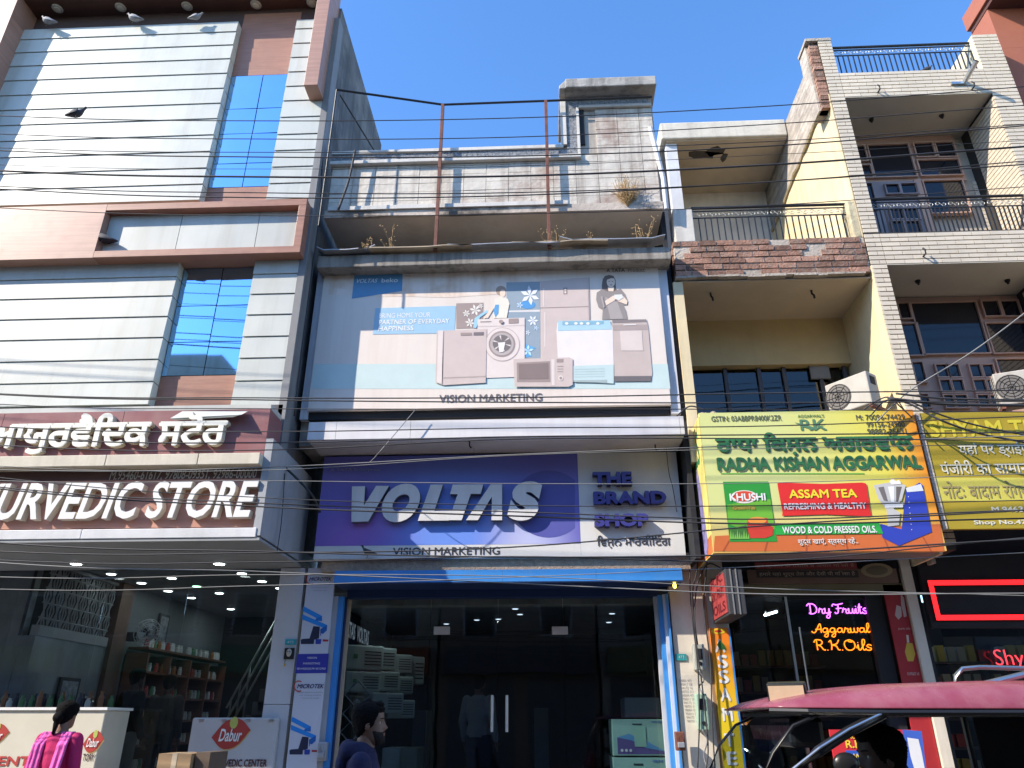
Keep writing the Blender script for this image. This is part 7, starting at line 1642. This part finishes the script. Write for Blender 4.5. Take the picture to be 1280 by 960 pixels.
X, Z = at(599, 850, 10.4)
person('man in a pale shirt standing in the dark behind the glass doors', (X, 10.4, FL), R(160), 1.62, stand(.03), [('shirt', shirt, 'top'), ('trousers', jeans, 'trousers'), ('shoes', shoe, 'shoes')], skin_d, 'short')
# ---------------------------------------------------------------- e-rickshaw with driver
Yn, Yf = 3.05, 4.1
RX = fx(951, 886, 3.3)
ER = thing('electric_rickshaw', 'pink roofed electric rickshaw facing left with its driver, cut off at the right edge', 'rickshaw', (RX+1.3, 3.58, 0))
pinkp = M('faded pink fibreglass', (.23, .05, .08), .28, var=.15, scale=2.5, bump=.04, bscale=8, streak=.25, dirt=(.40, .2, .26), patch=.3, patchcol=(.34, .17, .19), pscale=3)
def zt(px, py, Y): return fz(px, py, Y)
prof = [(0, 1.604, 1.612), (.05, 1.602, 1.632), (.16, 1.600, 1.652), (.32, 1.598, 1.672), (.5, 1.597, 1.684), (.9, 1.596, 1.694), (1.5, 1.596, 1.696), (2.2, 1.596, 1.690), (2.7, 1.598, 1.675), (2.85, 1.6, 1.63)]
m = MB(); NY = 14; base = 0
for i, (dx, zb_, zt_3) in enumerate(prof):
    ins = .10*(1-min(1, dx/.35))**2+.02
    for k in range(NY+1):
        u = k/NY; y = Yn+ins+(Yf-Yn-2*ins)*u; e = abs(2*u-1); top = zb_+(zt_3-zb_)*(1-e**7)**.5*(1+.16*(1-e*e)); m.v.append((RX+dx, y, max(top, zb_+.006)))
    for k in range(NY+1):
        u = k/NY; m.v.append((RX+dx, Yn+ins+(Yf-Yn-2*ins)*u, zb_))
S_ = 2*(NY+1)
for i in range(len(prof)-1):
    for k in range(NY):
        a = i*S_+k; m.f.append([a, a+1, a+1+S_, a+S_]); m.m.append(0); a += NY+1; m.f.append([a, a+S_, a+1+S_, a+1]); m.m.append(0)
    for k in (0, NY): a = i*S_+k; m.f.append([a, a+S_, a+S_+NY+1, a+NY+1]); m.m.append(0)
for i in (0, len(prof)-1): m.f.append([i*S_+k for k in range(NY+1)]+[i*S_+NY+1+k for k in range(NY, -1, -1)]); m.m.append(0)
m.build('roof', pinkp, ER, smooth=True)
blkp = M('black rubber trim', (.015, .015, .016), .35, var=.1, bump=0)
m = MB(); 
m.tube([(RX+.0, Yn+.12, 1.592), (RX+.12, Yn+.04, 1.588), (RX+.4, Yn+.01, 1.584), (RX+2.8, Yn+.01, 1.584)], .011, 6); m.build('gutter', blkp, ER)
MB().box(RX+.1, RX+2.8, Yn+.06, Yf-.06, 1.575, 1.588).build('headlining', M('grey lining', (.03, .03, .032), .8), ER)
# flood lamp on the roof front
q = rect(962, 861, 996, 878, 3.35)
fl_ = MB().box(-.075, .075, 0, .05, 0, .075).build('lamp_body', blkp, ER, bevel=.006); fl_.location = Vector((q[0]+.06, 3.3, q[2]+.0))-WL[ER]; fl_.rotation_euler = (R(12), 0, R(-24))
g_ = MB().box(-.068, .068, -.004, -.0005, .006, .069).build('lamp_glass', M('beige lamp lens', (.50, .38, .26), .35, var=.15), None); g_.parent = fl_; g_.location = (0, -.029, .004)
MB().tube([(q[1]+.01, 3.38, q[2]+.04), (q[1]+.06, 3.4, q[2]+.0), (q[1]+.10, 3.4, q[2]-.01)], .008, 6).build('lamp_bracket', steel, ER)
MB().tube([(q[1]+.07, 3.4, q[2]-.02), (q[1]+.07, 3.4, q[2]+.3)], .0035, 5).build('aerial', steel, ER)
# pillars and windscreen frame
def E3(px, py, Y): X, Z = at(px, py, Y); return (X, Y, Z)
MB().tube([E3(1104, 892, Yn+.03), E3(1060, 915, Yn+.02), E3(1022, 940, Yn+.01), E3(975, 978, Yn), (RX+.02, Yn, 1.1)], .019, 8).build('pillar', blkp, ER, smooth=True)
MB().tube([E3(1108, 889, Yn+.01), E3(1062, 911, Yn), E3(1024, 935, Yn-.01), E3(990, 962, Yn-.01)], .005, 6).build('chrome_strip', steel, ER)
ya_, yb_2 = Yn+.05, Yf-.06
wpr = [(RX+.18, 1.585), (RX+.06, 1.54), (RX-.03, 1.45), (RX-.09, 1.34), (RX-.13, 1.2), (RX-.15, 1.08)]
for y in (ya_, yb_2): MB().tube([(p[0], y, p[1]) for p in wpr], .0065, 8).build('windscreen_frame', blkp, ER, smooth=True)
m = MB()
for i in range(len(wpr)-1): m.add([(wpr[i][0], ya_, wpr[i][1]), (wpr[i][0], yb_2, wpr[i][1]), (wpr[i+1][0], yb_2, wpr[i+1][1]), (wpr[i+1][0], ya_, wpr[i+1][1])], [(0, 1, 2, 3)])
m.build('windscreen', GL('windscreen glass', (.55, .66, .76), ior=2.1), ER, smooth=True)
MB().box(RX+.10, RX+.24, Yn+.25, Yn+.55, 1.46, 1.572).build('sun_visor', blkp, ER, bevel=.02)
# body below
cow = MB(); loft(cow, [((RX+.05, 3.58, .35), (.12, 0, 0), (0, .18, 0)), ((RX-.1, 3.58, .6), (.16, 0, 0), (0, .34, 0)), ((RX-.12, 3.58, .85), (.14, 0, 0), (0, .46, 0)), ((RX-.1, 3.58, 1.07), (.08, 0, 0), (0, .47, 0)), ((RX-.08, 3.58, 1.09), (.05, 0, 0), (0, .44, 0))])
cow.build('front_cowl', pinkp, ER, smooth=True)
h_ = MB().lathe([(.075, 0), (.08, .03), (.06, .05)], (RX-.27, 3.58, .78), 'x', 18).build('headlight', white_m, ER)
MB().box(RX+.1, RX+2.75, Yn+.08, Yf-.08, .30, .36).build('floor', blkp, ER)
MB().box(RX+.1, RX+.9, Yn+.06, Yn+.1, .36, .5).box(RX+.1, RX+.9, Yf-.1, Yf-.06, .36, .5).build('side_skirt', pinkp, ER)
seatm = M('black vinyl seat', (.02, .02, .022), .45, bump=.1)
MB().box(RX+.62, RX+1.0, Yn+.14, Yf-.14, .36, .66).build('seat_base', pinkp, ER); MB().box(RX+.60, RX+1.02, Yn+.12, Yf-.12, .66, .76).build('driver_seat', seatm, ER, bevel=.03)
MB().box(RX+1.04, RX+1.12, Yn+.12, Yf-.12, .76, 1.25).build('backrest', seatm, ER, bevel=.03)
MB().box(RX+1.9, RX+2.4, Yn+.12, Yf-.12, .66, .78).build('rear_seat', seatm, ER, bevel=.03); MB().box(RX+2.42, RX+2.5, Yn+.1, Yf-.1, .7, 1.5).build('backrest', seatm, ER, bevel=.03)
for x in (1.16, 2.6):
    for y in (Yn+.06, Yf-.06): MB().tube([(RX+x, y, .36), (RX+x, y, 1.59)], .015, 8).build('post', blkp, ER)
for y in (Yn+.06, Yf-.06): MB().tube([(RX+1.16, y, 1.0), (RX+2.6, y, 1.0)], .012, 6).build('side_rail', blkp, ER)
MB().box(RX+1.2, RX+2.58, Yf-.07, Yf-.06, 1.35, 1.574).build('side_curtain', M('dark canvas', (.03, .028, .03), .9, var=.4, bump=.4), ER)
for i in range(5): 
    x = RX+1.32+i*.27; MB().tube([(x, Yf-.3, 1.57), (x+.01, Yf-.3, 1.42)], .008, 6).build('hand_strap', M('orange strap', (.35, .08, .03), .7) if i == 0 else (bpy.data.materials['orange strap'] if i % 2 == 0 else steel), ER)
MB().tube([(RX+.02, 3.58, .95), (RX+.22, 3.58, 1.12), (RX+.26, 3.30, 1.16), (RX+.34, 3.22, 1.15)], .013, 8).build('handlebar', blkp, ER); MB().tube([(RX+.22, 3.58, 1.12), (RX+.26, 3.86, 1.16), (RX+.34, 3.94, 1.15)], .013, 8).build('handlebar', blkp, ER)
p = E3(1058, 955, Yn+.1); MB().ell(p, (.05, .02, .04), 12, 8).build('side_mirror', blkp, ER, smooth=True)
MB().tube([p, (p[0]-.02, p[1]+.05, p[2]-.25)], .006, 6).build('mirror_stalk', blkp, ER)
def wheel(x, y):
    w_ = MB().lathe([(.13, -.04), (.215, -.045), (.235, -.03), (.24, 0), (.235, .03), (.215, .045), (.13, .04)], (x, y, .24), 'y', 28).build('wheel', blkp, ER, smooth=True)
    MB().lathe([(.02, -.05), (.125, -.042), (.125, .042), (.02, .05)], (x, y, .24), 'y', 20).build('rim', steel, w_)
wheel(RX+.0, 3.58); wheel(RX+2.2, Yn+.1); wheel(RX+2.2, Yf-.1)
MB().tube([(RX+0, 3.58, .24), (RX+.0, 3.65, .24), (RX+.06, 3.65, .6), (RX+.1, 3.58, .9)], .018, 8).build('fork', blkp, ER)
# bent tube carrier on the far side of the roof
Yc = Yf-.02
MB().tube([E3(1192, 866, Yc), E3(1194, 845, Yc), E3(1203, 836, Yc), E3(1225, 834, Yc), E3(1300, 836, Yc), E3(1380, 838, Yc)], .011, 8).build('roof_carrier', steel, ER, smooth=True)
MB().tube([E3(1198, 862, Yc-.3), E3(1240, 853, Yc-.3), E3(1300, 838, Yc-.3)], .014, 8).build('roof_carrier', steel, ER)
st_ = dict(pelvis=(0, .0, .84), chest=(0, -.02, 1.14), neck=(0, -.03, 1.32), head=(0, -.07, 1.355))
for sd, sx in (('L', 1), ('R', -1)):
    st_['sh'+sd] = (sx*.175, -.02, 1.26); st_['el'+sd] = (sx*.24, -.2, 1.05); st_['wr'+sd] = (sx*.24, -.42, 1.16); st_['hip'+sd] = (sx*.09, -.02, .82); st_['kn'+sd] = (sx*.12, -.44, .84); st_['an'+sd] = (sx*.12, -.46, .44)
X, Z = at(1104, 908, 3.66)
person('rickshaw driver in dark clothes sitting under the pink roof, seen from the side', (X+.03, 3.66, Z-1.595), R(-90), 1.72, st_, [('shirt', khaki, 'top'), ('trousers', jeans, 'trousers'), ('shoes', shoe, 'shoes')], skin_d, 'short')
# poster seen through the cab
PO = thing('shop_poster', 'red and blue poster with yellow lettering seen through the rickshaw cab', 'poster', (3.6, 8.6, .35))
q = rect(1044, 912, 1154, 1000, 8.6); z0_ = .35
MB().box(q[0], q[1], 8.6, 8.63, .6, q[3]).build('sheet', M('red poster sheet', (.55, .03, .04), .45, var=.05, bump=0), PO)
part('printed_panel', [((.03, .10, .45), 1, [(1057, 938), (1125, 938), (1160, 1010), (1062, 1010)]), ((.05, .12, .5), 1, [(1128, 912), (1152, 914), (1164, 1010), (1138, 1010)]), ((.7, .7, .72), 2, [(1134, 922), (1148, 924), (1152, 940), (1158, 972), (1144, 965), (1138, 945)])], 8.6, PO)
for s_, q_ in (('AGG', (1059, 918, 1075, 923.5)), ('R.K.', (1057, 925, 1080, 935)), ('W', (1067, 942, 1077, 950)), ('PR', (1063, 954, 1078, 962))): tt(s_, q_, (.80, .58, .05), 4, .04, PO, 8.6)
# ---------------------------------------------------------------- the other side of the street (behind the camera, seen in the glass)
opp = [(-34, -24.6, 11.0, (.4, .36, .3)), (-24.5, -20.6, 20.6, (.30, .27, .24)), (-20.5, -15.5, 10.4, (.42, .34, .25)), (-50, -34.1, 12.0, (.36, .34, .3)), (-15.4, -8.6, 12.2, (.36, .30, .24)), (-8.5, -3.6, 9.2, (.45, .40, .30)), (-3.5, 1.6, 10.4, (.33, .24, .18)), (1.7, 7, 8.6, (.44, .40, .34)), (7.1, 13.6, 11.0, (.38, .30, .20)), (13.7, 21, 9.6, (.40, .36, .32))]
lbl = ['long grey beige block left of the added shade tower', 'unseen grey tower added on the opposite side to shade the walking man', 'ochre shop block right of the added shade tower', 'dull beige block at the far left end of the opposite row', 'tall tan block with a stepped roof on the opposite side', 'cream two window shop block on the opposite side', 'brown shop block directly opposite the appliance shop', 'low pale shop block on the opposite side', 'sand coloured block with deep parapet on the opposite side', 'grey beige block at the far right of the opposite row']
shutm = M('grey rolled shutter', (.16, .16, .17), .6, grain=(1, (1, 1, 40), .25))
for i, (x0, x1, h, c) in enumerate(opp):
    b = thing('opposite_building', lbl[i], 'building', ((x0+x1)/2, -9, .13)); mm_ = M('opposite wall %s' % 'abcdefghij'[i], c, .85, streak=.3, bump=.1)
    yb_ = -8.3 if i == 1 else -13  # second block is an unseen tower added to shade the walking man, hence shallow
    MB().box(x0, x1, yb_, -7, .13, h).build('wall', mm_, b); MB().box(x0-.05, x1+.05, yb_-.1, -6.7, h+.002, h+.3).build('cornice', mm_, b)
    if i == 4: MB().box(x0+1, x0+3.5, -12, -8.5, h+.3, h+2).build('roof_room', mm_, b)
    n = max(2, int((x1-x0)/1.9))
    for fl__ in range(1, int(h/3.2)):
        for k in range(n):
            cx = x0+(k+.5)*(x1-x0)/n; w_ = MB().box(cx-.55, cx+.55, -6.999, -6.95, fl__*3.2+.9, fl__*3.2+2.3).build('window', white_dirty, b); MB().box(cx-.48, cx+.48, -6.948, -6.94, fl__*3.2+.97, fl__*3.2+2.23).build('pane', wgl, w_)
    for k in range(2): MB().box(x0+.3+k*(x1-x0)/2, x0-.1+(k+1)*(x1-x0)/2, -6.999, -6.97, .3, 2.9).build('shutter', shutm, b)
    MB().box(x0+.2, x1-.2, -6.999, -6.6, 3.0, 3.8).build('signboard', M('opposite board %s' % 'abcdefghij'[i], ((.3, .05, .04), (.05, .12, .3), (.45, .4, .1), (.4, .4, .38), (.08, .2, .1), (.35, .1, .05), (.1, .1, .12), (.2, .2, .1), (.3, .2, .1), (.15, .2, .3))[i], .5), b)
